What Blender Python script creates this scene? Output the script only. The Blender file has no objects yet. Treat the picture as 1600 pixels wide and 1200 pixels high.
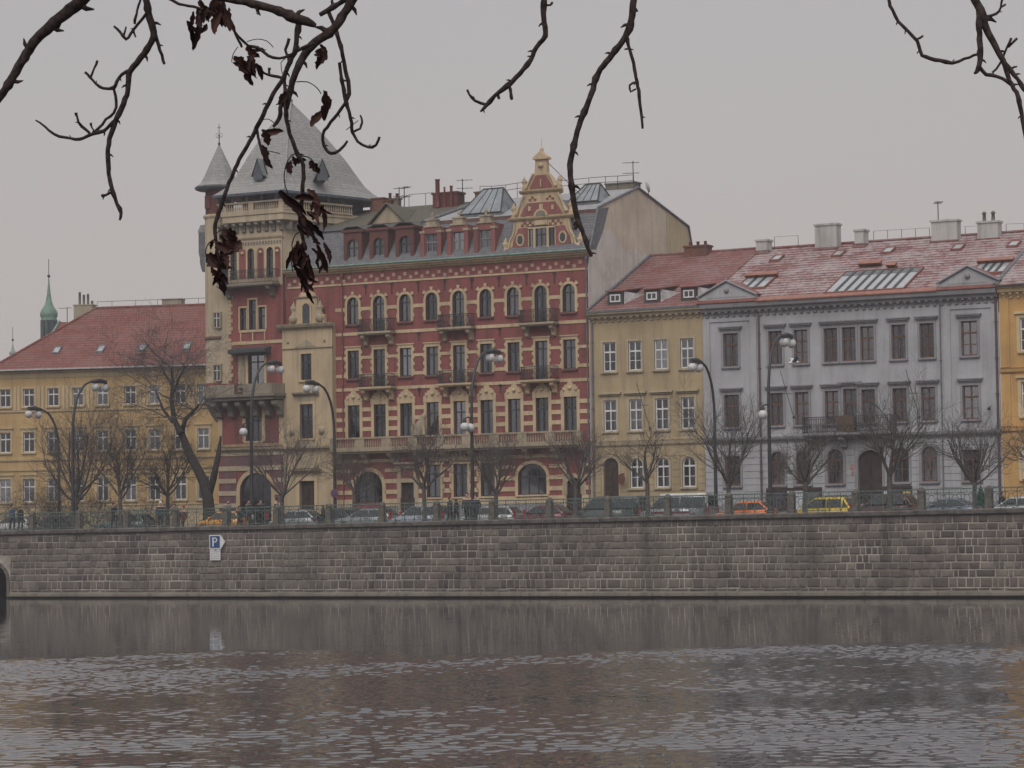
import bpy, math, random
from mathutils import Vector, Matrix
R = math.radians
scene = bpy.context.scene
COL = scene.collection

# ------------------------------------------------------------------ camera
TH = R(28.5)                 # view direction against the normal of the quay
HC, DIST, FPX, ROLL = 3.95, 173.0, 4200.0, 0.013
PITCH = math.atan(238 / FPX)
CAM = Vector((DIST * math.sin(TH), -DIST * math.cos(TH), HC))
_h = Vector((-math.sin(TH), math.cos(TH), 0)); _r = Vector((math.cos(TH), math.sin(TH), 0)); _z = Vector((0, 0, 1))
_f = _h * math.cos(PITCH) + _z * math.sin(PITCH); _u = -_h * math.sin(PITCH) + _z * math.cos(PITCH)
_ra = _r * math.cos(ROLL) - _u * math.sin(ROLL); _ua = _r * math.sin(ROLL) + _u * math.cos(ROLL)
cd = bpy.data.cameras.new('camera'); cam = bpy.data.objects.new('camera', cd); COL.objects.link(cam)
cd.sensor_width = 36; cd.lens = 36 * FPX / 1600; cd.clip_start = 0.2; cd.clip_end = 5000
m = Matrix.Identity(4)
for i in range(3):
    m[i][0], m[i][1], m[i][2], m[i][3] = _ra[i], _ua[i], -_f[i], CAM[i]
cam.matrix_world = m
scene.camera = cam

def ray(x, y):               # direction of a sight line, unit depth
    return _ra * ((x - 800) / FPX) + _ua * ((600 - y) / FPX) + _f
def onY(x, y, Y):
    d = ray(x, y); return CAM + d * ((Y - CAM.y) / d.y)
def onX(x, y, X):
    d = ray(x, y); return CAM + d * ((X - CAM.x) / d.x)
def deep(x, y, d):
    return CAM + ray(x, y) * d

# ------------------------------------------------------------------ sky, sun, exposure
SUN_EL, SUN_AZ = R(48), R(166)      # soft light of an overcast noon from the south west, over the river
world = bpy.data.worlds.new('World'); scene.world = world; world.use_nodes = True
wt = world.node_tree; wn = wt.nodes; wl = wt.links; wn.clear()
w_out = wn.new('ShaderNodeOutputWorld'); w_bg = wn.new('ShaderNodeBackground')
sky = wn.new('ShaderNodeTexSky'); sky.sky_type = 'NISHITA'; sky.sun_disc = False
sky.sun_elevation = SUN_EL; sky.sun_rotation = SUN_AZ; sky.dust_density = 6; sky.air_density = 1.5
tc = wn.new('ShaderNodeTexCoord'); sep = wn.new('ShaderNodeSeparateXYZ'); wl.new(tc.outputs['Generated'], sep.inputs[0])
ramp = wn.new('ShaderNodeValToRGB'); wl.new(sep.outputs['Z'], ramp.inputs[0])   # the cloud deck by elevation
e = ramp.color_ramp.elements; e[0].position = 0.0; e[0].color = (5.08, 4.6, 4.34, 1); e[1].position = 0.9; e[1].color = (7.6, 7.5, 7.6, 1)
k = ramp.color_ramp.elements.new(0.09); k.color = (4.98, 4.58, 4.42, 1)
k = ramp.color_ramp.elements.new(0.22); k.color = (4.46, 4.34, 4.44, 1)
nz = wn.new('ShaderNodeTexNoise'); nz.inputs['Scale'].default_value = 2.2; nz.inputs['Detail'].default_value = 4
wl.new(tc.outputs['Generated'], nz.inputs['Vector'])
mr = wn.new('ShaderNodeMapRange'); mr.inputs['To Min'].default_value = 0.93; mr.inputs['To Max'].default_value = 1.07
wl.new(nz.outputs['Fac'], mr.inputs['Value'])
mul = wn.new('ShaderNodeMix'); mul.data_type = 'RGBA'; mul.blend_type = 'MULTIPLY'; mul.inputs[0].default_value = 1
wl.new(ramp.outputs['Color'], mul.inputs[6]); wl.new(mr.outputs['Result'], mul.inputs[7])
mx = wn.new('ShaderNodeMix'); mx.data_type = 'RGBA'; mx.inputs[0].default_value = 0.93
wl.new(sky.outputs['Color'], mx.inputs[6]); wl.new(mul.outputs[2], mx.inputs[7])
wl.new(mx.outputs[2], w_bg.inputs['Color']); w_bg.inputs['Strength'].default_value = 0.094
wl.new(w_bg.outputs[0], w_out.inputs['Surface'])

sd = bpy.data.lights.new('sun', 'SUN'); sun = bpy.data.objects.new('sun', sd); COL.objects.link(sun)
sd.energy = 1.4; sd.angle = R(50); sd.color = (1.0, 0.95, 0.90)
sdir = Vector((math.sin(SUN_AZ) * math.cos(SUN_EL), math.cos(SUN_AZ) * math.cos(SUN_EL), math.sin(SUN_EL)))
sun.rotation_euler = (-sdir).to_track_quat('-Z', 'Y').to_euler()
scene.view_settings.view_transform = 'Standard'; scene.view_settings.look = 'None'
scene.view_settings.exposure = 0.17; scene.view_settings.gamma = 1.0; scene.view_settings.use_curve_mapping = False
scene.cycles.max_bounces = 6; scene.cycles.transparent_max_bounces = 12
scene.cycles.volume_bounces = 0

# ------------------------------------------------------------------ mesh helpers
class MB:
    """collects faces of one mesh"""
    def __init__(s): s.v = []; s.f = []; s.sm = []
    def poly(s, pts, smooth=False):
        n = len(s.v); s.v += [tuple(p) for p in pts]; s.f.append(tuple(range(n, n + len(pts)))); s.sm.append(smooth); return s
    def box(s, x0, x1, y0, y1, z0, z1):
        n = len(s.v)
        s.v += [(x0,y0,z0),(x1,y0,z0),(x1,y1,z0),(x0,y1,z0),(x0,y0,z1),(x1,y0,z1),(x1,y1,z1),(x0,y1,z1)]
        for q in ((0,3,2,1),(4,5,6,7),(0,1,5,4),(1,2,6,5),(2,3,7,6),(3,0,4,7)):
            s.f.append(tuple(n + i for i in q)); s.sm.append(False)
        return s
    def prism(s, pts, y0, y1):        # outline in (u,z), from depth y0 to y1
        n = len(s.v); k = len(pts)
        s.v += [(p[0], y0, p[1]) for p in pts] + [(p[0], y1, p[1]) for p in pts]
        s.f.append(tuple(range(n, n + k))); s.f.append(tuple(range(n + 2*k - 1, n + k - 1, -1))); s.sm += [False, False]
        for i in range(k):
            j = (i + 1) % k; s.f.append((n+i, n+k+i, n+k+j, n+j)); s.sm.append(False)
        return s
    def slab(s, pts, z0, z1):         # outline in plan
        n = len(s.v); k = len(pts)
        s.v += [(p[0], p[1], z0) for p in pts] + [(p[0], p[1], z1) for p in pts]
        s.f.append(tuple(range(n + k - 1, n - 1, -1))); s.f.append(tuple(range(n + k, n + 2*k))); s.sm += [False, False]
        for i in range(k):
            j = (i + 1) % k; s.f.append((n+i, n+j, n+k+j, n+k+i)); s.sm.append(False)
        return s
    def loft(s, rings, smooth=True, caps=True, closed=True):
        n = len(s.v); k = len(rings[0])
        for r in rings: s.v += [tuple(p) for p in r]
        for a in range(len(rings) - 1):
            for i in range(k if closed else k - 1):
                j = (i + 1) % k
                s.f.append((n+a*k+i, n+a*k+j, n+(a+1)*k+j, n+(a+1)*k+i)); s.sm.append(smooth)
        if caps and closed:          # end caps keep their own corners so that smooth sides stay straight
            if smooth: s.poly(list(reversed(rings[0]))); s.poly(rings[-1])
            else:
                s.f.append(tuple(range(n + k - 1, n - 1, -1))); b = n + (len(rings) - 1) * k; s.f.append(tuple(range(b, b + k))); s.sm += [False, False]
        return s
    def lathe(s, prof, c=(0,0), seg=16, smooth=True, z0=0.0):
        return s.loft([[(c[0]+r*math.cos(2*math.pi*i/seg), c[1]+r*math.sin(2*math.pi*i/seg), z0+z) for i in range(seg)] for r, z in prof], smooth)
    def ball(s, c, r, seg=10, rings=6, sz=1.0):
        prof = [(max(1e-4, r*math.sin(math.pi*i/rings)), -r*sz*math.cos(math.pi*i/rings)) for i in range(rings+1)]
        return s.lathe(prof, (c[0], c[1]), seg, True, c[2])
    def tube(s, pts, rad, seg=6, caps=True):
        pts = [Vector(p) for p in pts]; k = len(pts)
        if not isinstance(rad, (list, tuple)): rad = [rad] * k
        rings = []; a = None
        for i in range(k):
            t = (pts[min(i+1, k-1)] - pts[max(i-1, 0)])
            if t.length < 1e-9: t = Vector((0,0,1))
            t.normalize()
            if a is None:
                a = t.cross(Vector((0,0,1)) if abs(t.z) < 0.9 else Vector((1,0,0)))
            a = (a - t * a.dot(t)); a = a.normalized() if a.length > 1e-6 else t.orthogonal().normalized()
            b = t.cross(a)
            rings.append([pts[i] + (a*math.cos(2*math.pi*j/seg) + b*math.sin(2*math.pi*j/seg)) * rad[i] for j in range(seg)])
        return s.loft(rings, True, caps)
    def bar(s, a, b, r=0.02, seg=4): return s.tube([a, b], r, seg)
    def mesh(s, name, mat):
        me = bpy.data.meshes.new(name); me.from_pydata(s.v, [], s.f)
        me.polygons.foreach_set('use_smooth', s.sm)
        me.materials.append(mat); me.update(); return me

def link(name, data, parent=None, loc=(0,0,0), rz=0.0):
    o = bpy.data.objects.new(name, data); COL.objects.link(o)
    o.location = loc
    if rz: o.rotation_euler = (0, 0, rz)
    if parent is not None: o.parent = parent
    return o
def tag(o, label=None, cat=None, group=None, kind=None):
    if label: o['label'] = label
    if cat: o['category'] = cat
    if group: o['group'] = group
    if kind: o['kind'] = kind
    return o
class Thing:
    """an Empty at the thing's base; parts are given in the thing's own frame with absolute (u, v, z)"""
    def __init__(s, name, label, cat, base=(0,0,0), rz=0.0, org=(0,0,0), group=None):
        # org: world point of the frame's origin, base: where the Empty stands in that frame
        s.off = Vector(base); c, sn = math.cos(rz), math.sin(rz)
        w = Vector((org[0] + base[0]*c - base[1]*sn, org[1] + base[0]*sn + base[1]*c, org[2] + base[2]))
        s.o = link(name, None, None, w, rz); s.o.empty_display_size = 0.5
        tag(s.o, label, cat, group)
    def part(s, name, mb, mat=None, at=(0,0,0)):
        me = mb.mesh(name, mat) if isinstance(mb, MB) else mb
        return link(name, me, s.o, Vector(at) - s.off)
def sub(p, name, mb, mat=None, at=(0,0,0)):
    me = mb.mesh(name, mat) if isinstance(mb, MB) else mb
    return link(name, me, p, at)
def one(name, mb, mat, label=None, cat=None, group=None, kind=None, loc=(0,0,0), rz=0.0):
    return tag(link(name, mb.mesh(name, mat) if isinstance(mb, MB) else mb, None, loc, rz), label, cat, group, kind)

# ------------------------------------------------------------------ materials (world space, metres)
def _new(name):
    mt = bpy.data.materials.new(name); mt.use_nodes = True
    nt = mt.node_tree; return mt, nt, nt.nodes, nt.links, nt.nodes['Principled BSDF']
def _pos(nt, scale=(1,1,1), rot=(0,0,0), obj=False):
    if obj: g = nt.nodes.new('ShaderNodeTexCoord').outputs['Object']
    else: g = nt.nodes.new('ShaderNodeNewGeometry').outputs['Position']
    mp = nt.nodes.new('ShaderNodeMapping'); mp.inputs['Scale'].default_value = scale; mp.inputs['Rotation'].default_value = rot
    nt.links.new(g, mp.inputs['Vector']); return mp.outputs['Vector']
def _noise(nt, vec, scale, detail=3, rough=0.55):
    n = nt.nodes.new('ShaderNodeTexNoise'); n.inputs['Scale'].default_value = scale
    n.inputs['Detail'].default_value = detail; n.inputs['Roughness'].default_value = rough
    nt.links.new(vec, n.inputs['Vector']); return n.outputs['Fac']
def _range(nt, val, a, b, c, d):
    n = nt.nodes.new('ShaderNodeMapRange'); n.clamp = True
    for i, x in zip((1,2,3,4), (a,b,c,d)): n.inputs[i].default_value = x
    nt.links.new(val, n.inputs[0]); return n.outputs[0]
def _mix(nt, fac, a, b, mode='MIX'):
    n = nt.nodes.new('ShaderNodeMix'); n.data_type = 'RGBA'; n.blend_type = mode
    for sock, x in ((0, fac), (6, a), (7, b)):
        if isinstance(x, (int, float)): n.inputs[sock].default_value = x
        elif isinstance(x, (tuple, list)): n.inputs[sock].default_value = tuple(x) + ((1,) if len(x) == 3 else ())
        else: nt.links.new(x, n.inputs[sock])
    return n.outputs[2]
def _math(nt, op, a, b=0.0):
    n = nt.nodes.new('ShaderNodeMath'); n.operation = op
    for i, x in enumerate((a, b)):
        if isinstance(x, (int, float)): n.inputs[i].default_value = x
        else: nt.links.new(x, n.inputs[i])
    return n.outputs[0]
def _bump(nt, bsdf, h, dist=0.01, strength=0.6):
    b = nt.nodes.new('ShaderNodeBump'); b.inputs['Distance'].default_value = dist; b.inputs['Strength'].default_value = strength
    nt.links.new(h, b.inputs['Height']); nt.links.new(b.outputs[0], bsdf.inputs['Normal'])
def plain(name, col, rough=0.7, metal=0.0, var=0.25, scale=3.0, spec=0.3, bump=0.0, obj=False, coat=0.0):
    mt, nt, N, L, b = _new(name); v = _pos(nt, obj=obj)
    f = _noise(nt, v, scale, 4)
    lo = [c*(1-var) for c in col]; hi = [min(1, c*(1+var)) for c in col]
    L.new(_mix(nt, _range(nt, f, .3, .7, 0, 1), lo, hi), b.inputs['Base Color'])
    b.inputs['Roughness'].default_value = rough; b.inputs['Metallic'].default_value = metal
    b.inputs['Specular IOR Level'].default_value = spec
    if coat: b.inputs['Coat Weight'].default_value = coat; b.inputs['Coat Roughness'].default_value = 0.08
    if bump: _bump(nt, b, f, bump)
    return mt
def plaster(name, col, dirt=(0.12,0.11,0.10), amt=0.45, streak=0.85, spots=None, bump=0.006):
    """painted render: broad tone changes, rain streaks with their own shape, fine grain"""
    mt, nt, N, L, b = _new(name)
    big = _noise(nt, _pos(nt), 0.35, 5, 0.6); st = _noise(nt, _pos(nt, (2.2, 2.2, 0.16)), 1.0, 4, 0.6)
    fine = _noise(nt, _pos(nt), 9.0, 4, 0.7)
    c = _mix(nt, _range(nt, big, .3, .72, 0, 1), [x*.76 for x in col], [min(1, x*1.1) for x in col])
    c = _mix(nt, _range(nt, fine, .35, .75, 0, .28), c, [x*.66 for x in col])
    c = _mix(nt, _range(nt, st, .49, .78, 0, min(.8, streak*amt*1.35)), c, dirt)
    if spots:
        sp = _noise(nt, _pos(nt), 0.5, 6, 0.65)
        c = _mix(nt, _range(nt, sp, .53, .6, 0, .8), c, spots)
    L.new(c, b.inputs['Base Color']); b.inputs['Roughness'].default_value = 0.9; b.inputs['Specular IOR Level'].default_value = 0.15
    _bump(nt, b, fine, bump); return mt
def brick(name, col, col2, mortar=(0.3,0.26,0.22), dirt=(0.06,0.045,0.045), bw=0.30, bh=0.085):
    mt, nt, N, L, b = _new(name); g = N.new('ShaderNodeNewGeometry').outputs['Position']
    s = N.new('ShaderNodeSeparateXYZ'); L.new(g, s.inputs[0])
    cx = N.new('ShaderNodeCombineXYZ'); L.new(_math(nt, 'ADD', s.outputs[0], s.outputs[1]), cx.inputs[0]); L.new(s.outputs[2], cx.inputs[1])
    t = N.new('ShaderNodeTexBrick'); t.inputs['Scale'].default_value = 1; t.inputs['Brick Width'].default_value = bw
    t.inputs['Row Height'].default_value = bh; t.inputs['Mortar Size'].default_value = 0.008; t.inputs['Bias'].default_value = -0.1
    t.inputs['Color1'].default_value = (*col, 1); t.inputs['Color2'].default_value = (*col2, 1); t.inputs['Mortar'].default_value = (*mortar, 1)
    L.new(cx.outputs[0], t.inputs['Vector'])
    big = _noise(nt, _pos(nt), 0.3, 5, 0.6); st = _noise(nt, _pos(nt, (1.6, 1.6, 0.14)), 1.0, 4, 0.6)
    c = _mix(nt, _range(nt, big, .3, .7, 0, .35), t.outputs['Color'], [x*.6 for x in col])
    c = _mix(nt, _range(nt, st, .46, .76, 0, .65), c, dirt)
    L.new(c, b.inputs['Base Color']); b.inputs['Roughness'].default_value = 0.92; b.inputs['Specular IOR Level'].default_value = 0.12
    _bump(nt, b, t.outputs['Fac'], -0.006); return mt
def tiles(name, col, col2, snow=0.0, row=0.17, wide=0.24, rz=0.0, moss=None, gap=0.35, snowcol=(0.62,0.62,0.64)):
    """small roof tiles in rows; optional dusting of snow caught on the tile edges"""
    mt, nt, N, L, b = _new(name)
    v = _pos(nt, rot=(0, 0, -rz)); s = N.new('ShaderNodeSeparateXYZ'); L.new(v, s.inputs[0])
    cx = N.new('ShaderNodeCombineXYZ'); L.new(s.outputs[0], cx.inputs[0]); L.new(s.outputs[2], cx.inputs[1])
    t = N.new('ShaderNodeTexBrick'); t.inputs['Scale'].default_value = 1; t.inputs['Brick Width'].default_value = wide
    t.inputs['Row Height'].default_value = row; t.inputs['Mortar Size'].default_value = row*0.12; t.inputs['Mortar Smooth'].default_value = 0.6
    t.inputs['Color1'].default_value = (*col, 1); t.inputs['Color2'].default_value = (*col2, 1)
    t.inputs['Mortar'].default_value = (*[x*gap for x in col], 1); L.new(cx.outputs[0], t.inputs['Vector'])
    big = _noise(nt, _pos(nt), 0.45, 5, 0.65); mid = _noise(nt, _pos(nt), 3.0, 4, 0.7)
    c = _mix(nt, _range(nt, big, .3, .7, 0, .4), t.outputs['Color'], [x*.62 for x in col])
    if moss: c = _mix(nt, _range(nt, mid, .5, .68, 0, .7), c, moss)
    ph = _math(nt, 'FRACT', _math(nt, 'DIVIDE', s.outputs[2], row))
    if snow:
        mk = _math(nt, 'ADD', _range(nt, big, .34, .62, -0.18, 0.24), _math(nt, 'MULTIPLY', _range(nt, mid, .3, .7, -.5, .5), .55))
        mk = _math(nt, 'ADD', mk, _math(nt, 'MULTIPLY', ph, -0.55))
        c = _mix(nt, _range(nt, mk, -0.30 - 0.3*snow, 0.12 - 0.3*snow, 0, 0.75*min(1, snow*1.4)), c, snowcol)
    L.new(c, b.inputs['Base Color']); b.inputs['Roughness'].default_value = 0.85; b.inputs['Specular IOR Level'].default_value = 0.2
    _bump(nt, b, ph, -0.03, 0.8); return mt

# ------------------------------------------------------------------ palette
CREAM  = plaster('cream_stucco', (0.55,0.425,0.275), amt=0.5)
CREAM2 = plaster('tower_stucco', (0.485,0.40,0.29), amt=0.5, dirt=(0.16,0.14,0.11))
BAYY   = plaster('bay_stucco', (0.505,0.40,0.265), amt=0.45)
DARKST = plaster('sooty_stone', (0.22,0.20,0.165), amt=0.6)
OLDCREAM = plaster('weathered_stone', (0.40,0.335,0.24), amt=0.65)
OCHRE  = plaster('ochre_render', (0.425,0.335,0.21), amt=0.4)
OCHRE2 = plaster('ochre_trim', (0.46,0.385,0.27), amt=0.5)
GREY   = plaster('grey_render', (0.41,0.415,0.44), amt=0.35)
GREY2  = plaster('grey_trim', (0.28,0.275,0.30), amt=0.5)
ORANGE = plaster('orange_render', (0.56,0.34,0.135), amt=0.3)
ORANGE2= plaster('pale_orange_trim', (0.60,0.47,0.28), amt=0.3)
LEFTY  = plaster('yellow_render', (0.49,0.34,0.165), amt=0.3)
LEFTY2 = plaster('yellow_trim', (0.53,0.42,0.26), amt=0.3)
FIRE   = plaster('bare_gable_render', (0.60,0.52,0.42), amt=0.35, streak=0.8, bump=0.02)
FIRE2  = plaster('patched_plaster', (0.62,0.59,0.55), amt=0.5, spots=(0.46,0.43,0.40), bump=0.02)
WHITEP = plaster('white_chimney_plaster', (0.52,0.51,0.50), amt=0.5)
BRICK  = brick('red_brick', (0.275,0.083,0.079), (0.215,0.067,0.065), (0.27,0.14,0.12))
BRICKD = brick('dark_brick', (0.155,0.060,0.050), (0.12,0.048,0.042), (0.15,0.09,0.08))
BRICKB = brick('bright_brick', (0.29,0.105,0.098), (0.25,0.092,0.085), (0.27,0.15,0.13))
PURPLE = brick('violet_brick', (0.20,0.105,0.12), (0.16,0.09,0.10), (0.24,0.17,0.16))
CHBRICK= brick('chimney_brick', (0.20,0.085,0.062), (0.15,0.068,0.052), (0.2,0.16,0.13))
SLATE  = tiles('grey_slate', (0.16,0.165,0.18), (0.125,0.13,0.145), row=0.22, wide=0.3, moss=(0.20,0.20,0.19), gap=0.6)
SLATED = tiles('mossy_slate', (0.125,0.115,0.095), (0.10,0.095,0.08), row=0.2, wide=0.3, moss=(0.16,0.14,0.09), gap=0.6)
SLATET = tiles('tower_slate', (0.30,0.30,0.295), (0.25,0.25,0.25), row=0.24, wide=0.28, moss=(0.34,0.325,0.29), gap=0.7)
SLATES = tiles('pale_dusted_slate', (0.30,0.30,0.31), (0.25,0.255,0.27), row=0.14, wide=0.4, snow=0.25, gap=0.7)
TILEY  = tiles('red_tiles_dusted', (0.23,0.088,0.078), (0.175,0.07,0.063), snow=0.2, row=0.22, snowcol=(0.5,0.49,0.5))
TILEG  = tiles('red_tiles_snowy', (0.205,0.073,0.066), (0.15,0.058,0.054), snow=0.46, row=0.22, snowcol=(0.56,0.55,0.56))
TILEL  = tiles('red_tiles_plain', (0.245,0.088,0.070), (0.175,0.066,0.056), snow=0.16, row=0.24, gap=0.22, snowcol=(0.42,0.36,0.35), rz=R(16))
COPPER = plain('green_copper', (0.17,0.25,0.22), 0.6, var=0.3)
COPPERN= plain('new_copper', (0.27,0.12,0.088), 0.5, var=0.25)
COPPERR= plain('rusty_red_sheet', (0.19,0.075,0.062), 0.6, var=0.3)
LEAD   = plain('lead_sheet', (0.13,0.135,0.15), 0.5, var=0.3)
IRON   = plain('dark_iron', (0.030,0.032,0.036), 0.5, var=0.3, spec=0.4)
RUSTY  = plain('rusty_pipe', (0.20,0.075,0.065), 0.6, var=0.3)
RAILG  = plain('green_patina_paint', (0.085,0.125,0.115), 0.6, var=0.4, scale=6)
WFRAME = plain('white_window_paint', (0.62,0.61,0.60), 0.5, var=0.12)
DFRAME = plain('dark_window_paint', (0.045,0.045,0.052), 0.5, var=0.3)
BFRAME = plain('brown_window_wood', (0.115,0.06,0.042), 0.55, var=0.35)
WOODD  = plain('dark_door_wood', (0.045,0.033,0.028), 0.6, var=0.4)
CURTAIN= plain('net_curtain', (0.36,0.36,0.38), 0.9, var=0.35, scale=5)
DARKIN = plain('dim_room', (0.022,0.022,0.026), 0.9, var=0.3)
STONE  = plain('post_sandstone', (0.105,0.098,0.085), 0.9, var=0.4, scale=5, bump=0.01)
COPING = plain('coping_sandstone', (0.115,0.106,0.098), 0.9, var=0.45, scale=2.5, bump=0.01)
ASPHALT= plain('asphalt', (0.05,0.05,0.052), 0.9, var=0.25, scale=20, bump=0.004)
PAVE   = plain('pavement_setts', (0.13,0.125,0.12), 0.9, var=0.3, scale=12, bump=0.006)
EARTH  = plain('bank_soil', (0.06,0.055,0.04), 0.95, var=0.4, scale=4, bump=0.02)
BARK   = plain('grey_bark', (0.088,0.079,0.075), 0.95, var=0.4, scale=8, bump=0.01)
BARKF  = plain('dark_twig_bark', (0.048,0.035,0.033), 0.9, var=0.65, scale=55, bump=0.006)
def leaf_mat():
    mt, nt, N, L, b = _new('dry_brown_leaf'); r = N.new('ShaderNodeObjectInfo').outputs['Random']; f = _noise(nt, _pos(nt), 60, 4, .7)
    c = _mix(nt, r, (0.038,0.016,0.016), (0.115,0.046,0.034)); c = _mix(nt, _range(nt, f, .35, .7, 0, .6), c, (0.02,0.010,0.010))
    L.new(c, b.inputs['Base Color']); b.inputs['Roughness'].default_value = .8
    b.inputs['Subsurface Weight'].default_value = 0.0; _bump(nt, b, f, .004); return mt
LEAFM  = leaf_mat()
GLOBE  = plain('opal_globe', (0.50,0.50,0.51), 0.3, var=0.06, spec=0.5)
def glass_mat(name, tint, refl=0.10):
    mt, nt, N, L, b = _new(name); N.remove(b); out = N['Material Output']
    tr = N.new('ShaderNodeBsdfTransparent'); tr.inputs[0].default_value = (*tint, 1)
    gl = N.new('ShaderNodeBsdfGlossy'); gl.inputs['Roughness'].default_value = 0.06; gl.inputs[0].default_value = (.9,.92,.95,1)
    fr = N.new('ShaderNodeFresnel'); fr.inputs[0].default_value = 1.5
    mxs = N.new('ShaderNodeMixShader'); L.new(_math(nt, 'MINIMUM', _math(nt, 'ADD', fr.outputs[0], refl), 1.0), mxs.inputs[0])
    L.new(tr.outputs[0], mxs.inputs[1]); L.new(gl.outputs[0], mxs.inputs[2]); L.new(mxs.outputs[0], out.inputs['Surface']); return mt
GLASS = glass_mat('window_glass', (.70,.74,.78), 0.04)
GLASSES = [GLASS, glass_mat('old_window_glass', (.55,.58,.62), 0.13), glass_mat('bright_window_glass', (.7,.74,.78), 0.22)]
SKYGL = plain('skylight_glass', (0.33,0.345,0.36), 0.12, var=0.12, spec=0.7)
SKYGLB= plain('bluish_roof_glass', (0.19,0.21,0.225), 0.12, var=0.3, spec=0.7, scale=1.2)
def stone_mat(name, island):
    """quay ashlar: a tone for each stone, damp streaks down the wall, pitted grain"""
    mt, nt, N, L, b = _new(name)
    rnd = N.new('ShaderNodeNewGeometry').outputs['Random Per Island'] if island else N.new('ShaderNodeObjectInfo').outputs['Random']
    rp = N.new('ShaderNodeValToRGB'); L.new(rnd, rp.inputs[0]); el = rp.color_ramp.elements
    el[0].color = (0.072,0.062,0.062,1); el[1].color = (0.235,0.210,0.182,1); el[1].position = 1
    for p, c in ((.2,(0.105,0.089,0.086,1)), (.45,(0.17,0.148,0.132,1)), (.62,(0.145,0.118,0.110,1)), (.82,(0.195,0.170,0.150,1))):
        q = el.new(p); q.color = c
    big = _noise(nt, _pos(nt), 0.16, 4, .6); st = _noise(nt, _pos(nt, (.9,.9,.10)), 1.0, 5, .65); fine = _noise(nt, _pos(nt), 6, 5, .7)
    c = _mix(nt, _range(nt, big, .42, .60, 0, .65), rp.outputs[0], (0.175,0.158,0.138))
    c = _mix(nt, _range(nt, fine, .3, .75, 0, .40), c, (0.07,0.06,0.058))
    c = _mix(nt, _range(nt, st, .47, .74, 0, .72), c, (0.05,0.044,0.042))
    L.new(c, b.inputs['Base Color']); b.inputs['Roughness'].default_value = .93; b.inputs['Specular IOR Level'].default_value = .15
    _bump(nt, b, fine, .03); return mt
STONE_O = stone_mat('quay_stone', False); STONE_I = stone_mat('quay_stone_small', True)
def mortar_mat():
    """lime joints, washed pale in places and sooted over in others"""
    mt, nt, N, L, b = _new('lime_mortar'); a = _noise(nt, _pos(nt, (.5,.5,.8)), .55, 5, .65); st = _noise(nt, _pos(nt, (.9,.9,.10)), 1.0, 5, .65)
    c = _mix(nt, _range(nt, a, .36, .60, 0, 1), (0.11,0.10,0.092), (0.42,0.38,0.335)); c = _mix(nt, _range(nt, st, .5, .75, 0, .7), c, (0.07,0.064,0.06))
    L.new(c, b.inputs['Base Color']); b.inputs['Roughness'].default_value = .95; return mt
MORTAR = mortar_mat()

# ------------------------------------------------------------------ water, street, far ground
GZ, ROAD = 4.85, 4.5                         # pavement and carriageway above the river
import numpy as np
def water_mat():
    mt, nt, N, L, b = _new('river_water')
    b.inputs['Base Color'].default_value = (0.042,0.041,0.045,1); b.inputs['Roughness'].default_value = 0.02
    b.inputs['IOR'].default_value = 1.33; b.inputs['Specular IOR Level'].default_value = 0.5
    gn = N.new('ShaderNodeNewGeometry'); g = gn.outputs['Position']
    def height(ox, oy):                                                  # faint swell of the calm water
        va = N.new('ShaderNodeVectorMath'); va.operation = 'ADD'; L.new(g, va.inputs[0]); va.inputs[1].default_value = (ox, oy, 0)
        def wav(scale, rz, sc, det):
            mp = N.new('ShaderNodeMapping'); mp.inputs['Scale'].default_value = scale; mp.inputs['Rotation'].default_value = (0, 0, rz)
            L.new(va.outputs[0], mp.inputs['Vector']); return _noise(nt, mp.outputs[0], sc, det, .5)
        return _math(nt, 'MULTIPLY', wav((1.3,.6,1), -TH, 1.6, 1), .0062)
    EPS = .03; h0, hx, hy = height(0, 0), height(EPS, 0), height(0, EPS)
    cn = N.new('ShaderNodeCombineXYZ')
    L.new(_math(nt, 'DIVIDE', _math(nt, 'SUBTRACT', h0, hx), EPS), cn.inputs[0]); L.new(_math(nt, 'DIVIDE', _math(nt, 'SUBTRACT', h0, hy), EPS), cn.inputs[1])
    ad = N.new('ShaderNodeVectorMath'); ad.operation = 'ADD'; L.new(cn.outputs[0], ad.inputs[0]); L.new(gn.outputs['Normal'], ad.inputs[1])
    nm = N.new('ShaderNodeVectorMath'); nm.operation = 'NORMALIZE'; L.new(ad.outputs[0], nm.inputs[0]); L.new(nm.outputs[0], b.inputs['Normal'])
    return mt
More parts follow.
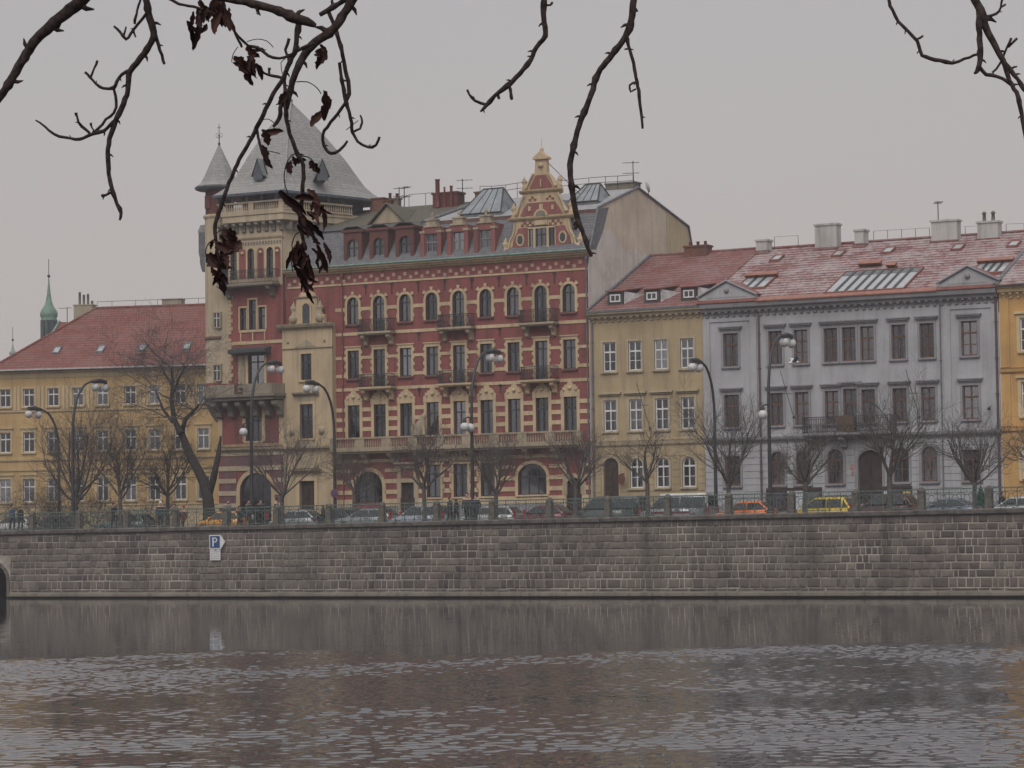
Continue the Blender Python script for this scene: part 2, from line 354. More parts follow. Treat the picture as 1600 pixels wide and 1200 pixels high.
def make_river():
    """flat river with a wind-ruffled reach modelled as real waves; its frame lies along the bank opposite the ruffled strip"""
    A0, A1, C0, C1, DA, DC = 40.0, 99.0, -26.0, 26.0, .08, .085
    a = np.arange(A0, A1+DA/2, DA); c = np.arange(C0, C1+DC/2, DC); AA, CC = np.meshgrid(a, c, indexing='ij')
    rs = np.random.RandomState(7)
    def lowf(n, l0, l1, st):                                              # slow gust pattern, about -1..1
        z = np.zeros_like(AA)
        for _ in range(n):
            lam = rs.uniform(l0, l1); t = rs.uniform(0, np.pi); z += np.sin(2*np.pi*(AA*np.cos(t)*st + CC*np.sin(t))/lam + rs.uniform(0, 6.28))
        return z/np.sqrt(n/2.0)
    gust, edge = lowf(14, 6, 26, 1.6), lowf(8, 8, 30, 1.0)
    sm = lambda x, p, q: np.clip((x-p)/(q-p), 0, 1)**2*(3-2*np.clip((x-p)/(q-p), 0, 1))
    band = .060 + .075*(1-sm(AA + 1.5*edge, 45, 63)) + .085*sm(AA + 2.2*edge, 75, 86)
    amp = band*np.clip(1+.38*gust, .25, 2.0)*(1-sm(AA + 1.5*edge, 89.5, 95))
    rim = sm(AA, A0, A0+4)*(1-sm(AA, A1-2, A1))*sm(CC, C0, C0+3)*(1-sm(CC, C1-3, C1))
    H = np.zeros_like(AA); n = 70
    for _ in range(n):
        lam = np.exp(rs.uniform(np.log(.25), np.log(.8))); k = 2*np.pi/lam; t = rs.uniform(-1.25, 1.25)
        H += np.sqrt(2.0/n)/k*np.sin(k*(AA*np.cos(t) + CC*np.sin(t)) + rs.uniform(0, 6.28))
    H *= amp*rim
    hv, rv_ = np.array(_h), np.array(_r); P = np.array(CAM)[None, None, :]*np.array([1,1,0]) + AA[..., None]*hv + CC[..., None]*rv_
    P[..., 2] = H; na, nc = AA.shape; V = P.reshape(-1, 3)
    i = np.arange((na-1)*(nc-1)); r_, q_ = i//(nc-1), i % (nc-1); v0 = r_*nc+q_
    F = np.stack([v0, v0+1, v0+nc+1, v0+nc], 1)
    base = np.array([CAM.x, CAM.y, 0]); pt = lambda x, y: base + hv*x + rv_*y     # flat water all round
    o = [pt(-200,-900), pt(-200,900), pt(1200,900), pt(1200,-900)]; ii = [pt(A0,C0), pt(A0,C1), pt(A1,C1), pt(A1,C0)]
    X = np.array(o+ii); nb = len(V); V = np.vstack([V, X])
    F = np.vstack([F, np.array([[0,1,5,4],[1,2,6,5],[2,3,7,6],[3,0,4,7]])+nb])
    me = bpy.data.meshes.new('river'); me.from_pydata(V.tolist(), [], F.tolist()); me.polygons.foreach_set('use_smooth', [True]*(len(F)-4)+[False]*4)
    me.materials.append(water_mat()); me.update(); return me
tag(link('river', make_river()), kind='structure')
G = MB(); G.poly([(-1500,.2,ROAD),(1500,.2,ROAD),(1500,3000,ROAD),(-1500,3000,ROAD)])
one('street', G, ASPHALT, kind='structure')
P_ = MB(); P_.box(-90, 70, .66, 4.9, ROAD-.05, GZ+.02); one('riverside_pavement', P_, PAVE, kind='structure')
P_ = MB(); P_.box(-42, 70, 15.4, 19.5, ROAD-.05, GZ+.02); one('house_pavement', P_, PAVE, kind='structure')
B_ = MB(); B_.poly([(-900,-158,1.9),(900,-158,1.9),(900,-900,1.9),(-900,-900,1.9)]); B_.poly([(-900,-158,1.9),(900,-158,1.9),(900,-154,-1),(-900,-154,-1)])
one('near_bank', B_, EARTH, kind='structure')

# ------------------------------------------------------------------ quay wall: stones, ledge, coping, arch
def ctop(X): return 5.06 + 0.0054 * X        # the coping climbs a little to the right
QL, QR = -72.0, 62.0
AX0, AX1, AZ = -46.2, -41.32, 2.75           # boat arch at the left end
quay = Thing('quay_wall', 'long sooty grey stone quay wall rising from the river', 'wall', (0, .3, 0))
bk = MB()
def wall_top(x): return ctop(x) - .34
xs = [QL, AX0, AX1] + [AX1 + (QR-AX1)*i/12 for i in range(1, 13)]
for a, b2 in zip(xs[:-1], xs[1:]):
    z0 = AZ if (a, b2) == (AX0, AX1) else -1.0
    bk.poly([(a,.05,z0),(b2,.05,z0),(b2,.05,wall_top(b2)+.1),(a,.05,wall_top(a)+.1)])
for i in range(10):                          # the arch's curved head and its lining
    t0, t1 = math.pi*i/10, math.pi*(i+1)/10; c = (AX0+AX1)/2; rx = (AX1-AX0)/2
    p0 = (c+rx*math.cos(t0), 1.3+1.45*math.sin(t0)); p1 = (c+rx*math.cos(t1), 1.3+1.45*math.sin(t1))
    bk.poly([(p0[0],.05,p0[1]),(p0[0],.05,AZ),(p1[0],.05,AZ),(p1[0],.05,p1[1])])
quay.part('wall_core', bk, MORTAR)
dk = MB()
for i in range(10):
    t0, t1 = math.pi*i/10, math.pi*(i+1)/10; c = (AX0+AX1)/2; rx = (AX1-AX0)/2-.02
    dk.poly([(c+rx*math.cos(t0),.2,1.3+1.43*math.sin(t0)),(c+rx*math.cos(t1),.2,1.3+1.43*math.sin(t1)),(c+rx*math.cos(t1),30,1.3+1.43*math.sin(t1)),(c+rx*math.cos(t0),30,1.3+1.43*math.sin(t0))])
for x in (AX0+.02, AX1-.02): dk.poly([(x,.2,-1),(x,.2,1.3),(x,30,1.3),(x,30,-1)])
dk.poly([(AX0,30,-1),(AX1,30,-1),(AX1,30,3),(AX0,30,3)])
quay.part('tunnel_lining', dk, plain('tunnel_shade_stone', (.03,.03,.032), .9))  # near-black lining colour stands in for the darkness inside the tunnel
def stone_unit(rng):                          # rough-faced block, unit size, front at y=0 facing -y
    s = MB(); j = lambda a: a + rng.uniform(-.025, .025)
    o = [(0,0),(1,0),(1,1),(0,1)]; i1 = [(j(.07),j(.1)),(j(.93),j(.1)),(j(.93),j(.9)),(j(.07),j(.9))]
    back = [(j(x), 1, j(z)) for x, z in o]; edge = [(x + (.0), .55, z) for x, _, z in back]
    front = [(x, rng.uniform(-.1,.1), z) for x, z in i1]
    n = 0; s.v = back + edge + front + [(.5+rng.uniform(-.15,.15), rng.uniform(-.35,-.1), .5+rng.uniform(-.15,.15))]
    for k in range(4):
        l = (k+1) % 4
        s.f += [(k,l,4+l,4+k),(4+k,4+l,8+l,8+k),(8+k,8+l,12)]; s.sm += [False]*3
    return s
rng = random.Random(5)
UNITS = [stone_unit(rng) for _ in range(6)]
UMESH = [u.mesh('stone', STONE_O) for u in UNITS]
courses = [(.43,.60),(.60,1.20),(1.20,1.66),(1.66,2.10),(2.10,2.58),(2.58,3.05),(3.05,3.50),(3.50,3.96),(3.96,4.40),(4.40,4.74)]
stones = []
for ci, (z0, z1) in enumerate(courses):
    x = QL - rng.uniform(0, 1)
    while x < QR:
        w = rng.choice((.30,.36,.42,.48,.52,.6,.66,.78,1.05)) * rng.uniform(.85,1.2)
        if ci == 0: w *= 1.6
        a, b2 = x, min(x + w, QR); x += w + .0
        zb = z1 if ci < 9 else wall_top((a+b2)/2) + .02
        if AX0 - .35 < b2 and a < AX1 + .26 and z0 < AZ + .3:
            if a < AX1 + .26 < b2 - .2: a = AX1 + .26
            else: continue
        stones.append((a, b2, z0+rng.uniform(-.012,.014), zb+rng.uniform(-.014,.012), rng.randrange(6)))
# voussoirs of the arch head
def px_area(s):
    if s[1] < -41.9 or s[0] > 34.6: return 0
    d = (Vector(((s[0]+s[1])/2, 0, 2)) - CAM).dot(_h); return (s[1]-s[0])*(s[3]-s[2])/d/d
stones.sort(key=px_area, reverse=True)
rest = MB(); gp = .03
for i, (a, b2, z0, z1, ui) in enumerate(stones):
    dy = rng.uniform(-.012, .018)
    if i < 300:
        o = quay.part('stone', UMESH[ui], at=(a+gp, dy, z0+gp)); o.scale = (b2-a-2*gp, .07, z1-z0-2*gp)
    else:
        u = UNITS[ui]; n = len(rest.v)
        rest.v += [(a+gp+v[0]*(b2-a-2*gp), dy+v[1]*.07, z0+gp+v[2]*(z1-z0-2*gp)) for v in u.v]
        rest.f += [tuple(n+k for k in f) for f in u.f]; rest.sm += u.sm
tag(quay.part('small_stones', rest, STONE_I), kind='stuff')
vs = MB()
c = (AX0+AX1)/2; rx = (AX1-AX0)/2
ang = [math.pi*i/13 for i in range(14)]
pale = plain('arch_ring_stone', (0.125,0.11,0.10), .9, var=.3, scale=4, bump=.01)
for t0, t1 in zip(ang[:-1], ang[1:]):
    q = [(c+(rx+o)*math.cos(t), 1.3+(1.45+o)*math.sin(t)) for t, o in ((t0+.01,0),(t1-.01,0),(t1-.01,.24),(t0+.01,.24))]
    quay.part('arch_stone', MB().prism(q, -.05, .3), pale)
for z0, z1 in ((.1,.68),(.70,1.28)):
    quay.part('arch_stone', MB().box(AX1+.0, AX1+.24, -.05, .3, z0, z1), pale)
    quay.part('arch_stone', MB().box(AX0-.34, AX0, -.05, .3, z0, z1), pale)
LEDGE = plaster('damp_ledge_stone', (0.20,0.18,0.152), amt=.7, dirt=(.06,.055,.05))
for i in range(40):                           # the ledge just above the water, in long blocks
    a = AX1 + .36 + (QR-AX1-.36)*i/40; b2 = AX1 + .36 + (QR-AX1-.36)*(i+1)/40 - .015
    q = MB(); dz = rng.uniform(-.01,.012); dy = rng.uniform(-.02,.02)
    q.loft([[(x,-.22+dy,.09),(x,-.27+dy,.14),(x,-.25+dy,.31+dz),(x,-.20+dy,.35+dz),(x,.1,.43+dz),(x,.1,.09)] for x in (a, b2)], False)
    quay.part('ledge_block', q, LEDGE)
q = MB().box(QL, QR, -.02, .25, -1, .16); q = MB().box(AX1+.01, QR, .0, .25, -1, .16)
quay.part('shadow_footing', q, plain('shadow_gap_stone', (.04,.038,.035), .6, var=.3))  # dark colour paints in the shadow gap below the ledge
for i in range(54):                           # coping slabs
    a = QL + (QR-QL)*i/54; b2 = QL + (QR-QL)*(i+1)/54 - .012; q = MB(); dz = rng.uniform(-.008,.008)
    q.loft([[(x,-.10,ctop(x)-.33+dz),(x,-.20,ctop(x)-.28+dz),(x,-.24,ctop(x)-.08+dz),(x,-.2,ctop(x)+dz),(x,.64,ctop(x)+.01+dz),(x,.64,ctop(x)-.5),(x,.09,ctop(x)-.36)] for x in (a, b2)], False)
    quay.part('coping_slab', q, COPING)

# ------------------------------------------------------------------ parking sign bolted to the wall
pz = onY(340, 856, -.1); sx = onY(327.5, 836, -.1).x
sg = Thing('parking_sign', 'white arrow-shaped parking sign with blue P panel on quay wall', 'sign', (sx, -.1, 2.6))
WS = plain('sign_white', (.62,.63,.64), .4, var=.08); BS = plain('sign_blue', (.025,.065,.20), .4, var=.15); GT = plain('sign_grey_text', (.2,.2,.21), .6)
zt = onY(327.5, 836, -.1).z; zb = onY(327.5, 858, -.1).z; zl = onY(327.5, 875.5, -.1).z
h_ = zt-zb; xr = sx + .93; xt = onY(352, 847, -.1).x
sg.part('arrow_panel', MB().prism([(sx,zb),(xr,zb),(xt,(zb+zt)/2),(xr,zt),(sx,zt)], -.13, -.10), WS)
bp = sg.part('blue_field', MB().box(sx+.06, sx+.86, -.137, -.131, zb+.07, zt-.07), BS)
lp = MB(); x0 = sx+.25; z0 = zb+.17; hh = h_-.34
lp.box(x0, x0+.11, -.143, -.138, z0, z0+hh)
for i in range(10):
    t0, t1 = math.pi*(i/10-.5), math.pi*((i+1)/10-.5); cx, cz, ra, rb = x0+.2, z0+hh*.72, .21, .11
    lp.prism([(cx+ra*math.cos(t0), cz+hh*.28*math.sin(t0)), (cx+ra*math.cos(t1), cz+hh*.28*math.sin(t1)), (cx+rb*math.cos(t1), cz+hh*.16*math.sin(t1)), (cx+rb*math.cos(t0), cz+hh*.16*math.sin(t0))], -.143, -.138)
lp.box(x0+.11, x0+.2, -.143, -.138, z0+hh*.88, z0+hh); lp.box(x0+.11, x0+.2, -.143, -.138, z0+hh*.44, z0+hh*.56)
sub(bp, 'letter', lp, WS)
tp = sg.part('text_panel', MB().box(sx+.03, sx+.9, -.13, -.10, zl, zb-.03), WS)
tl = MB(); rr = random.Random(3)
for k in range(5):
    x = sx+.1
    while x < sx+.78:
        w = rr.uniform(.06,.2); zz = zb-.12-k*(zb-zl-.12)/5; tl.box(x, min(x+w, sx+.84), -.135, -.131, zz-.045, zz); x += w+.04
sub(tp, 'print', tl, GT)
sub(tp, 'red_mark', MB().box(sx+.42, sx+.58, -.1355, -.1312, zb-.11, zb-.05), plain('sign_red', (.4,.08,.07), .5))

# ------------------------------------------------------------------ facade kit
def arc(uc, zs, w, rise, n=10, a0=0.0, a1=math.pi):
    return [(uc + w/2*math.cos(a0+(a1-a0)*i/n), zs + rise*math.sin(a0+(a1-a0)*i/n)) for i in range(n+1)]
def facade(u0, u1, z0, z1, holes, dep=0.3, v=0.0, mb=None):
    """front sheet at depth v with real openings; hole = (uc, zb, w, h, rise)"""
    mb = mb or MB()
    us = sorted({u0, u1, *[h[0]-h[2]/2 for h in holes], *[h[0]+h[2]/2 for h in holes]})
    zs = sorted({z0, z1, *[h[1] for h in holes], *[h[1]+h[3] for h in holes]})
    us = [u for u in us if u0 <= u <= u1]; zs = [z for z in zs if z0 <= z <= z1]
    for a, b in zip(us[:-1], us[1:]):
        for c, d in zip(zs[:-1], zs[1:]):
            mu, mz = (a+b)/2, (c+d)/2
            if any(abs(mu-h[0]) < h[2]/2 and h[1] < mz < h[1]+h[3] for h in holes): continue
            mb.poly([(a,v,c),(b,v,c),(b,v,d),(a,v,d)])
    for uc, zb, w, h, rise in holes:
        a, b, t = uc-w/2, uc+w/2, zb+h; s = t-rise
        mb.poly([(a,v,zb),(a,v,s),(a,v+dep,s),(a,v+dep,zb)]); mb.poly([(b,v,zb),(b,v+dep,zb),(b,v+dep,s),(b,v,s)])
        mb.poly([(a,v,zb),(a,v+dep,zb),(b,v+dep,zb),(b,v,zb)])
        if rise <= 0: mb.poly([(a,v,t),(b,v,t),(b,v+dep,t),(a,v+dep,t)])
        else:
            p = arc(uc, s, w, rise)
            for q, r in zip(p[:-1], p[1:]):
                mb.poly([(q[0],v,q[1]),(q[0],v,t),(r[0],v,t),(r[0],v,r[1])] if t-max(q[1],r[1]) > 1e-6 else [(q[0],v,q[1]),(q[0],v,t),(r[0],v,r[1])] if t-q[1] > 1e-6 else [(q[0],v,q[1]),(r[0],v,t),(r[0],v,r[1])])
                mb.poly([(q[0],v,q[1]),(r[0],v,r[1]),(r[0],v+dep,r[1]),(q[0],v+dep,q[1])])
    return mb
def ring(mb, w, h, rise, t_out, y0, y1, t_in=0.0, bottom=True):
    """border following an opening whose sill is centred on the origin; from t_in outside to t_out outside"""
    def outline(o):
        p = [(-w/2-o, 0.0 if not bottom else -o)]
        if rise <= 0: p += [(-w/2-o, h+o), (w/2+o, h+o)]
        else: p += [(x, z) for x, z in reversed(arc(0, h-rise, w+2*o, rise+o))]
        return p + [(w/2+o, 0.0 if not bottom else -o)]
    A, B = outline(t_in), outline(t_out); k = len(A)
    for i in range(k if bottom else k-1):
        j = (i+1) % k
        mb.poly([(A[i][0],y0,A[i][1]),(A[j][0],y0,A[j][1]),(B[j][0],y0,B[j][1]),(B[i][0],y0,B[i][1])])
        mb.poly([(B[i][0],y0,B[i][1]),(B[j][0],y0,B[j][1]),(B[j][0],y1,B[j][1]),(B[i][0],y1,B[i][1])])
        mb.poly([(A[i][0],y0,A[i][1]),(A[i][0],y1,A[i][1]),(A[j][0],y1,A[j][1]),(A[j][0],y0,A[j][1])])
    return mb
_cache = {}
def cached(key, fn):
    if key not in _cache: _cache[key] = fn()
    return _cache[key]
_wr = random.Random(11)
def window(T, uc, zb, w, h, rise=0.0, fm=None, nx=2, transom=0.66, bars=(), v=0.0, dep=0.2, fw=0.07, curtain=True, surround=None, sill=None, name='window', label=None, bar=0.04):
    """frame (the part) with glass, curtains and a dim room behind; surround = (material, builder key, builder)"""
    fm = fm or DFRAME
    def mk_frame():
        m = MB(); ring(m, w, h, rise, 0.0, dep-.05, dep+.05, -fw)
        for i in range(1, nx):
            x = -w/2 + w*i/nx; m.box(x-fw*.5, x+fw*.5, dep-.04, dep+.04, fw*.5, h-(rise*.12 if rise else fw*.5)-(0 if nx == 2 else rise*.4))
        if transom: m.box(-w/2+.02, w/2-.02, dep-.055, dep+.04, h*transom-fw*.7, h*transom+fw*.7)
        for b in bars: m.box(-w/2+.02, w/2-.02, dep-.03, dep+.03, h*b-bar/2, h*b+bar/2)
        return m.mesh('window_frame', fm)
    def mk_pane():
        p = [(-w/2+.02, .02), (w/2-.02, .02)] + ([(w/2-.02, h-.02), (-w/2+.02, h-.02)] if rise <= 0 else arc(0, h-rise, w-.04, rise-.02))
        return MB().prism(p, dep+.012, dep+.02).mesh('pane', GLASSES[gv])
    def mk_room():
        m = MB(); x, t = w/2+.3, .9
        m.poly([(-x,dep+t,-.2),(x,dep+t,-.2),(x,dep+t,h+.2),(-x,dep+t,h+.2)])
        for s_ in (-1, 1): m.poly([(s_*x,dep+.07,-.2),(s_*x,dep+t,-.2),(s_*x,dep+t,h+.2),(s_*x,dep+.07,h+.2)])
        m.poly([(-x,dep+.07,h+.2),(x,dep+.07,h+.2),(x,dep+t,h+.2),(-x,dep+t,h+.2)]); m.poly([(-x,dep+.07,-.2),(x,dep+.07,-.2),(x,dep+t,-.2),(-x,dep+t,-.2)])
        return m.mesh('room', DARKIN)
    def mk_cur(kind):
        m = MB(); y = dep+.12
        def fold(a, b, z0, z1):
            n = max(2, int((b-a)/.06)); pts = [(a+(b-a)*i/n, y+.025*(i % 2)) for i in range(n+1)]
            m.loft([[(x, yy, z0) for x, yy in pts], [(x, yy, z1) for x, yy in pts]], False, False, False)
        if kind == 0: fold(-w*.46, -w*.20, .03, h*.98); fold(w*.20, w*.46, .03, h*.98)
        elif kind == 1: fold(-w*.46, -w*.04, .03, h*.62); fold(w*.04, w*.46, .03, h*.62)
        elif kind == 2: fold(-w*.30, -w*.14, .03, h*.64); fold(w*.12, w*.30, .03, h*.64)
        elif kind == 4: fold(-w*.47, w*.47, h*_wr.uniform(.35,.6), h*.98)
        else: fold(-w*.47, w*.47, h*.66, h*.98); fold(w*.16, w*.34, .03, h*.64)
        return m.mesh('curtain', CURTAIN)
    gv = _wr.choice((0,0,0,1,1,2)); key = (round(w,3), round(h,3), round(rise,3), fm.name, nx, transom, bars, dep, fw)
    o = T.part(name, cached(('f',)+key, mk_frame), at=(uc, v, zb))
    if label: o['label'] = label
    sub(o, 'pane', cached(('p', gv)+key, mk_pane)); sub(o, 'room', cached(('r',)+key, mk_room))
    if curtain:
        kd = _wr.choice((0,0,1,2,2,2,3,4,5,5))
        if kd < 5: sub(o, 'curtain', cached(('c', kd)+key, lambda: mk_cur(kd)))
    if surround:
        sm, sk, sf = surround; sub(o, 'surround', cached(('s', sk, sm.name)+key, lambda: sf(w, h, rise).mesh('surround', sm)))
    if sill:
        sub(o, 'sill', cached(('sl', sill.name)+key, lambda: MB().box(-w/2-.16, w/2+.16, -.16, .06, -.13, -.005).box(-w/2-.1, w/2+.1, -.09, .06, -.2, -.13).mesh('sill', sill)))
    return o
def band(T, name, u0, u1, z0, z1, mat, proud=0.04, v=0.0, skip=(), back=.05):
    """string course in pieces between the openings it would cross"""
    segs = [(u0, u1)]
    for a, b in skip:
        segs = [s for x, y in segs for s in ((x, min(y, a)), (max(x, b), y)) if s[1]-s[0] > .04]
    for a, b in segs: T.part(name, MB().box(a, b, v-proud, v+back, z0, z1), mat)
def cornice(u0, u1, z0, prof, v=0.0, ends=True, mb=None):
    """moulding: prof = [(proud, height)...] run along the facade"""
    pts = [(v-p, z0+z) for p, z in prof] + [(v+.06, z0+prof[-1][1]), (v+.06, z0+prof[0][1])]
    return (mb or MB()).loft([[(u, y, z) for y, z in pts] for u in (u0, u1)], False)
def pipe(T, u, z0, z1, mat, v=-.09, r=.06):
    m = MB(); m.bar((u,v,z0), (u,v,z1), r, 8); m.lathe([(r,0),(r*2.2,.15),(r*2.2,.35),(r*.5,.36)], (u,v), 8, True, z1-.3)
    z = z0 + .8
    while z < z1: m.box(u-r*1.4, u+r*1.4, v-r*1.2, .02, z, z+.05); z += 2.4
    T.part('drainpipe', m, mat)
def iron_balcony(T, uc, z, w, h=1.0, d=.75, mat=None, slab=None, bulge=0.06, br=True, solid=0.0, v=0.0):
    """stone slab on two brackets with a wrought-iron front"""
    s = T.part('balcony', MB().box(uc-w/2-.12, uc+w/2+.12, v-d-.1, v+.1, z-.16, z-.02).box(uc-w/2, uc+w/2, v-d, v+.1, z-.24, z-.16), slab)
    m = MB(); zt = z+h
    m.box(uc-w/2, uc+w/2, v-d-.02, v-d+.03, zt-.05, zt); m.box(uc-w/2, uc+w/2, v-d-.015, v-d+.015, z+.06, z+.1); m.box(uc-w/2, uc+w/2, v-d-.015, v-d+.015, zt-.2, zt-.17)
    for s_ in (-1, 1):
        x = uc+s_*w/2
        m.box(x-.02, x+.02, v-d, v, zt-.05, zt); m.box(x-.02, x+.02, v-d, v, z+.06, z+.1)
        n = 5
        for i in range(n): y = v-d+d*i/n; m.bar((x,y,z), (x,y,zt), .02)
    n = max(6, int(w/.13))
    for i in range(n+1):
        x = uc-w/2+w*i/n
        m.tube([(x,v-d,z),(x,v-d-bulge,z+h*.3),(x,v-d,z+h*.62),(x,v-d,zt)], .021, 4)
        if i < n and i % 2 == 0:
            c = (x+w/n, z+h*.45)
            m.tube([(c[0]+.08*math.cos(t), v-d-.03, c[1]+.13*math.sin(t)) for t in (0,1.05,2.1,3.14,4.2,5.2,6.28)], .017, 3)
    if solid: m.box(uc-w*solid, uc+w*solid, v-d+.04, v-d+.06, z+.05, zt-.1)
    sub(s, 'railing', m, mat or IRON)
    if br:
        for s_ in (-1, 1):
            x = uc+s_*w*.40
            sub(s, 'bracket', MB().prism([(0,0)], 0, 0) if False else bracket(x, z-.24, .30, d*.9, .8, v), slab)
    return s
def bracket(x, zt, w, d, h, v=0.0):
    """scrolled console: side outline swept across its width"""
    out = [(v+.05,zt),(v-d,zt),(v-d,zt-h*.22),(v-d*.86,zt-h*.34),(v-d*.6,zt-h*.42),(v-d*.42,zt-h*.62),(v-d*.36,zt-h*.88),(v-d*.16,zt-h),(v+.05,zt-h)]
    return MB().loft([[(u, y, z) for y, z in out] for u in (x-w/2, x+w/2)], False)
def baluster_run(u0, u1, z, h, v, mat, T, name='balustrade', piers=(), d=.26, step=.2):
    m = MB(); m.box(u0, u1, v-d/2-.03, v+d/2+.03, z+h-.13, z+h); m.box(u0, u1, v-d/2-.02, v+d/2+.02, z, z+.12)
    n = int((u1-u0)/step)
    for i in range(n):
        x = u0+(u1-u0)*(i+.5)/n
        if any(a < x < b for a, b in piers): continue
        m.lathe([(.05,0),(.075,(h-.25)*.3),(.04,(h-.25)*.7),(.06,h-.25)], (x, v), 6, True, z+.12)
    for a, b in piers: m.box(a, b, v-d/2, v+d/2, z+.12, z+h-.13)
    return T.part(name, m, mat)
def urn(mb, u, v, z, s=1.0):
    return mb.box(u-.16*s, u+.16*s, v-.16*s, v+.16*s, z, z+.18*s).lathe([(.09,.0),(.09,.08),(.2,.22),(.22,.36),(.1,.46),(.13,.52),(.05,.6),(.07,.68),(.001,.76)], (u, v), 10, True, z+.18*s) if s == 1.0 else mb.lathe([(r*s, zz*s) for r, zz in ((.16,0),(.16,.18),(.09,.2),(.2,.4),(.22,.54),(.1,.64),(.13,.7),(.05,.78),(.001,.94))], (u, v), 10, True, z)
def chimney(mb, x0, x1, y0, y1, z0, z1, cap=.12, o=.08):
    return mb.box(x0, x1, y0, y1, z0, z1-cap).box(x0-o, x1+o, y0-o, y1+o, z1-cap, z1)
def gable_roof_sheet(pts): return MB().poly(pts)
def slope_z(v, a, b):          # height on the line through a=(v,z) and b
    return a[1] + (v-a[0])*(b[1]-a[1])/(b[0]-a[0])
def skylight(T, uc, v, w, hv, a, b, gm, fmat, raise_=.10, n=1, tilt=0, name='skylight', bw=.04):
    """roof window lying on a slope given by two (v,z) points; hv = extent in v"""
    z = lambda vv: slope_z(vv, a, b) + raise_
    m = MB(); v0, v1 = v-hv/2, v+hv/2; f = .09
    for (x0, x1, y0, y1) in ((uc-w/2-f, uc+w/2+f, v0-f, v0), (uc-w/2-f, uc+w/2+f, v1, v1+f), (uc-w/2-f, uc-w/2, v0, v1), (uc+w/2, uc+w/2+f, v0, v1)):
        top = [(x0,y0,z(y0)+.05),(x1,y0,z(y0)+.05),(x1,y1,z(y1)+.05),(x0,y1,z(y1)+.05)]; bot = [(p[0],p[1],p[2]-raise_-.1) for p in top]
        m.loft([bot, top], False)
    bars = []
    for i in range(1, n):
        x = uc-w/2+w*i/n
        top = [(x-bw,v0,z(v0)+.05),(x+bw,v0,z(v0)+.05),(x+bw,v1,z(v1)+.05),(x-bw,v1,z(v1)+.05)]; bars.append(MB().loft([[(p[0],p[1],p[2]-.1) for p in top], top], False))
    o = T.part(name, m, fmat)
    for q in bars: sub(o, 'glazing_bar', q, IRON)
    for i in range(n):
        x0, x1 = uc-w/2+w*i/n+(.04 if i else 0), uc-w/2+w*(i+1)/n-(.04 if i < n-1 else 0)
        sub(o, 'glazing', MB().poly([(x0,v0,z(v0)),(x1,v0,z(v0)),(x1,v1,z(v1)),(x0,v1,z(v1))]), gm)
    return o
def tv_aerial(x, y, z, h, label, n=4, rz=0.0):
    t = Thing('tv_aerial', label, 'aerial', (x, y, z)); m = MB(); m.bar((x,y,z-.3), (x,y,z+h), .035, 6); t.part('mast', m, IRON)
    c, s_ = math.cos(rz), math.sin(rz)
    for k, zz in enumerate((h*.95, h*.62)[:1 if h < 1.6 else 2]):
        m = MB(); L_ = .75; m.bar((x-c*L_,y-s_*L_,z+zz), (x+c*L_*.6,y+s_*L_*.6,z+zz), .02)
        for i in range(n):
            f = -L_+L_*1.5*i/(n-1); m.bar((x+c*f+s_*.3,y+s_*f-c*.3,z+zz), (x+c*f-s_*.3,y+s_*f+c*.3,z+zz), .016)
        t.part('antenna', m, IRON)
    return t

# ================================================================== the red brick house with its corner tower
FY = 20.0
RB = Thing('red_brick_house', 'tall red brick house with cream bands, stepped gable and slate corner tower', 'house', (-17, 0, GZ), org=(0, FY, 0))
cols = [-24.42 + 2.292*i for i in range(9)]
doors = (1, 4, 7)
holes = []
r1 = [(c, 19.42, 1.0, 2.70, .5) if i in doors else (c, 20.07, 1.0, 2.05, .5) for i, c in enumerate(cols)]
r2 = [(c, 15.28, 1.0, 2.80, 0) if i in doors else (c, 15.97, 1.0, 2.11, 0) for i, c in enumerate(cols)]
r3 = [(c, 11.45, 1.04, 2.50, 0) for c in cols]
g3 = [(cols[i], 6.9, 1.18, 2.42, 0) for i in (3, 4, 5)]
gA = (-23.15, 4.9, 2.35, 4.05, 1.15); gD = (-19.75, 4.9, 1.25, 3.15, 0); gB = (-9.28, 6.95, 2.35, 2.25, .95); gE = (-5.86, 4.9, 1.25, 3.2, .62)
holes = r1 + r2 + r3 + g3 + [gA, gD, gB, gE]
wl_ = facade(-30.45, -4.5, GZ-.45, 24.35, holes, .3)
wl_.poly([(-30.45,.0,GZ),(-30.45,18,GZ),(-30.45,18,24.3),(-30.45,0,24.3)])
RB.part('wall', wl_, BRICK)
# ---- surrounds
def teeth(m, w, z0, z1, proud, base=.15, long=.27, step=.28):
    n = int((z1-z0)/step)
    for i in range(n):
        o = long if i % 2 else base; a, b = z0+(z1-z0)*i/n, z0+(z1-z0)*(i+1)/n
        for s in (-1, 1):
            x0, x1 = sorted((s*w/2, s*(w/2+o))); m.box(x0, x1, -proud, .05, a+.004, b-.004)
    return m
def sur_arch(w, h, rise):
    m = MB(); teeth(m, w, -.02, h-rise, .06)
    ring(m, w, h, rise, .19, -.07, .05, 0.0, bottom=False)
    for a in (math.pi*.22, math.pi/2, math.pi*.78):     # three wedge keystones
        c, s = math.cos(a), math.sin(a); r0, r1_ = w/2+.15, w/2+.42; z = h-rise
        q = [(c*r0-s*.08, z+s*r0+c*.08), (c*r0+s*.08, z+s*r0-c*.08), (c*r1_+s*.14, z+s*r1_-c*.14), (c*r1_-s*.14, z+s*r1_+c*.14)]
        m.prism(q, -.10, .05)
    return m
def sur_rect(w, h, rise):
    m = MB(); teeth(m, w, -.02, h, .06, .16, .27, .24); m.box(-w/2-.17, w/2+.17, -.065, .05, h+.002, h+.24); m.box(-w/2-.26, w/2+.26, -.13, .05, h+.245, h+.33); return m
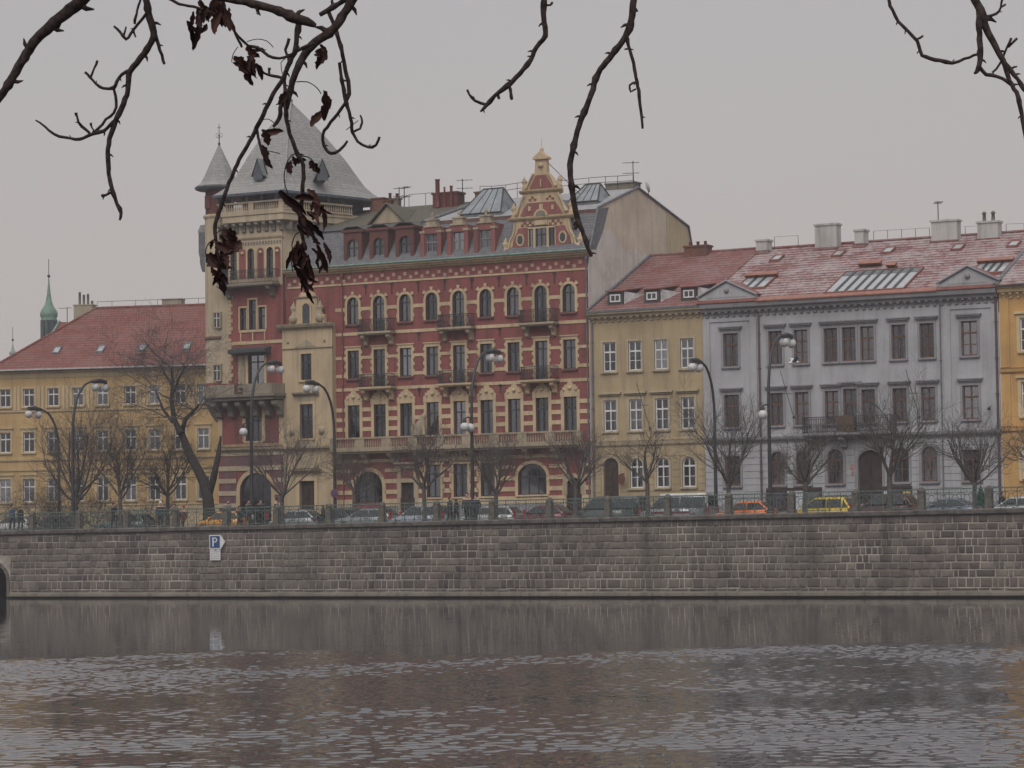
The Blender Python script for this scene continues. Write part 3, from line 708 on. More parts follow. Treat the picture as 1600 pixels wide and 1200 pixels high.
def sur_crest(w, h, rise):
    m = MB(); m.box(-w/2-.24, -w/2, -.07, .05, 0, h); m.box(w/2, w/2+.24, -.07, .05, 0, h); m.box(-w/2-.26, w/2+.26, -.09, .05, h+.002, h+.3)
    cr = [(-.80,.302),(.80,.302),(.80,.42),(.62,.55),(.66,.72),(.50,.70),(.42,.88),(.28,.83),(.2,1.02),(0,1.12),(-.2,1.02),(-.28,.83),(-.42,.88),(-.50,.70),(-.66,.72),(-.62,.55),(-.80,.42)]
    m.prism([(x, h+z) for x, z in cr], -.08, .05)
    m.lathe([(.001,-.16),(.13,-.1),(.17,0),(.13,.1),(.001,.16)], (0,-.08), 8, True, h+.62)
    for s in (-1, 1): m.lathe([(.001,-.1),(.09,-.05),(.1,0),(.09,.05),(.001,.1)], (s*.48,-.08), 8, True, h+.5)
    return m
def sur_plain(o=.2, proud=.06):
    def f(w, h, rise): return ring(MB(), w, h, rise, o, -proud, .05, 0.0, bottom=False)
    return f
SILLR = plain('red_sill', (.16,.075,.07), .8)
for i, h in enumerate(r1):
    window(RB, *h, nx=2, transom=.70 if i not in doors else .77, surround=(CREAM, 'arch', sur_arch), sill=None if i in doors else SILLR, name='balcony_door' if i in doors else 'window')
for i, h in enumerate(r2):
    window(RB, *h, nx=2, transom=.72 if i not in doors else .80, surround=(CREAM, 'rect', sur_rect), sill=None if i in doors else SILLR, name='balcony_door' if i in doors else 'window')
for i, h in enumerate(r3): window(RB, *h, nx=2, transom=.68, surround=(CREAM, 'crest', sur_crest))
def sur_ground(w, h, rise):
    m = MB(); teeth(m, w, -.0, h, .06, .18, .34, .42); m.box(-w/2-.3, w/2+.3, -.1, .05, h+.002, h+.16)
    for k in range(-3, 4):                                # fan of pale wedges over the lintel
        a = math.pi/2 - k*.20; c, s = math.cos(a), math.sin(a); r0, r1_ = 1.25, 1.95
        m.prism([(c*r0-s*.06, h-1.0+s*r0+c*.06),(c*r0+s*.06, h-1.0+s*r0-c*.06),(c*r1_+s*.1, h-1.0+s*r1_-c*.1),(c*r1_-s*.1, h-1.0+s*r1_+c*.1)], -.05, .05)
    return m
for h in g3: window(RB, *h, nx=2, transom=.72, surround=(CREAM, 'gr', sur_ground), sill=CREAM)
window(RB, *gB, nx=3, transom=.58, surround=(CREAM, 'big', sur_plain(.24)), sill=CREAM)
window(RB, *gA, nx=3, transom=.52, curtain=False, surround=(CREAM, 'shop', sur_plain(.30)), name='shop_arch')
RB.part('shop_awning', MB().loft([[(x,.16,6.6),(x,-.35,6.15),(x,-.35,5.95),(x,.16,6.4)] for x in (-24.25,-22.05)], False), plain('red_awning', (.16,.035,.04), .8))
def door_leaf(T, h, mat, sur=None, v=.22, panels=True):
    uc, zb, w, ht, rise = h
    p = [(uc-w/2, zb), (uc+w/2, zb)] + ([(uc+w/2, zb+ht), (uc-w/2, zb+ht)] if rise <= 0 else arc(uc, zb+ht-rise, w, rise))
    d = T.part('door', MB().prism(p, v, v+.08), mat)
    if panels:
        m = MB()
        for s in (-1, 1):
            for k in range(3): m.box(uc+s*w*.25-w*.17, uc+s*w*.25+w*.17, v-.03, v-.001, zb+.25+k*ht*.25, zb+.25+k*ht*.25+ht*.19)
        m.box(uc-.02, uc+.02, v-.04, v-.001, zb, zb+ht*.84)
        sub(d, 'door_panels', m, mat)
    sub(d, 'handle', MB().ball((uc+.1, v-.06, zb+1.05), .05, 8, 5), COPPERN)
    if sur:
        o = sur[1](w, ht, rise); sub(d, 'surround', o, sur[0], (uc, 0, zb))
    return d
door_leaf(RB, gD, WOODD, (OLDCREAM, sur_plain(.3, .12))); door_leaf(RB, gE, WOODD, (CREAM, sur_plain(.32, .1)))
# ---- string courses
def gaps(rows, z0, z1, o=.16): return [(h[0]-h[2]/2-o, h[0]+h[2]/2+o) for h in rows if h[1]-.1 < z1 and h[1]+h[3]+.1 > z0]
U0, U1 = -25.98, -4.52
for z0, z1 in ((21.08,21.34),):            band(RB, 'string_course', U0, U1, z0, z1, CREAM, .045, skip=gaps(r1, z0, z1))
band(RB, 'string_course', U0, U1, 19.22, 19.46, CREAM, .05, skip=[(cols[i]-1.4, cols[i]+1.4) for i in doors])
for z0, z1 in ((17.42,17.64),(16.05,16.30)): band(RB, 'string_course', U0, U1, z0, z1, CREAM, .045, skip=gaps(r2, z0, z1))
band(RB, 'string_course', U0, U1, 15.02, 15.26, CREAM, .05, skip=[(cols[i]-1.4, cols[i]+1.4) for i in doors])
for z0, z1 in ((13.46,13.76),(12.72,13.02),(11.98,12.28)): band(RB, 'string_course', U0, U1, z0, z1, CREAM, .05, skip=gaps(r3, z0, z1, .2))
gr = g3 + [gA, gD, gB, gE]
for z0, z1 in ((9.62,9.86),(8.86,9.12),(8.02,8.34),(7.22,7.54)): band(RB, 'string_course', U0, U1, z0, z1, CREAM, .06, skip=gaps(gr, z0, z1, .24) + [(-20.6,-18.9), (-6.7,-5.0)])
band(RB, 'plinth_course', U0, U1, 6.3, 6.86, CREAM, .09, skip=gaps(gr, 6.3, 6.6, .28)); band(RB, 'plinth', U0, U1, GZ-.45, 6.28, GREY2, .12, skip=gaps(gr, 5.2, 6.2, .28))
for u in (-20.62, -6.72): RB.part('door_pier', MB().box(u, u+.3, -.14, .05, 6.9, 9.3), OLDCREAM)
for u in (-19.2, -5.3): RB.part('door_pier', MB().box(u, u+.3, -.14, .05, 6.9, 9.3), OLDCREAM)
RB.part('door_hood', bracket(-19.75, 9.55, 2.0, .5, .5), OLDCREAM)
# ---- frieze and main cornice
band(RB, 'string_course', -30.3, U1, 23.06, 23.2, CREAM, .05)
fb = MB(); u = -30.1; k = 0
while u < -4.8:
    z = 23.62 if k % 2 else 23.36; fb.box(u-.13, u+.13, -.06, .05, z-.12, z+.13); u += .49; k += 1
tag(RB.part('frieze_blocks', fb, plaster('pink_stone', (.44,.31,.25), amt=.4)), kind='stuff')
RB.part('cornice', cornice(-30.4, -4.3, 24.0, [(.08,0),(.12,.1),(.34,.16),(.36,.26),(.52,.30),(.56,.42)]), CREAM)
gt = MB(); gt.tube([(-30.3,-.56,24.50),(-4.35,-.56,24.46)], .09, 8); gt.box(-30.3, -4.35, -.6, .3, 24.43, 24.5)
RB.part('gutter', gt, COPPER)
for z, mm in ((22.62,.42),(18.9,.3),(14.75,.3)):
    for i in range(8):
        u = cols[i]+1.146; a = MB(); a.tube([(u,-.05,z+mm),(u,-.05,z-mm)], .035, 5)
        for s in (-1, 1): a.tube([(u,-.05,z+mm*.3),(u+s*.14,-.05,z+mm*.65),(u+s*.1,-.05,z+mm*.95),(u,-.05,z+mm)], .022, 4)
        RB.part('wall_anchor', a, IRON)
pipe(RB, -25.35, GZ+.1, 23.9, RUSTY); pipe(RB, -4.62, GZ+.1, 24.0, LEAD)
# ---- balconies
for z in (19.40, 15.26):
    for i in doors: iron_balcony(RB, cols[i], z, 2.75, .95, .8, IRON, OLDCREAM if z > 17 else CREAM, solid=0)
lb = RB.part('long_balcony', MB().box(-25.9,-4.7,-1.15,.05,10.42,10.62).box(-25.9,-4.7,-1.0,.05,10.28,10.42), OLDCREAM)
for i in range(10):
    u = cols[0]-1.1+2.292*i; sub(lb, 'bracket', bracket(u, 10.28, .4, .85, .8), OLDCREAM)
baluster_run(-25.9, -4.7, 10.62, .86, -.98, OLDCREAM, RB, piers=[(cols[0]-1.5, cols[0]-.9)] + [(c+.75, c+1.55) for c in cols[:-1]] + [(-5.3,-4.7)])
st = MB(); x = onY(654, 672, 18.9).x
st.loft([[(x+cx+rx*math.cos(t), -.98+ry*math.sin(t), z) for t in [2*math.pi*i/10 for i in range(10)]] for z, rx, ry, cx in ((11.48,.62,.3,0),(11.62,.6,.3,0),(11.9,.55,.3,.02),(12.2,.48,.28,.08),(12.5,.36,.25,.2),(12.68,.2,.18,.3),(12.78,.24,.2,.36),(12.95,.22,.19,.38),(13.08,.06,.06,.36))])
st.tube([(x-.5,-.98,11.5),(x-.62,-1.0,12.0),(x-.5,-1.0,12.3)], [.16,.12,.08], 6); st.tube([(x+.5,-1.2,11.5),(x+.46,-1.15,12.1),(x+.25,-1.1,12.4)], [.13,.12,.1], 6)
RB.part('stone_lion', st, OLDCREAM)

# ---- mansard roof, dormers, skylights
EA, BRK, RDG = (-.3, 24.5), (2.0, 27.62), (8.3, 29.85)
rf = MB(); rf.poly([(-30.2,EA[0],EA[1]),(-4.5,EA[0],EA[1]),(-4.5,BRK[0],BRK[1]),(-30.2,BRK[0],BRK[1])])
roof = RB.part('roof', rf, SLATE)
sub(roof, 'upper_slope', MB().poly([(-30.2,BRK[0],BRK[1]),(-19.2,BRK[0],BRK[1]),(-17.4,RDG[0],RDG[1]),(-30.2,RDG[0],RDG[1])]), SLATED)
sub(roof, 'upper_slope', MB().poly([(-19.2,BRK[0],BRK[1]),(-4.5,BRK[0],BRK[1]),(-4.5,RDG[0],RDG[1]),(-17.4,RDG[0],RDG[1])]), SLATES)
sub(roof, 'back_slope', MB().poly([(-30.2,RDG[0],RDG[1]),(-4.5,RDG[0],RDG[1]),(-4.5,17.3,27.7),(-30.2,17.3,27.7)]).poly([(-30.2,17.3,27.7),(-4.5,17.3,27.7),(-4.5,18,25.5),(-30.2,18,25.5)]), SLATED)
sub(roof, 'eaves_edge', MB().box(-30.2, -19.4, 1.72, 2.12, 27.5, 27.74), LEAD)
sub(roof, 'eaves_edge', MB().box(-19.0, -4.5, 1.82, 2.06, 27.2, 27.66), plain('brown_red_fascia', (.13,.07,.06), .7))
dx = 1.9; hv = MB()
for a, b in (((-19.3,BRK[0],BRK[1]),(-17.4,RDG[0],RDG[1])),): hv.tube([Vector(a)+Vector((0,0,.1)), Vector(b)+Vector((0,0,.1))], .14, 6)
sub(roof, 'valley_flashing', hv, LEAD)
m = MB()                                       # small triangular dormer on the mossy slope
m.poly([(-24.3,2.6,27.9),(-21.4,2.6,27.9),(-22.85,2.6,29.25)]); sub(roof, 'gablet', m, OLDCREAM)
m = MB(); m.poly([(-24.6,2.4,27.78),(-22.85,2.4,29.4),(-22.85,6.9,29.4)]).poly([(-21.1,2.4,27.78),(-22.85,2.4,29.4),(-22.85,6.9,29.4)])
m.tube([(-24.6,2.4,27.8),(-22.85,2.4,29.42),(-21.1,2.4,27.8)], .09, 5); sub(roof, 'gablet_roof', m, SLATED)
for i, c in enumerate(cols[:6]):
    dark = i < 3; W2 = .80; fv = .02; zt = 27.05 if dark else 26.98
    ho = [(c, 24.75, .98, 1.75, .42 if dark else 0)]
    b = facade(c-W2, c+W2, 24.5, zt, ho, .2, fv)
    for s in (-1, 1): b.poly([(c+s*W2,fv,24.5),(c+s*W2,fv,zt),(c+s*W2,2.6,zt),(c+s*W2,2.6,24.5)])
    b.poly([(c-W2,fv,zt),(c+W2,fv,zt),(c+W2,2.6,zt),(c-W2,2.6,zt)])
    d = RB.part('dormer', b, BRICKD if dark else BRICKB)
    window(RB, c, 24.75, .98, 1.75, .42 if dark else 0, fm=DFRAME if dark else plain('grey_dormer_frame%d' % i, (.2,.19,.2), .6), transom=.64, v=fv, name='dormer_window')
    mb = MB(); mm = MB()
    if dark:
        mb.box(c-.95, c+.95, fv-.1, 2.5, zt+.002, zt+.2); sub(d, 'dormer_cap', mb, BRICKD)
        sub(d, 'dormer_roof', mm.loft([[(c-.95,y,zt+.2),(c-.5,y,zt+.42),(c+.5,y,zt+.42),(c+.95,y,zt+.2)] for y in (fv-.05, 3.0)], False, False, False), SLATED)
    else:
        for s in (-1, 1): sub(d, 'pilaster', MB().box(c+s*.72-.16, c+s*.72+.16, fv-.10, .3, 24.5, 26.55), BRICKB); mm.box(c+s*.72-.22, c+s*.72+.22, fv-.15, .3, 26.55, 26.72)
        mm.box(c-.62, c+.62, fv-.08, .5, zt+.002, zt+.14); mm.box(c-.42, c+.42, fv-.02, .5, zt+.14, zt+.5); mm.box(c-.5, c+.5, fv-.08, .5, zt+.5, zt+.62); urn(mm, c, .2, zt+.62, .62)
        sub(d, 'dormer_crown', mm, OLDCREAM)
        sub(d, 'dormer_roof', MB().loft([[(c-.8,y,zt+.01),(c,y,zt+.3),(c+.8,y,zt+.01)] for y in (.35, 2.9)], False, False, False), LEAD)

def pyramid_light(uc, v, w, hv, top):
    """glazed lantern: ridge of glass on a lead kerb"""
    z0 = slope_z(v-hv/2, BRK, RDG); m = MB(); m.box(uc-w/2, uc+w/2, v-hv/2, v+hv/2, z0-.3, z0+.22)
    o = RB.part('roof_lantern', m, LEAD)
    a, b, c, d = (uc-w/2, v-hv/2, z0+.24), (uc+w/2, v-hv/2, z0+.24), (uc+w/2, v+hv/2, z0+.24), (uc-w/2, v+hv/2, z0+.24)
    t0, t1 = (uc-w*.18, v, top), (uc+w*.30, v, top)
    for q in ((a, b, t1, t0), (b, c, t1), (c, d, t0, t1), (d, a, t0)): sub(o, 'glazing', MB().poly(q), SKYGLB)
    f = MB()
    for p, q in ((a,t0),(b,t1),(c,t1),(d,t0),(t0,t1),(a,b)): f.bar(p, q, .06, 5)
    for s in (.25,.5,.75): f.bar(Vector(a).lerp(Vector(b), s), Vector(t0).lerp(Vector(t1), s), .04, 4)
    sub(o, 'glazing_bars', f, IRON)
pyramid_light(-14.9, 4.5, 3.6, 3.6, 30.15); pyramid_light(-6.9, 5.4, 2.6, 3.0, 30.0)

# ---- stepped gable on the right
GU = -8.3
KX = 1.13                                       # the gable is a little broader than it is high
def sym(pts): return [(GU+x*KX, z) for x, z in pts] + [(GU-x*KX, z) for x, z in reversed(pts)]
gs = sym([(2.85,24.5),(2.85,24.7),(2.42,24.95),(2.3,25.5),(2.02,26.1),(1.95,26.9),(2.3,26.95),(2.3,27.2),(2.05,27.55),(1.95,27.3),(1.72,27.7),(1.4,28.2),(1.18,28.75),(1.45,28.85),(1.45,29.15),(1.28,29.5),(.95,29.7),(.72,30.1),(.46,30.4),(.40,31.35)])
gw = (GU, 24.55, .9, 1.95, 0); gl_ = [(GU+s*.86, 24.55, .42, 1.75, 0) for s in (-1, 1)]
gb = MB(); gb.prism(gs, .12, .5)
gable = RB.part('gable', gb, CREAM)
def pan(pts, name='brick_panel', mt=BRICKB, y=-.0):
    pts = [(GU+(x-GU)*KX if abs(x-GU) > 1.2 or z > 27 else x, z) for x, z in pts]; return sub(gable, name, MB().prism(pts, .07, .119), mt)
for s in (-1, 1):
    pan([(GU+s*x, z) for x, z in ((1.16,24.7),(2.2,24.7),(2.05,25.6),(1.78,26.1),(1.7,26.4),(1.16,26.4))])
    ov = [(GU+s*1.75+.22*math.cos(t), 25.55+.33*math.sin(t)) for t in [2*math.pi*i/14 for i in range(14)]]
    ov2 = [(GU+s*1.75+.34*math.cos(t), 25.55+.47*math.sin(t)) for t in [2*math.pi*i/14 for i in range(14)]]
    sub(gable, 'oval_frame', MB().prism(ov2, .02, .068), CREAM); sub(gable, 'oval_window', MB().prism(ov, -.005, .018), plain('oval_glass%d' % s, (.05,.06,.065), .15))
    ck = MB()
    for k in range(5):
        for r in range(2):
            if (k+r) % 2 == 0: ck.box(GU+s*(.72+k*.22)-.1, GU+s*(.72+k*.22)+.1, .08, .119, 26.5+r*.19, 26.68+r*.19)
    tag(sub(gable, 'chequer_bricks', ck, BRICKB), kind='stuff')
    ck = MB()
    for k in range(3):
        for r in range(2):
            if (k+r) % 2 == 0: ck.box(GU+s*(.5+k*.22)-.1, GU+s*(.5+k*.22)+.1, .08, .119, 28.36+r*.16, 28.51+r*.16)
    tag(sub(gable, 'chequer_bricks', ck, BRICKB), kind='stuff')
    for ux, uz, us_ in ((2.08,27.35,1.1),(1.3,29.35,.95),(2.72,24.7,1.3)): sub(gable, 'urn', urn(MB(), GU+s*ux*KX, .28, uz, us_), CREAM)
    sc = MB(); sc.tube([(GU+s*x*KX, .10, z) for x, z in ((2.75,24.72),(2.62,24.95),(2.42,25.0),(2.36,25.35),(2.26,25.65),(2.08,25.95),(2.0,26.3),(1.97,26.85))], [.16,.15,.1,.09,.1,.1,.09,.08], 6)
    sc.tube([(GU+s*(1.85-.075*k)*KX, .05, 27.4+k*.17) for k in range(9)], [.17,.17,.12,.09,.08,.08,.09,.1,.08], 6)
    sc.tube([(GU+s*(1.1-.07*k)*KX, .05, 29.3+k*.13) for k in range(9)], [.13,.13,.1,.08,.07,.07,.07,.08,.06], 6); sub(gable, 'scroll', sc, CREAM)
pan([(GU-1.55,27.3),(GU+1.55,27.3),(GU+1.3,27.75),(GU+1.0,28.2),(GU-1.0,28.2),(GU-1.3,27.75)])
for x, w, h in ((-.95,.2,.36),(0,.3,.6),(.95,.2,.36)): sub(gable, 'pale_block', MB().box(GU+x-w/2, GU+x+w/2, .03, .068, 27.78-h/2+.02, 27.78+h/2), CREAM)
pan([(GU-.85,29.25),(GU+.85,29.25),(GU+.6,29.75),(GU+.38,30.2),(GU-.38,30.2),(GU-.6,29.75)])
sub(gable, 'pale_block', MB().box(GU-.05, GU+.05, .03, .068, 29.35, 29.9), CREAM)
for k, (z, w) in enumerate(((26.92,2.7),(28.9,1.75))): sub(gable, 'ledge', cornice(GU-w, GU+w, z, [(-.02,0),(.1,.05),(.2,.16),(.22,.24)], .12), CREAM)
sub(gable, 'lunette', MB().prism(arc(GU, 27.2, 1.1, .52), -.05, .068), CREAM); sub(gable, 'lunette_shell', MB().prism(arc(GU, 27.24, .8, .36), -.07, -.052), DARKST)
sub(gable, 'pedestal_cap', MB().box(GU-.6,GU+.6,-.05,.65,31.35,31.5).prism([(GU-.6,31.5),(GU+.6,31.5),(GU,31.95)], -.02, .6), CREAM)
um = MB(); um.lathe([(.14,0),(.1,.1),(.16,.22),(.1,.36),(.04,.42),(.001,.5)], (GU,.3), 10, True, 31.85); um.bar((GU,.3,32.3),(GU,.3,32.9),.02); sub(gable, 'finial', um, CREAM)
sub(gable, 'rosette', MB().lathe([(.001,-.2),(.2,-.12),(.22,0),(.2,.12),(.001,.2)], (GU,.12), 10, True, 30.9), CREAM)
for s in (-1, 1): sub(gable, 'mullion_pier', MB().box(GU+s*.545-.09, GU+s*.545+.09, -.02, .118, 24.55, 26.3), CREAM)
window(RB, GU, 24.56, .86, 1.95, 0, transom=.66, v=-.12, dep=.2, name='gable_window')
for s in (-1, 1): window(RB, GU+s*.83, 24.56, .36, 1.75, 0, nx=1, transom=0, v=-.12, dep=.2, name='gable_window', curtain=False)
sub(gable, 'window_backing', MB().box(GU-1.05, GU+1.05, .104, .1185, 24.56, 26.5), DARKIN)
sub(gable, 'window_head', MB().box(GU-1.1,GU+1.1,-.0,.118,26.30,26.42).box(GU-.5,GU+.5,.0,.118,26.55,26.9), CREAM)
sub(gable, 'back_roof', MB().poly([(GU-2.0,.5,26.9),(GU,.5,28.6),(GU,6.5,28.9),(GU-2.0,2.2,27.3)]).poly([(GU+2.0,.5,26.9),(GU,.5,28.6),(GU,6.5,28.9),(GU+2.0,2.2,27.3)]), SLATE)
sub(gable, 'stay_rod', MB().bar((GU+.45,.4,31.1),(GU+1.6,3.2,29.0),.03), IRON)

# ---- bare side wall
fw = MB(); X = -4.48
prof = [(0.02,GZ),(0.02,24.3),(.3,24.9),(1.55,27.62),(RDG[0],29.82),(17.2,27.75),(18,25.6),(18,GZ)]
fw.poly([(X,y,z) for y,z in prof]); fire = RB.part('side_wall', fw, FIRE)
sub(fire, 'patched_render', MB().poly([(X+.02,.05,19),(X+.02,10.6,19),(X+.02,10.4,24.9),(X+.02,8.0,25.3),(X+.02,6.0,24.9),(X+.02,3.6,26.3),(X+.02,2.2,26.1),(X+.02,.9,25.7),(X+.02,.05,24.2)]), FIRE2)
sub(fire, 'pale_render', MB().poly([(X+.02,13.3,20),(X+.02,18,20),(X+.02,18,25.55),(X+.02,17.15,27.65),(X+.02,13.3,28.6)]), plaster('yellow_side_render', (.50,.42,.285), amt=.3))
ed = MB(); pe = [(.0,24.45),(.32,25.0),(1.55,27.7),(RDG[0],29.9),(17.25,27.82),(18.05,25.6)]
ed.tube([(X+.05,y,z) for y,z in pe], .10, 6); sub(fire, 'verge_flashing', ed, LEAD)
sub(fire, 'lead_cheek', MB().poly([(X+.03,.1,24.5),(X+.03,.45,25.1),(X+.03,1.6,27.6),(X+.03,3.4,27.9),(X+.03,2.3,25.9),(X+.03,1.2,24.6)]), LEAD)

# ---- chimneys, flues, roof walk
def px_chim(name, x0, x1, yt, yb, Y, mat, d=.9, T=RB, cap=.12, flues=0, fl=.5, fmat=None):
    a = onY(x0, (yt+yb)/2, Y); b = onY(x1, (yt+yb)/2, Y); zt = onY((x0+x1)/2, yt, Y).z; zb = onY((x0+x1)/2, yb, Y).z
    v = Y-T.o.location.y if T is RB else Y-FY
    o = T.part(name, chimney(MB(), a.x, b.x, v, v+d, zb-1.0, zt, cap), mat)
    for k in range(flues):
        x = a.x+(b.x-a.x)*(k+.5)/flues; sub(o, 'flue_pot', MB().lathe([(.13,0),(.11,fl),(.14,fl),(.14,fl+.06),(.02,fl+.08)], (x, v+d/2), 8, True, zt), fmat or CHBRICK)
    return o
px_chim('chimney', 578, 599, 309, 327, 27.5, CHBRICK, cap=.1); px_chim('chimney', 599, 611, 312, 325, 27.5, CHBRICK, cap=.1, flues=1)
px_chim('chimney', 614, 622, 309, 325, 27.8, DARKST, .5, flues=1, fl=.3)
c1 = px_chim('chimney', 676, 714, 300, 322, 27.0, BRICKD, 1.2, cap=.15)
for x, yt, w in ((683,280,.17),(694,292,.07),(704.5,290,.11)):
    p = onY(x, yt, 26.8); sub(c1, 'flue_pipe', MB().lathe([(w,-2.2),(w,-.1),(w*1.2,-.08),(w*1.2,0),(.01,.02)], (p.x, 6.85), 10, True, p.z), plain('red_flue%d' % x, (.20,.07,.07), .6))
px_chim('chimney', 742, 781, 298, 310, 28.2, CHBRICK, 1.0); px_chim('chimney', 946, 992, 285, 300, 28.6, DARKST, 1.0, cap=.1)
pt = onY(839, 281, 27.5); o = RB.part('vent_drum', MB().lathe([(.62,-2.5),(.62,-.7),(.72,-.65),(.72,-.35),(.55,-.3),(.55,0),(.02,.1)], (pt.x, 7.5), 14, True, pt.z), LEAD)
sub(o, 'vent_cap', MB().lathe([(.42,0),(.42,.28),(.02,.34)], (pt.x, 7.5), 12, True, pt.z+.1), SLATES)
rw = MB(); pts = [onY(x, y, 28.4) for x, y in ((750,291),(768,291),(790,289),(808,286),(826,284),(860,284),(890,281),(920,278),(946,276),(965,275),(990,273))]
for p in pts: rw.bar((p.x, 8.4, 29.6), (p.x, 8.4, p.z), .025)
for dz in (0, -.42): rw.tube([(p.x, 8.4, p.z+dz) for p in pts], .022, 4)
RB.part('roof_walk_railing', rw, IRON)
rw = MB(); pts = [onY(x, y, 28.4) for x, y in ((639,304),(665,302),(677,301))]
for p in pts: rw.bar((p.x, 8.4, 29.6), (p.x, 8.4, p.z), .025)
rw.tube([(p.x, 8.4, p.z) for p in pts], .02, 4); RB.part('roof_walk_railing', rw, IRON)

# ================================================================== tower, turret and pale bay of the same house
TV = -.4                                        # the tower front stands a little proud
TL, TR_ = -36.5, -30.46
LT = 14.95                                      # level of the big balcony
# ground and first floor of the tower
tA = (-33.1, 4.9, 2.9, 4.15, 1.4); t1 = (-33.2, 11.5, 1.5, 2.55, 0)
tL = (-32.95, 15.3, 1.5, 2.85, 0)
tw = [(-33.25, 20.08, .66, 2.3, 0)] + [(-33.25+s*.86, 20.08, .62, 1.7, 0) for s in (-1, 1)]
tA3 = [(u, 24.0, .62, 2.35, .31) for u in (-34.95,-33.35,-31.6)]
th = [tA, t1, tL] + tw + tA3
fc = facade(TL, TR_, GZ-.45, 28.1, th, .3, TV)
fc.poly([(TR_,TV,GZ),(TR_,TV,28.1),(TR_,.0,28.1),(TR_,.0,GZ)]); fc.poly([(TL,TV,GZ),(TL,TV,28.1),(TL,9,28.1),(TL,9,GZ)])
RB.part('tower_wall', fc, BRICK)
C_ = (TR_ + 2.1, TV + 6.4)
RB.part('tower_side_wall', MB().poly([(TR_,TV,24.4),(TR_,TV,28.1),(C_[0],C_[1],28.1),(C_[0],C_[1],24.4)]), CREAM2)
window(RB, *tA, nx=3, transom=.5, v=TV, curtain=False, surround=(CREAM, 'shop', sur_plain(.32)), name='shop_arch')
window(RB, *t1, nx=3, transom=.62, v=TV, surround=(CREAM, 'tw1', sur_plain(.28, .08)), sill=CREAM)
for h in tw: window(RB, *h, nx=1, transom=.6, v=TV, surround=(CREAM, 'tw', sur_plain(.13, .06)), sill=None, curtain=False)
for h in tA3: window(RB, *h, nx=1, transom=.7, v=TV, surround=(CREAM, 'ta3', sur_plain(.15, .07)), curtain=False)
window(RB, *tL, nx=2, transom=.8, v=TV, fm=WOODD, surround=(CREAM, 'tl', sur_plain(.2, .06)), name='loggia_door', curtain=False)
RB.part('window_apron', MB().box(-34.5,-32.0,TV-.07,TV+.05,19.88,20.06).box(-34.4,-34.3,TV-.06,TV+.05,19.1,19.87).box(-33.3,-33.2,TV-.06,TV+.05,19.1,19.87).box(-32.2,-32.1,TV-.06,TV+.05,19.1,19.87), CREAM)
# pale upper storey with arcade
up = facade(TL+.05, TR_-.02, 23.4, 28.1, tA3 + [(u, 24.0, .62, 2.35, .31) for u in (-34.15,-32.48,-30.95)], .06, TV-.03)
RB.part('arcade_storey', up, CREAM2)
for u in (-34.15,-32.48,-30.95): RB.part('arcade_panel', MB().prism([(u-.31,24.0),(u+.31,24.0)] + arc(u, 26.04, .62, .31), TV-.012, TV-.004), BRICK); 
for u in (-34.15,-32.48,-30.95): RB.part('medallion', MB().lathe([(.001,-.14),(.12,-.1),(.14,0),(.12,.1),(.001,.14)], (u, TV-.03), 8, True, 26.0), CREAM)
dn = MB()
for k in range(22): u = TL+.3+k*.265; dn.box(u-.06, u+.06, TV-.09, TV+.02, 26.62, 26.85)
tag(RB.part('dentils', dn, DARKST), kind='stuff')
RB.part('arcade_ledge', cornice(TL, TR_+.1, 27.0, [(.04,0),(.12,.1),(.16,.2)], TV), CREAM2)
# corbelled cornice under the gallery, front and side
for k in range(9):
    u = TL+.5+k*.69; RB.part('corbel', bracket(u, 28.3, .32, .55, .75, TV), DARKST)
for k in range(9):
    t = (k+.5)/9; x = TR_+(C_[0]-TR_)*t; y = TV+(C_[1]-TV)*t
    RB.part('corbel', MB().box(x-.1, x+.5, y-.15, y+.15, 27.65, 28.3), DARKST)
def ringpts(o, z):                               # tower plan grown by o
    return [(TL+1.5-o, TV-o, z), (TR_+o*.72, TV-o, z), (C_[0]+o*1.0, C_[1]+o*.1, z), (C_[0]+o*.9, 9.2+o, z), (TL+1.5-o, 9.2+o, z)]
sl = MB(); sl.loft([ringpts(.45,28.3), ringpts(.6,28.36), ringpts(.6,28.8), ringpts(.68,28.86), ringpts(.68,29.12)], False)
RB.part('gallery_slab', sl, CREAM2)
gl2 = MB(); gl2.loft([ringpts(-.5,29.0), ringpts(-.5,30.6)], False); RB.part('gallery_wall', gl2, plain('gallery_wall_shade', (.10,.105,.12), .8))  # wall coloured dark to paint the shade of the recess under the eaves
gp2 = MB()
for k in range(5): u = TL+.4+k*1.35; gp2.box(u-.09, u+.09, TV-.5, TV-.32, 29.8, 30.55)
for k in range(5):
    t = k/4.6; x = TR_+.42+(C_[0]-TR_)*t; y = TV-.4+(C_[1]-TV)*t; gp2.box(x-.09, x+.09, y-.09, y+.09, 29.8, 30.55)
tag(RB.part('gallery_posts', gp2, LEAD), kind='stuff')
baluster_run(TL+.4, TR_+.45, 29.12, .78, TV-.5, CREAM2, RB, 'gallery_balustrade', piers=[(TL+1.0,TL+1.3),(TL+3.3,TL+3.8),(TR_+.1,TR_+.45)], step=.17)
bm = MB(); n = 30
for k in range(n+1):
    t = k/n; x = TR_+.45+(C_[0]-TR_)*t; y = TV-.5+(C_[1]-TV)*t
    bm.lathe([(.05,.12),(.075,.3),(.04,.5),(.06,.65)], (x, y), 6, True, 29.12)
e = Vector((C_[0]-TR_, C_[1]-TV, 0)); nn = Vector((e.y, -e.x, 0)).normalized()*.14
for z0, z1 in ((29.12,29.24),(29.77,29.9)):
    p0 = Vector((TR_+.45, TV-.5, 0)); p1 = p0+e; bm.slab([p0-nn, p0+nn, p1+nn, p1-nn], z0, z1)
RB.part('gallery_balustrade', bm, CREAM2)
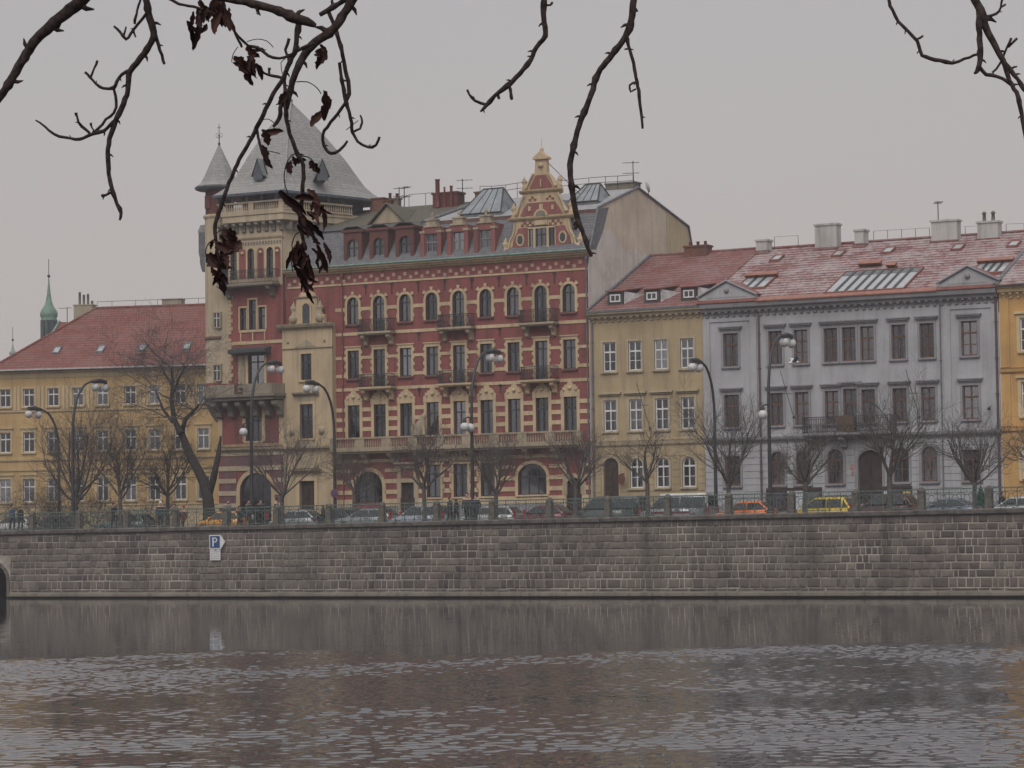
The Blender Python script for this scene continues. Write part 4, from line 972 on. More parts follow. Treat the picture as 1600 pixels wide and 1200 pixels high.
# the flared slate pyramid
APX = onY(455, 160, 23.6); ap = Vector((APX.x, 3.6, APX.z)); E0 = ringpts(1.15, 30.5)
rp_ = MB(); rings = []
for t, s in ((0,1.0),(.035,.93),(.09,.83),(.16,.745),(.28,.655),(.43,.545),(.58,.42),(.72,.29),(.86,.15),(1,.004)):
    rings.append([(ap.x+(p[0]-ap.x)*s, ap.y+(p[1]-ap.y)*s, 30.5+(ap.z-30.5)*t) for p in E0])
rp_.loft(rings, False); tr = RB.part('tower_roof', rp_, SLATET)
ev = MB(); ev.loft([[(p[0],p[1],p[2]-.16) for p in E0], [(p[0],p[1],p[2]+.02) for p in ringpts(1.2,30.5)]], False); sub(tr, 'eaves', ev, plain('blue_lead', (.12,.145,.18), .5))
hp = MB(); hp.tube([Vector(r[1])+Vector((0,0,.03)) for r in rings], .07, 5); sub(tr, 'hip_flashing', hp, SLATES)
fin = MB(); fin.lathe([(.2,-.35),(.1,.0),(.15,.15),(.03,.3),(.03,1.0),(.001,1.1)], (ap.x, ap.y), 8, True, ap.z); sub(tr, 'finial', fin, LEAD)
for px_, py_, Y in ((403,281,19.35),(504,282,21.6)):
    p = onY(px_, py_, Y); x, y, z = p.x, p.y-FY, p.z; m = MB()
    d = Vector((1,0,0)) if px_ < 450 else Vector((.72,.69,0)); n_ = Vector((d.y,-d.x,0)); c = Vector((x,y,z))
    a, b, t = c-d*.42, c+d*.42, c+Vector((0,0,1.6)); bk_ = c-n_*2.6+Vector((0,0,1.6))
    dm = sub(tr, 'roof_dormer', MB().poly([a,b,b+Vector((0,0,.55)),t,a+Vector((0,0,.55))]), plain('blue_green_lead%d' % px_, (.075,.09,.105), .5))
    sub(tr, 'dormer_hood', MB().poly([a-d*.15+n_*.1+Vector((0,0,.3)), t+n_*.1+Vector((0,0,.1)), bk_, a-n_*2.2]).poly([b+d*.15+n_*.1+Vector((0,0,.3)), t+n_*.1+Vector((0,0,.1)), bk_, b-n_*2.2]), plain('pale_green_lead%d' % px_, (.17,.19,.195), .5))
p = onY(537, 268, 29); sub(tr, 'roof_chimney', chimney(MB(), p.x-.2, p.x+.25, 8.6, 9.2, p.z-1.5, p.z+.55, .12), DARKST)
sub(tr, 'roof_chimney', MB().lathe([(.1,-1),(.1,.4),(.14,.42),(.02,.5)], (p.x-.35, 9.0), 8, True, p.z+.4), IRON)

# round corner turret
TC = (-36.92, .55); tR = 1.16
def cyl(r0, z0, r1, z1, mt, name, seg=28): return RB.part(name, MB().lathe([(r0,z0),(r1,z1)], TC, seg), mt)
cyl(tR, 15.0, tR, 19.45, CREAM2, 'turret_wall'); cyl(tR+.005, 19.72, tR, 29.0, CREAM2, 'turret_wall')
RB.part('turret_band', MB().lathe([(tR+.02,19.45),(tR+.1,19.5),(tR+.1,19.68),(tR+.02,19.73)], TC, 28), plaster('brown_band', (.20,.12,.095), amt=.4))
RB.part('turret_band', MB().lathe([(tR,28.9),(tR+.12,29.05),(tR+.12,29.2),(tR-.02,29.25)], TC, 28), CREAM2)
RB.part('turret_band', MB().lathe([(tR+.03,15.4),(tR+.04,16.1)], TC, 28), BRICK)
RB.part('turret_drum', MB().lathe([(tR-.06,29.2),(tR-.06,31.3)], TC, 28), BRICKD)
tr2 = RB.part('turret_roof', MB().lathe([(1.4,31.22),(1.88,31.32),(1.93,31.45),(1.45,31.8),(1.14,32.4),(.74,33.3),(.37,34.1),(.06,34.75)], TC, 12, False), SLATET)
fm_ = MB(); fm_.lathe([(.07,34.7),(.1,34.9),(.04,35.0),(.03,35.4),(.09,35.5),(.03,35.62),(.025,36.3),(.001,36.6)], TC, 8)
for s in (-1, 1): fm_.tube([(TC[0],TC[1],35.3),(TC[0]+s*.3,TC[1],35.45),(TC[0]+s*.28,TC[1],35.7),(TC[0]+s*.12,TC[1],35.66)], .02, 4)
fm_.bar((TC[0]-.18,TC[1],36.15),(TC[0]+.18,TC[1],36.15),.02); sub(tr2, 'finial', fm_, IRON)
sub(tr2, 'turret_eaves', MB().lathe([(1.15,31.1),(1.84,31.22),(1.95,31.36),(1.2,31.42)], TC, 12, False), plain('turret_lead', (.12,.14,.17), .5))
for z0, z1 in ((20.41,21.5),(16.3,17.45)):
    u = TC[0]+.45; m = MB(); ring(m, .56, z1-z0, 0, .1, -.06, .2); o = RB.part('turret_window', m, OLDCREAM, at=(u, TC[1]-tR+.02, z0))
    sub(o, 'pane', MB().box(-.28,.28,.0,.03,0,z1-z0), plain('turret_glass%d' % int(z0), (.03,.035,.04), .15, spec=.6)); sub(o, 'window_bar', MB().box(-.03,.03,-.02,-.001,0,z1-z0).box(-.28,.28,-.02,-.002,(z1-z0)*.62,(z1-z0)*.62+.05), WFRAME)
o = RB.part('turret_niche', MB().box(TC[0]-.6,TC[0]-.1,TC[1]-tR-.0,TC[1]-tR+.3,29.7,30.7), BRICKD)
# quoins where the turret meets the brick
qn = MB(); z = 16.2
while z < 23.2:
    if not 19.3 < z < 19.8: qn.box(TL+1.0, TL+1.27+(.14 if int(z/.3) % 2 else 0), TV-.05, TV+.05, z, z+.27)
    z += .3
tag(RB.part('quoins', qn, CREAM), kind='stuff'); RB.part('corner_render', MB().box(TL, TL+1.0, TV-.03, TV+.02, 16.0, 28.1), CREAM2)
# slate oriel on the side
ox = MB(); p = onY(314, 350, 21.6); q0 = p.x+.42
def orl(s, z): return [(q0-.38*s, 1.2, z), (q0+.7, 1.0, z), (q0+.7, 2.2, z), (q0-.38*s, 2.2, z)]
ox.loft([orl(.1,25.0), orl(.45,25.35), orl(.7,25.7), orl(.7,26.1), orl(1,26.5), orl(1,28.1)], False); oo = RB.part('side_oriel', ox, LEAD)
sub(oo, 'oriel_roof', MB().loft([orl(1.15,28.11), orl(1.15,28.25), orl(.5,28.7)], False), SLATET)

# iron balcony of the arcade storey
iron_balcony(RB, -33.3, 23.55, 5.0, 1.05, 1.0, IRON, DARKST, v=TV, br=True)
RB.part('string_course', MB().box(TL+1.4, TR_, TV-.05, TV+.05, 18.95, 19.2), CREAM)
# loggia canopy and carved figure
RB.part('loggia_canopy', MB().loft([[(x,TV+.05,18.75),(x,TV-.9,18.5),(x,TV-.9,18.28),(x,TV+.05,18.1)] for x in (-35.0,-31.6)], False), plain('dark_tin', (.05,.055,.06), .6))
fg = MB(); fg.loft([[(-34.2+rx*math.cos(t), TV-.1+rx*.7*math.sin(t), z) for t in [2*math.pi*i/8 for i in range(8)]] for z, rx in ((15.6,.34),(16.2,.26),(16.8,.3),(17.2,.24),(17.4,.12),(17.55,.16),(17.8,.14),(17.9,.03))]); RB.part('carved_figure', fg, OLDCREAM)
RB.part('loggia_pier', MB().box(-34.6,-33.9,TV-.06,TV+.05,15.3,18.1), OLDCREAM)
# the big stone balcony round the corner
bal = RB.part('stone_balcony', MB().slab([(-38.0,-.2),(-37.3,-1.5),(-36.0,-2.0),(-30.3,-2.0),(-30.1,-.3),(-30.1,.2),(-38.0,.8)], 14.84, 15.05).slab([(-37.8,-.2),(-37.1,-1.3),(-35.9,-1.8),(-30.5,-1.8),(-30.3,-.3),(-30.3,.2),(-37.8,.8)], 14.6, 14.84), DARKST)
par = MB(); path = [(-37.7,.4),(-37.55,-.3),(-37.1,-1.25),(-35.95,-1.75),(-34.0,-1.8)]; path2 = [(-33.2,-1.8),(-30.5,-1.8),(-30.35,-.4)]
for pth in (path, path2):
    for a, b in zip(pth[:-1], pth[1:]):
        d = (Vector((*b,0))-Vector((*a,0))); n_ = Vector((d.y,-d.x,0)).normalized()*.1
        par.slab([Vector((*a,0))-n_, Vector((*a,0))+n_, Vector((*b,0))+n_, Vector((*b,0))-n_], 15.06, 15.82)
sub(bal, 'parapet', par, plaster('sooty_parapet', (.29,.255,.20), amt=.7))
for k in range(6): sub(bal, 'bracket', bracket(-36.2+k*1.12, 14.5, .45, 1.2, 1.2, TV), DARKST)
sub(bal, 'turret_corbel', MB().lathe([(.4,13.1),(.75,13.6),(1.0,14.1),(1.2,14.5)], TC, 18), DARKST)
bi = MB()
for k in range(9): bi.bar((-34.0+k*.1,-1.8,15.06),(-34.0+k*.1,-1.8,15.8),.02)
bi.box(-34.0,-33.2,-1.83,-1.77,15.78,15.83); sub(bal, 'iron_gate', bi, IRON)
# ledges of the lower floors
RB.part('ledge', cornice(TL-.2, TR_, 10.6, [(.05,0),(.1,.15),(.3,.25),(.34,.42)], TV), OLDCREAM)
RB.part('ledge', cornice(TL-.2, TR_, 11.0+.1, [(.04,0),(.08,.1),(.12,.2)], TV), CREAM)
for k, (z0, z1) in enumerate(((9.6,10.4),(8.7,9.25),(7.75,8.3),(6.8,7.35),(5.9,6.4))):
    band(RB, 'stone_course', TL+.0, TR_, z1, z1+.36 if k else z1+.2, CREAM2, .08, v=TV, skip=gaps([tA], z1, z1+.36, .33))
    band(RB, 'brick_course', TL+.3, TR_-.3, z0, z1-.02, PURPLE, .03, v=TV, skip=gaps([tA], z0, z1, .33))
for u0 in (TL-.02, TR_-.42): RB.part('corner_stones', MB().box(u0, u0+.4, TV-.06, TV+.1, 11.3, 14.4), CREAM)

# ---- pale bay between tower and brick front
BV = -.55; B0, B1 = -30.46, -25.98; bc = -28.3
b1 = (bc, 15.99, .98, 2.0, 0); b2_ = (bc, 11.56, 1.15, 2.6, 0); bD = (bc, 4.9, 1.35, 3.45, 0)
bf = facade(B0, B1, GZ-.45, 19.85, [b1, b2_, bD], .3, BV)
for u in (B0, B1): bf.poly([(u,BV,GZ),(u,BV,19.85),(u,.02,19.85),(u,.02,GZ)])
RB.part('bay_wall', bf, BAYY)
window(RB, *b1, nx=2, transom=.68, v=BV, surround=(CREAM, 'bay', sur_plain(.12, .05)), sill=CREAM)
window(RB, *b2_, nx=2, transom=.62, v=BV, surround=(CREAM, 'bay2', sur_plain(.2, .07)), sill=CREAM)
door_leaf(RB, (bD[0], bD[1], bD[2], bD[3], 0), WOODD, None, v=BV+.26)
RB.part('door_surround', ring(MB(), bD[2], bD[3], 0, .3, BV-.1, BV+.05, 0, False), CREAM, at=(bD[0], 0, bD[1]))
RB.part('door_hood', cornice(bc-1.3, bc+1.3, 8.9, [(.05,0),(.15,.12),(.4,.2),(.45,.34)], BV), OLDCREAM)
cart = MB(); cart.prism(arc(bc, 9.3, 2.0, .9), BV-.14, BV+.02); RB.part('door_crest', cart, OLDCREAM)
RB.part('bay_cornice', cornice(B0-.3, B1+.25, 19.85, [(.05,0),(.12,.1),(.3,.16),(.4,.34),(.42,.42)], BV), OLDCREAM)
RB.part('bay_ledge', cornice(B0, B1+.05, 18.36, [(.03,0),(.1,.05),(.1,.12)], BV), OLDCREAM)
RB.part('window_pediment', MB().prism([(bc-.95,18.5),(bc+.95,18.5),(bc,19.1)], BV-.12, BV+.02), OLDCREAM)
RB.part('window_hood', cornice(bc-1.15, bc+1.15, 14.75, [(.05,0),(.15,.1),(.35,.2),(.38,.32)], BV), OLDCREAM)
RB.part('hood_frieze', MB().box(bc-.8,bc+.8,BV-.06,BV+.02,14.3,14.74), OLDCREAM)
RB.part('bay_ledge', cornice(B0, B1+.05, 10.55, [(.05,0),(.1,.15),(.3,.25),(.34,.4)], BV), OLDCREAM)
RB.part('bay_apron', MB().box(bc-1.0,bc+1.0,BV-.08,BV+.02,10.96,11.34), OLDCREAM)
for s in (-1, 1): RB.part('medallion', MB().lathe([(.001,-.3),(.22,-.2),(.26,0),(.22,.2),(.001,.3)], (bc+s*1.35,BV), 10, True, 12.1), OLDCREAM)
for z in (18.9,): 
    for s in (-1, 1): RB.part('rosette', MB().ball((bc+s*1.65,BV,z), .1, 8, 5), DARKST)
gsB = [(-1.6,20.27),(1.6,20.27),(1.55,20.9),(1.1,21.1),(.95,21.7),(.9,22.2),(.75,22.3),(.55,22.65),(0,22.85),(-.55,22.65),(-.75,22.3),(-.9,22.2),(-.95,21.7),(-1.1,21.1),(-1.55,20.9)]
gb2 = RB.part('bay_gable', MB().prism([(bc+x, z) for x, z in gsB], -.45, -.1), CREAM)
for s in (-1, 1):
    m = MB(); urn(m, bc+s*1.2, -.4, 20.9, 1.25); sub(gb2, 'urn', m, OLDCREAM); sub(gb2, 'scroll', MB().ball((bc+s*1.2,-.5,20.65), .34, 10, 6), OLDCREAM)
sub(gb2, 'ledge', cornice(bc-1.0, bc+1.0, 22.2, [(.02,0),(.12,.08),(.16,.16)], -.45), OLDCREAM)
o = sub(gb2, 'gable_window', MB().prism([(bc-.33,20.3),(bc+.33,20.3)]+arc(bc,21.5,.66,.33), -.5, -.455), plain('gable_glass', (.04,.045,.055), .15, spec=.6))
sub(gb2, 'window_arch', ring(MB(), .66, 1.53, .33, .16, -.55, -.4, 0, False), CREAM, (bc, 0, 20.3))

# ================================================================== ochre house
def eaves_brackets(u0, u1, z, n, d, h, w, v=0.0):
    m = MB()
    for k in range(n):
        u = u0+(u1-u0)*(k+.5)/n; q = bracket(u, z, w, d, h, v); o = len(m.v); m.v += q.v; m.f += [tuple(i+o for i in f) for f in q.f]; m.sm += q.sm
    return m
RIDGE = (10.2, 24.9); EAVE = (-.55, 19.95)
YB = Thing('ochre_house', 'narrow ochre house with white windows between brick house and grey house', 'house', (0, 0, GZ), org=(0, FY, 0))
YL, YR = -4.44, 4.46; yc = [-2.89, -.87, 1.19, 3.22]
y1 = [(c, 15.63, 1.02, 2.10, 0) for c in yc]; y2 = [(c, 11.35, 1.02, 2.22, 0) for c in yc]
y3 = [(c, 7.26, 1.02, 2.12, .51) for c in yc[1:]]; yd = (yc[0], 4.9, 1.2, 4.55, .6)
yw = facade(YL, YR, GZ-.45, 19.5, y1+y2+y3+[yd], .28)
YB.part('wall', yw, OCHRE)
def sur_y(w, h, rise):
    m = MB(); ring(m, w, h, rise, .13, -.05, .05, 0, False); return m
def sur_yhood(w, h, rise):
    m = MB(); ring(m, w, h, rise, .16, -.05, .05, 0, False); m.box(-w/2-.3, w/2+.3, -.1, .05, h+.3, h+.42); m.box(-w/2-.38, w/2+.38, -.24, .05, h+.42, h+.56)
    m.box(-w/2-.05, w/2+.05, -.04, .05, -.72, -.24); return m
for h in y1: window(YB, *h, fm=WFRAME, transom=.66, bars=(.34,), surround=(OCHRE2, 'y1', sur_y), sill=OCHRE2, dep=.12, fw=.085)
for h in y2: window(YB, *h, fm=WFRAME, transom=.66, bars=(.34,), surround=(OCHRE2, 'y2', sur_yhood), sill=OCHRE2, dep=.12, fw=.085)
for h in y3: window(YB, *h, fm=WFRAME, transom=.70, bars=(.36,), surround=(OCHRE2, 'y3', sur_y), sill=OCHRE2, dep=.12, fw=.085)
for h in y3+[yd]: YB.part('arch_moulding', ring(MB(), h[2]+.62, .31+.5, .8, .07, -.03, .05, 0, False), OCHRE2, at=(h[0], 0, h[1]+h[3]-.5))
door_leaf(YB, yd, WOODD, (OCHRE2, sur_y))
YB.part('shop_sign', MB().loft([[(yc[0]+1.05+.26*math.cos(t), y, 7.9+.42*math.sin(t)) for t in [2*math.pi*i/10 for i in range(10)]] for y in (-.55,-.48)], False).bar((yc[0]+1.05,-.5,8.3),(yc[0]+1.05,.05,8.3),.03), plain('brown_sign', (.12,.05,.04), .6))
YB.part('floor_course', cornice(YL, YR, 10.25, [(.05,0),(.12,.1),(.16,.3),(.2,.4)]), OCHRE2)
rg = MB()
for k in range(8):
    z = 6.0+k*.5; segs = [(YL, YR)]
    for a, b in gaps(y3+[yd], z, z+.46, .2): segs = [s for x, y in segs for s in ((x, min(y, a)), (max(x, b), y)) if s[1]-s[0] > .1]
    for a, b in segs: rg.box(a, b, -.035, .02, z, z+.455)
tag(YB.part('rusticated_courses', rg, OCHRE), kind='stuff')
YB.part('plinth', MB().box(YL,YR,-.08,.05,GZ-.45,5.95), OCHRE2)
YB.part('cornice', cornice(YL+.02, YR, 19.3, [(.04,0),(.08,.12),(.3,.2),(.34,.35),(.55,.42),(.58,.58)]), OCHRE2)
tag(YB.part('eaves_brackets', eaves_brackets(YL+.1, YR-.1, 19.5, 17, .3, .36, .2), OCHRE2), kind='stuff')
yr = MB(); yr.poly([(YL,EAVE[0],EAVE[1]),(YR+.1,EAVE[0],EAVE[1]),(YR+.1,RIDGE[0],RIDGE[1]),(YL,RIDGE[0],RIDGE[1])]).poly([(YL,RIDGE[0],RIDGE[1]),(YR+.1,RIDGE[0],RIDGE[1]),(YR+.1,18,20),(YL,18,20)])
roofy = YB.part('roof', yr, TILEY)
sub(roofy, 'gutter', MB().box(YL, YR, EAVE[0]-.08, EAVE[0]+.05, EAVE[1]-.1, EAVE[1]+.05), LEAD)
sub(roofy, 'wall_flashing', MB().tube([(YL+.06,EAVE[0],EAVE[1]+.08),(YL+.06,RIDGE[0],RIDGE[1]+.08)], .1, 5), LEAD)
sub(roofy, 'ridge_tiles', MB().tube([(YL,RIDGE[0],RIDGE[1]+.03),(YR,RIDGE[0],RIDGE[1]+.03)], .11, 6), TILEY)
for c in (-2.6, .3, 3.2):                        # low shed dormers
    z0 = slope_z(.55, EAVE, RIDGE); w2 = .62
    b = MB(); b.box(c-w2, c+w2, .5, .6, z0-.1, z0+.95)
    for s in (-1, 1): b.poly([(c+s*w2,.5,z0-.1),(c+s*w2,.5,z0+.95),(c+s*w2,3.2,z0+1.2)])
    d = YB.part('dormer', b, plain('dormer_board%d' % int(c*10), (.06,.055,.06), .7))
    sub(d, 'dormer_roof', MB().loft([[(c-w2-.15,.35,z0+.92),(c+w2+.15,.35,z0+.92),(c+w2+.15,3.6,z0+1.36),(c-w2-.15,3.6,z0+1.36)],[(c-w2-.15,.35,z0+1.0),(c+w2+.15,.35,z0+1.0),(c+w2+.15,3.6,z0+1.44),(c-w2-.15,3.6,z0+1.44)]], False), COPPERR)
    fr = MB(); ring(fr, .82, .55, 0, 0, -.03, .05, -.09); fr.box(-.035,.035,-.02,.03,0,.55)
    sub(d, 'dormer_frame', fr, WFRAME, (c, .47, z0+.18)); sub(d, 'pane', MB().box(c-.4,c+.4,.46,.49,z0+.2,z0+.7), plain('dormer_glass%d' % int(c*10), (.05,.055,.06), .15, spec=.6))
    tri = MB(); tri.poly([(c+w2+.02,.6,z0+.0),(c+w2+.02,.6,z0+.93),(c+w2+.9,2.1,z0+.75)]); sub(d, 'snow_cheek', tri, plain('snow_patch%d' % int(c*10), (.5,.5,.5), .8))
px_chim('chimney', 1069, 1104, 383, 402, 29.4, CHBRICK, 1.0, YB, cap=.14, flues=3, fl=.25)
pipe(YB, YL+.22, GZ+.1, 19.6, LEAD, r=.07)
def flag_arm(T, u, z, mat=IRON, dz=3.2):
    m = MB(); m.bar((u-.25,-.9,z+dz),(u+.35,-.1,z),.022); m.bar((u-.25,-.5,z+dz*.5),(u+.5,-.5,z+dz*.5),.02); m.ball((u+.35,-.08,z),.09,6,4); T.part('flag_arm', m, mat)
flag_arm(YB, -.1, 11.5)

# ================================================================== grey house
GB = Thing('grey_house', 'wide grey house with brown windows and snow-dusted red tile roof', 'house', (15.2, 0, GZ), org=(0, FY, 0))
GL, GR = 4.50, 26.02
gc = [6.58, 9.95, 11.85, 14.05, 15.38, 16.70, 18.96, 20.98, 23.95]
gw_ = [1.12,1.0,1.0,.98,.98,.98,1.0,1.0,1.12]
g1 = [(c, 15.6, w, 2.32, 0) for c, w in zip(gc, gw_)]
g2 = [(c, 11.36, w, 2.25, 0) if i != 4 else (c, 10.75, w, 2.95, 0) for i, (c, w) in enumerate(zip(gc, gw_))]
g0 = [(gc[i], 7.26, 1.15, 2.06, 0) for i in (0, 8)] + [(gc[i], 7.26, 1.05, 2.3, .5) for i in (1, 2)] + [(14.22, 7.26, 1.15, 2.35, .55)] + [(gc[i], 7.26, 1.1, 2.35, .5) for i in (6, 7)]
gd_ = (16.72, 4.9, 1.75, 4.6, .85)
GB.part('wall', facade(GL, GR, GZ-.45, 19.45, g1+g2+g0+[gd_], .3), GREY)
def sur_g(hood):
    def f(w, h, rise):
        m = MB(); ring(m, w, h, rise, .16, -.05, .05, 0, False)
        if hood: m.box(-w/2-.22, w/2+.22, -.09, .05, h+.2, h+.3); m.box(-w/2-.28, w/2+.28, -.2, .05, h+.3, h+.4); m.box(-w/2-.33, w/2+.33, -.27, .05, h+.4, h+.48)
        return m
    return f
for i, h in enumerate(g1): window(GB, *h, fm=BFRAME, transom=.66, bars=(.33,), surround=(GREY2, 'g1', sur_g(True)), sill=GREY2, fw=.085, bar=.05)
for i, h in enumerate(g2): window(GB, *h, fm=BFRAME, transom=.66, bars=(.33,), surround=(GREY2, 'g2', sur_g(True)), sill=None if i == 4 else GREY2, fw=.085, bar=.05, name='balcony_door' if i == 4 else 'window')
for h in g0: window(GB, *h, fm=BFRAME, transom=.68, bars=(.36,), surround=(GREY2, 'g0', sur_g(False)), sill=GREY2, fw=.085, bar=.05)
door_leaf(GB, gd_, WOODD, (GREY2, sur_g(False)))
rg = MB()
for k in range(9):
    z = 5.9+k*.47; segs = [(GL, GR)]
    for a, b in gaps(g0+[gd_], z, z+.43, .2): segs = [s for x, y in segs for s in ((x, min(y, a)), (max(x, b), y)) if s[1]-s[0] > .1]
    for a, b in segs: rg.box(a, b, -.04, .02, z, z+.43)
tag(GB.part('rusticated_courses', rg, GREY), kind='stuff')
GB.part('plinth', MB().box(GL,GR,-.1,.05,GZ-.45,5.86), GREY2)
GB.part('floor_course', cornice(GL, GR, 10.18, [(.05,0),(.1,.12),(.25,.2),(.3,.3),(.32,.42)]), GREY2)
for u0, u1 in ((GL,8.55),(22.15,GR)):            # end pavilions: raised panel frames and pediments
    GB.part('pavilion', MB().box(u0, u0+.5, -.08, .02, 10.65, 19.0).box(u1-.5, u1, -.08, .02, 10.65, 19.0).box(u0+.5, u1-.5, -.08, .02, 18.75, 19.0), GREY)
    uc = (u0+u1)/2; pv = GB.part('pediment', MB().prism([(u0-.1,20.28),(u1+.1,20.28),(u1+.1,20.55),(uc,21.55),(u0-.1,20.55)], -.42, .1), GREY)
    q = MB(); q.tube([(u0-.25,-.5,20.5),(uc,-.5,21.58),(u1+.25,-.5,20.5)], .09, 5); sub(pv, 'raking_cornice', q, GREY2)
    sub(pv, 'medallion', MB().lathe([(.001,-.2),(.16,-.14),(.2,0),(.16,.14),(.001,.2)], (uc,-.44), 12, True, 20.9), GREY2)
    sub(pv, 'sunk_panel', MB().prism([(u0+.5,20.42),(u1-.5,20.42),(uc,21.2)], -.45, -.425), GREY)
    sub(pv, 'pediment_roof', MB().poly([(u0-.2,-.5,20.55),(uc,-.5,21.62),(uc,3.3,21.62),(u0-.2,.9,20.6)]).poly([(u1+.2,-.5,20.55),(uc,-.5,21.62),(uc,3.3,21.62),(u1+.2,.9,20.6)]), COPPERR)
    sub(pv, 'red_ledge', MB().loft([[(x,-.72,20.02),(x,-.72,20.08),(x,-.40,20.29),(x,-.40,20.02)] for x in (u0-.25, u1+.25)], False), COPPERR)
GB.part('cornice', cornice(GL, GR, 19.2, [(.04,0),(.08,.15),(.32,.25),(.36,.4),(.6,.5),(.66,.78)]), GREY2)
tag(GB.part('eaves_brackets', eaves_brackets(GL+.1, GR-.1, 19.45, 42, .32, .42, .2), GREY2), kind='stuff')
EG, RG_ = (-.6, 20.05), (10.4, 24.85)
gr_ = MB(); gr_.poly([(GL,EG[0],EG[1]),(GR,EG[0],EG[1]),(GR,RG_[0],RG_[1]),(GL,RG_[0],RG_[1])]).poly([(GL,RG_[0],RG_[1]),(GR,RG_[0],RG_[1]),(GR,19,20),(GL,19,20)])
roofg = GB.part('roof', gr_, TILEG)
sub(roofg, 'gutter', MB().loft([[(x,-.75,19.98),(x,-.75,20.06),(x,-.2,20.32),(x,-.2,20.2)] for x in (8.8,22.0)], False), COPPERN)
sub(roofg, 'ridge_tiles', MB().tube([(GL,RG_[0],RG_[1]+.04),(GR,RG_[0],RG_[1]+.04)], .12, 6), TILEY)
sub(roofg, 'party_verge', MB().tube([(GR-.05,EG[0],EG[1]+.1),(GR-.05,RG_[0],RG_[1]+.1)], .16, 5), LEAD)
sub(roofg, 'party_verge', MB().tube([(GL+.05,EG[0],EG[1]+.03),(GL+.05,RG_[0],RG_[1]+.03)], .07, 5), TILEY)
def px_sky(x, y, w, hv, n=1, gm=SKYGL, fmat=COPPERR, hood=False, T=None):
    """roof window whose middle is seen at a given spot of the slope"""
    d = ray(x, y); k = (RG_[1]-EG[1])/(RG_[0]-EG[0])
    t = (EG[1]+k*(CAM.y-FY-EG[0])-CAM.z)/(d.z-k*d.y); p = CAM+d*t
    o = skylight(GB, p.x, p.y-FY, w, hv, EG, RG_, gm, fmat, .12, n, bw=.10)
    if n > 4: sub(o, 'dark_head_sheet', MB().poly([(p.x-w/2, p.y-FY+hv*.28, slope_z(p.y-FY+hv*.28, EG, RG_)+.14), (p.x+w/2, p.y-FY+hv*.28, slope_z(p.y-FY+hv*.28, EG, RG_)+.14), (p.x+w/2, p.y-FY+hv/2, slope_z(p.y-FY+hv/2, EG, RG_)+.14), (p.x-w/2, p.y-FY+hv/2, slope_z(p.y-FY+hv/2, EG, RG_)+.14)]), plain('dark_head_glass', (.07,.075,.08), .2))  # dark sheet over pane heads; pale glass below carries a painted sky reflection
    if hood:
        v1 = p.y-FY+hv/2; z1 = slope_z(v1, EG, RG_)
        sub(o, 'copper_hood', MB().loft([[(x_,v1-.25,z1+.28),(x_,v1+.12,z1+.52),(x_,v1+.2,z1+.05)] for x_ in (p.x-w/2-.2, p.x+w/2+.2)], False), COPPERN)
    return o
for x, y in ((1214,405),(1310,398),(1388,393),(1497,388),(1584,383)): px_sky(x, y, .62, .95)
px_sky(1181, 444, 2.1, 2.1, 3, hood=True); px_sky(1366, 440, 5.6, 4.0, 8, hood=False); px_sky(1549, 421, 2.2, 1.9, 4, hood=True)
d = ray(1366, 420); 
hd = MB()
for a, b in ((13.2,15.2),(15.9,17.6),(18.0,19.4)):
    v1 = 5.0; z1 = slope_z(v1, EG, RG_); 
k_ = (RG_[1]-EG[1])/(RG_[0]-EG[0])
for x0, x1, y in ((1342,1380,418),(1386,1402,420)):
    dd = ray(x0, y); t = (EG[1]+k_*(CAM.y-FY-EG[0])-CAM.z)/(dd.z-k_*dd.y); p = CAM+dd*t; w = (x1-x0)/22.5; v1 = p.y-FY; z1 = p.z
    hd.loft([[(x_,v1-.35,z1+.22),(x_,v1+.12,z1+.5),(x_,v1+.2,z1+.05)] for x_ in (p.x, p.x+w)], False)
GB.part('copper_hood', hd, COPPERN)
for a, b, t, bt in ((1181,1199,374,395),(1273,1307,349,390),(1335,1350,358,384),(1455,1495,343,379),(1527,1559,345,376)):
    o = px_chim('chimney', a, b, t, bt, 29.3, WHITEP, .9, GB, cap=.14)
    p = onY((a+b)/2, bt-1, 29.3); w = (b-a)/21/2+.10; sub(o, 'brick_foot', MB().box(p.x-w, p.x+w, 9.2, 10.3, 24.0, p.z+.12), TILEY)
    if a == 1527:
        for k in (-.35,.3): sub(o, 'flue_pot', MB().lathe([(.14,0),(.12,.5),(.17,.5),(.17,.58),(.02,.7)], (p.x+k, 9.75), 8, True, onY(a, t, 29.3).z), DARKST)
rl = MB()
for x0, x1, y0, y1 in ((1210,1247,370,368),(1365,1452,361,356),(1508,1528,354,353),(1572,1600,350,349)):
    n = max(2, int((x1-x0)/20)+1); ps = [onY(x0+(x1-x0)*k/(n-1), y0+(y1-y0)*k/(n-1), 30.5) for k in range(n)]
    for p in ps: rl.bar((p.x, 10.5, 24.7), (p.x, 10.5, p.z), .02)
    rl.tube([(p.x, 10.5, p.z) for p in ps], .012, 3)
GB.part('roof_walk_railing', rl, IRON)
iron_balcony(GB, 15.4, 10.72, 6.3, 1.1, .95, IRON, GREY2, br=False, solid=.0)
GB.part('rattan_screen', MB().box(14.75,16.0,-.98,-.93,10.78,11.85), plain('brown_mat', (.11,.07,.045), .9))
for u in (12.6,14.95,18.2): GB.part('balcony_bracket', bracket(u, 10.44, .4, .8, .8), GREY2)
pipe(GB, 8.75, GZ+.1, 19.6, plain('brown_pipe', (.10,.07,.075), .5), r=.075); pipe(GB, 21.95, GZ+.1, 19.4, LEAD, r=.04); pipe(GB, 25.85, GZ+.1, 19.6, plain('brown_pipe_b', (.10,.06,.06), .5), r=.09)
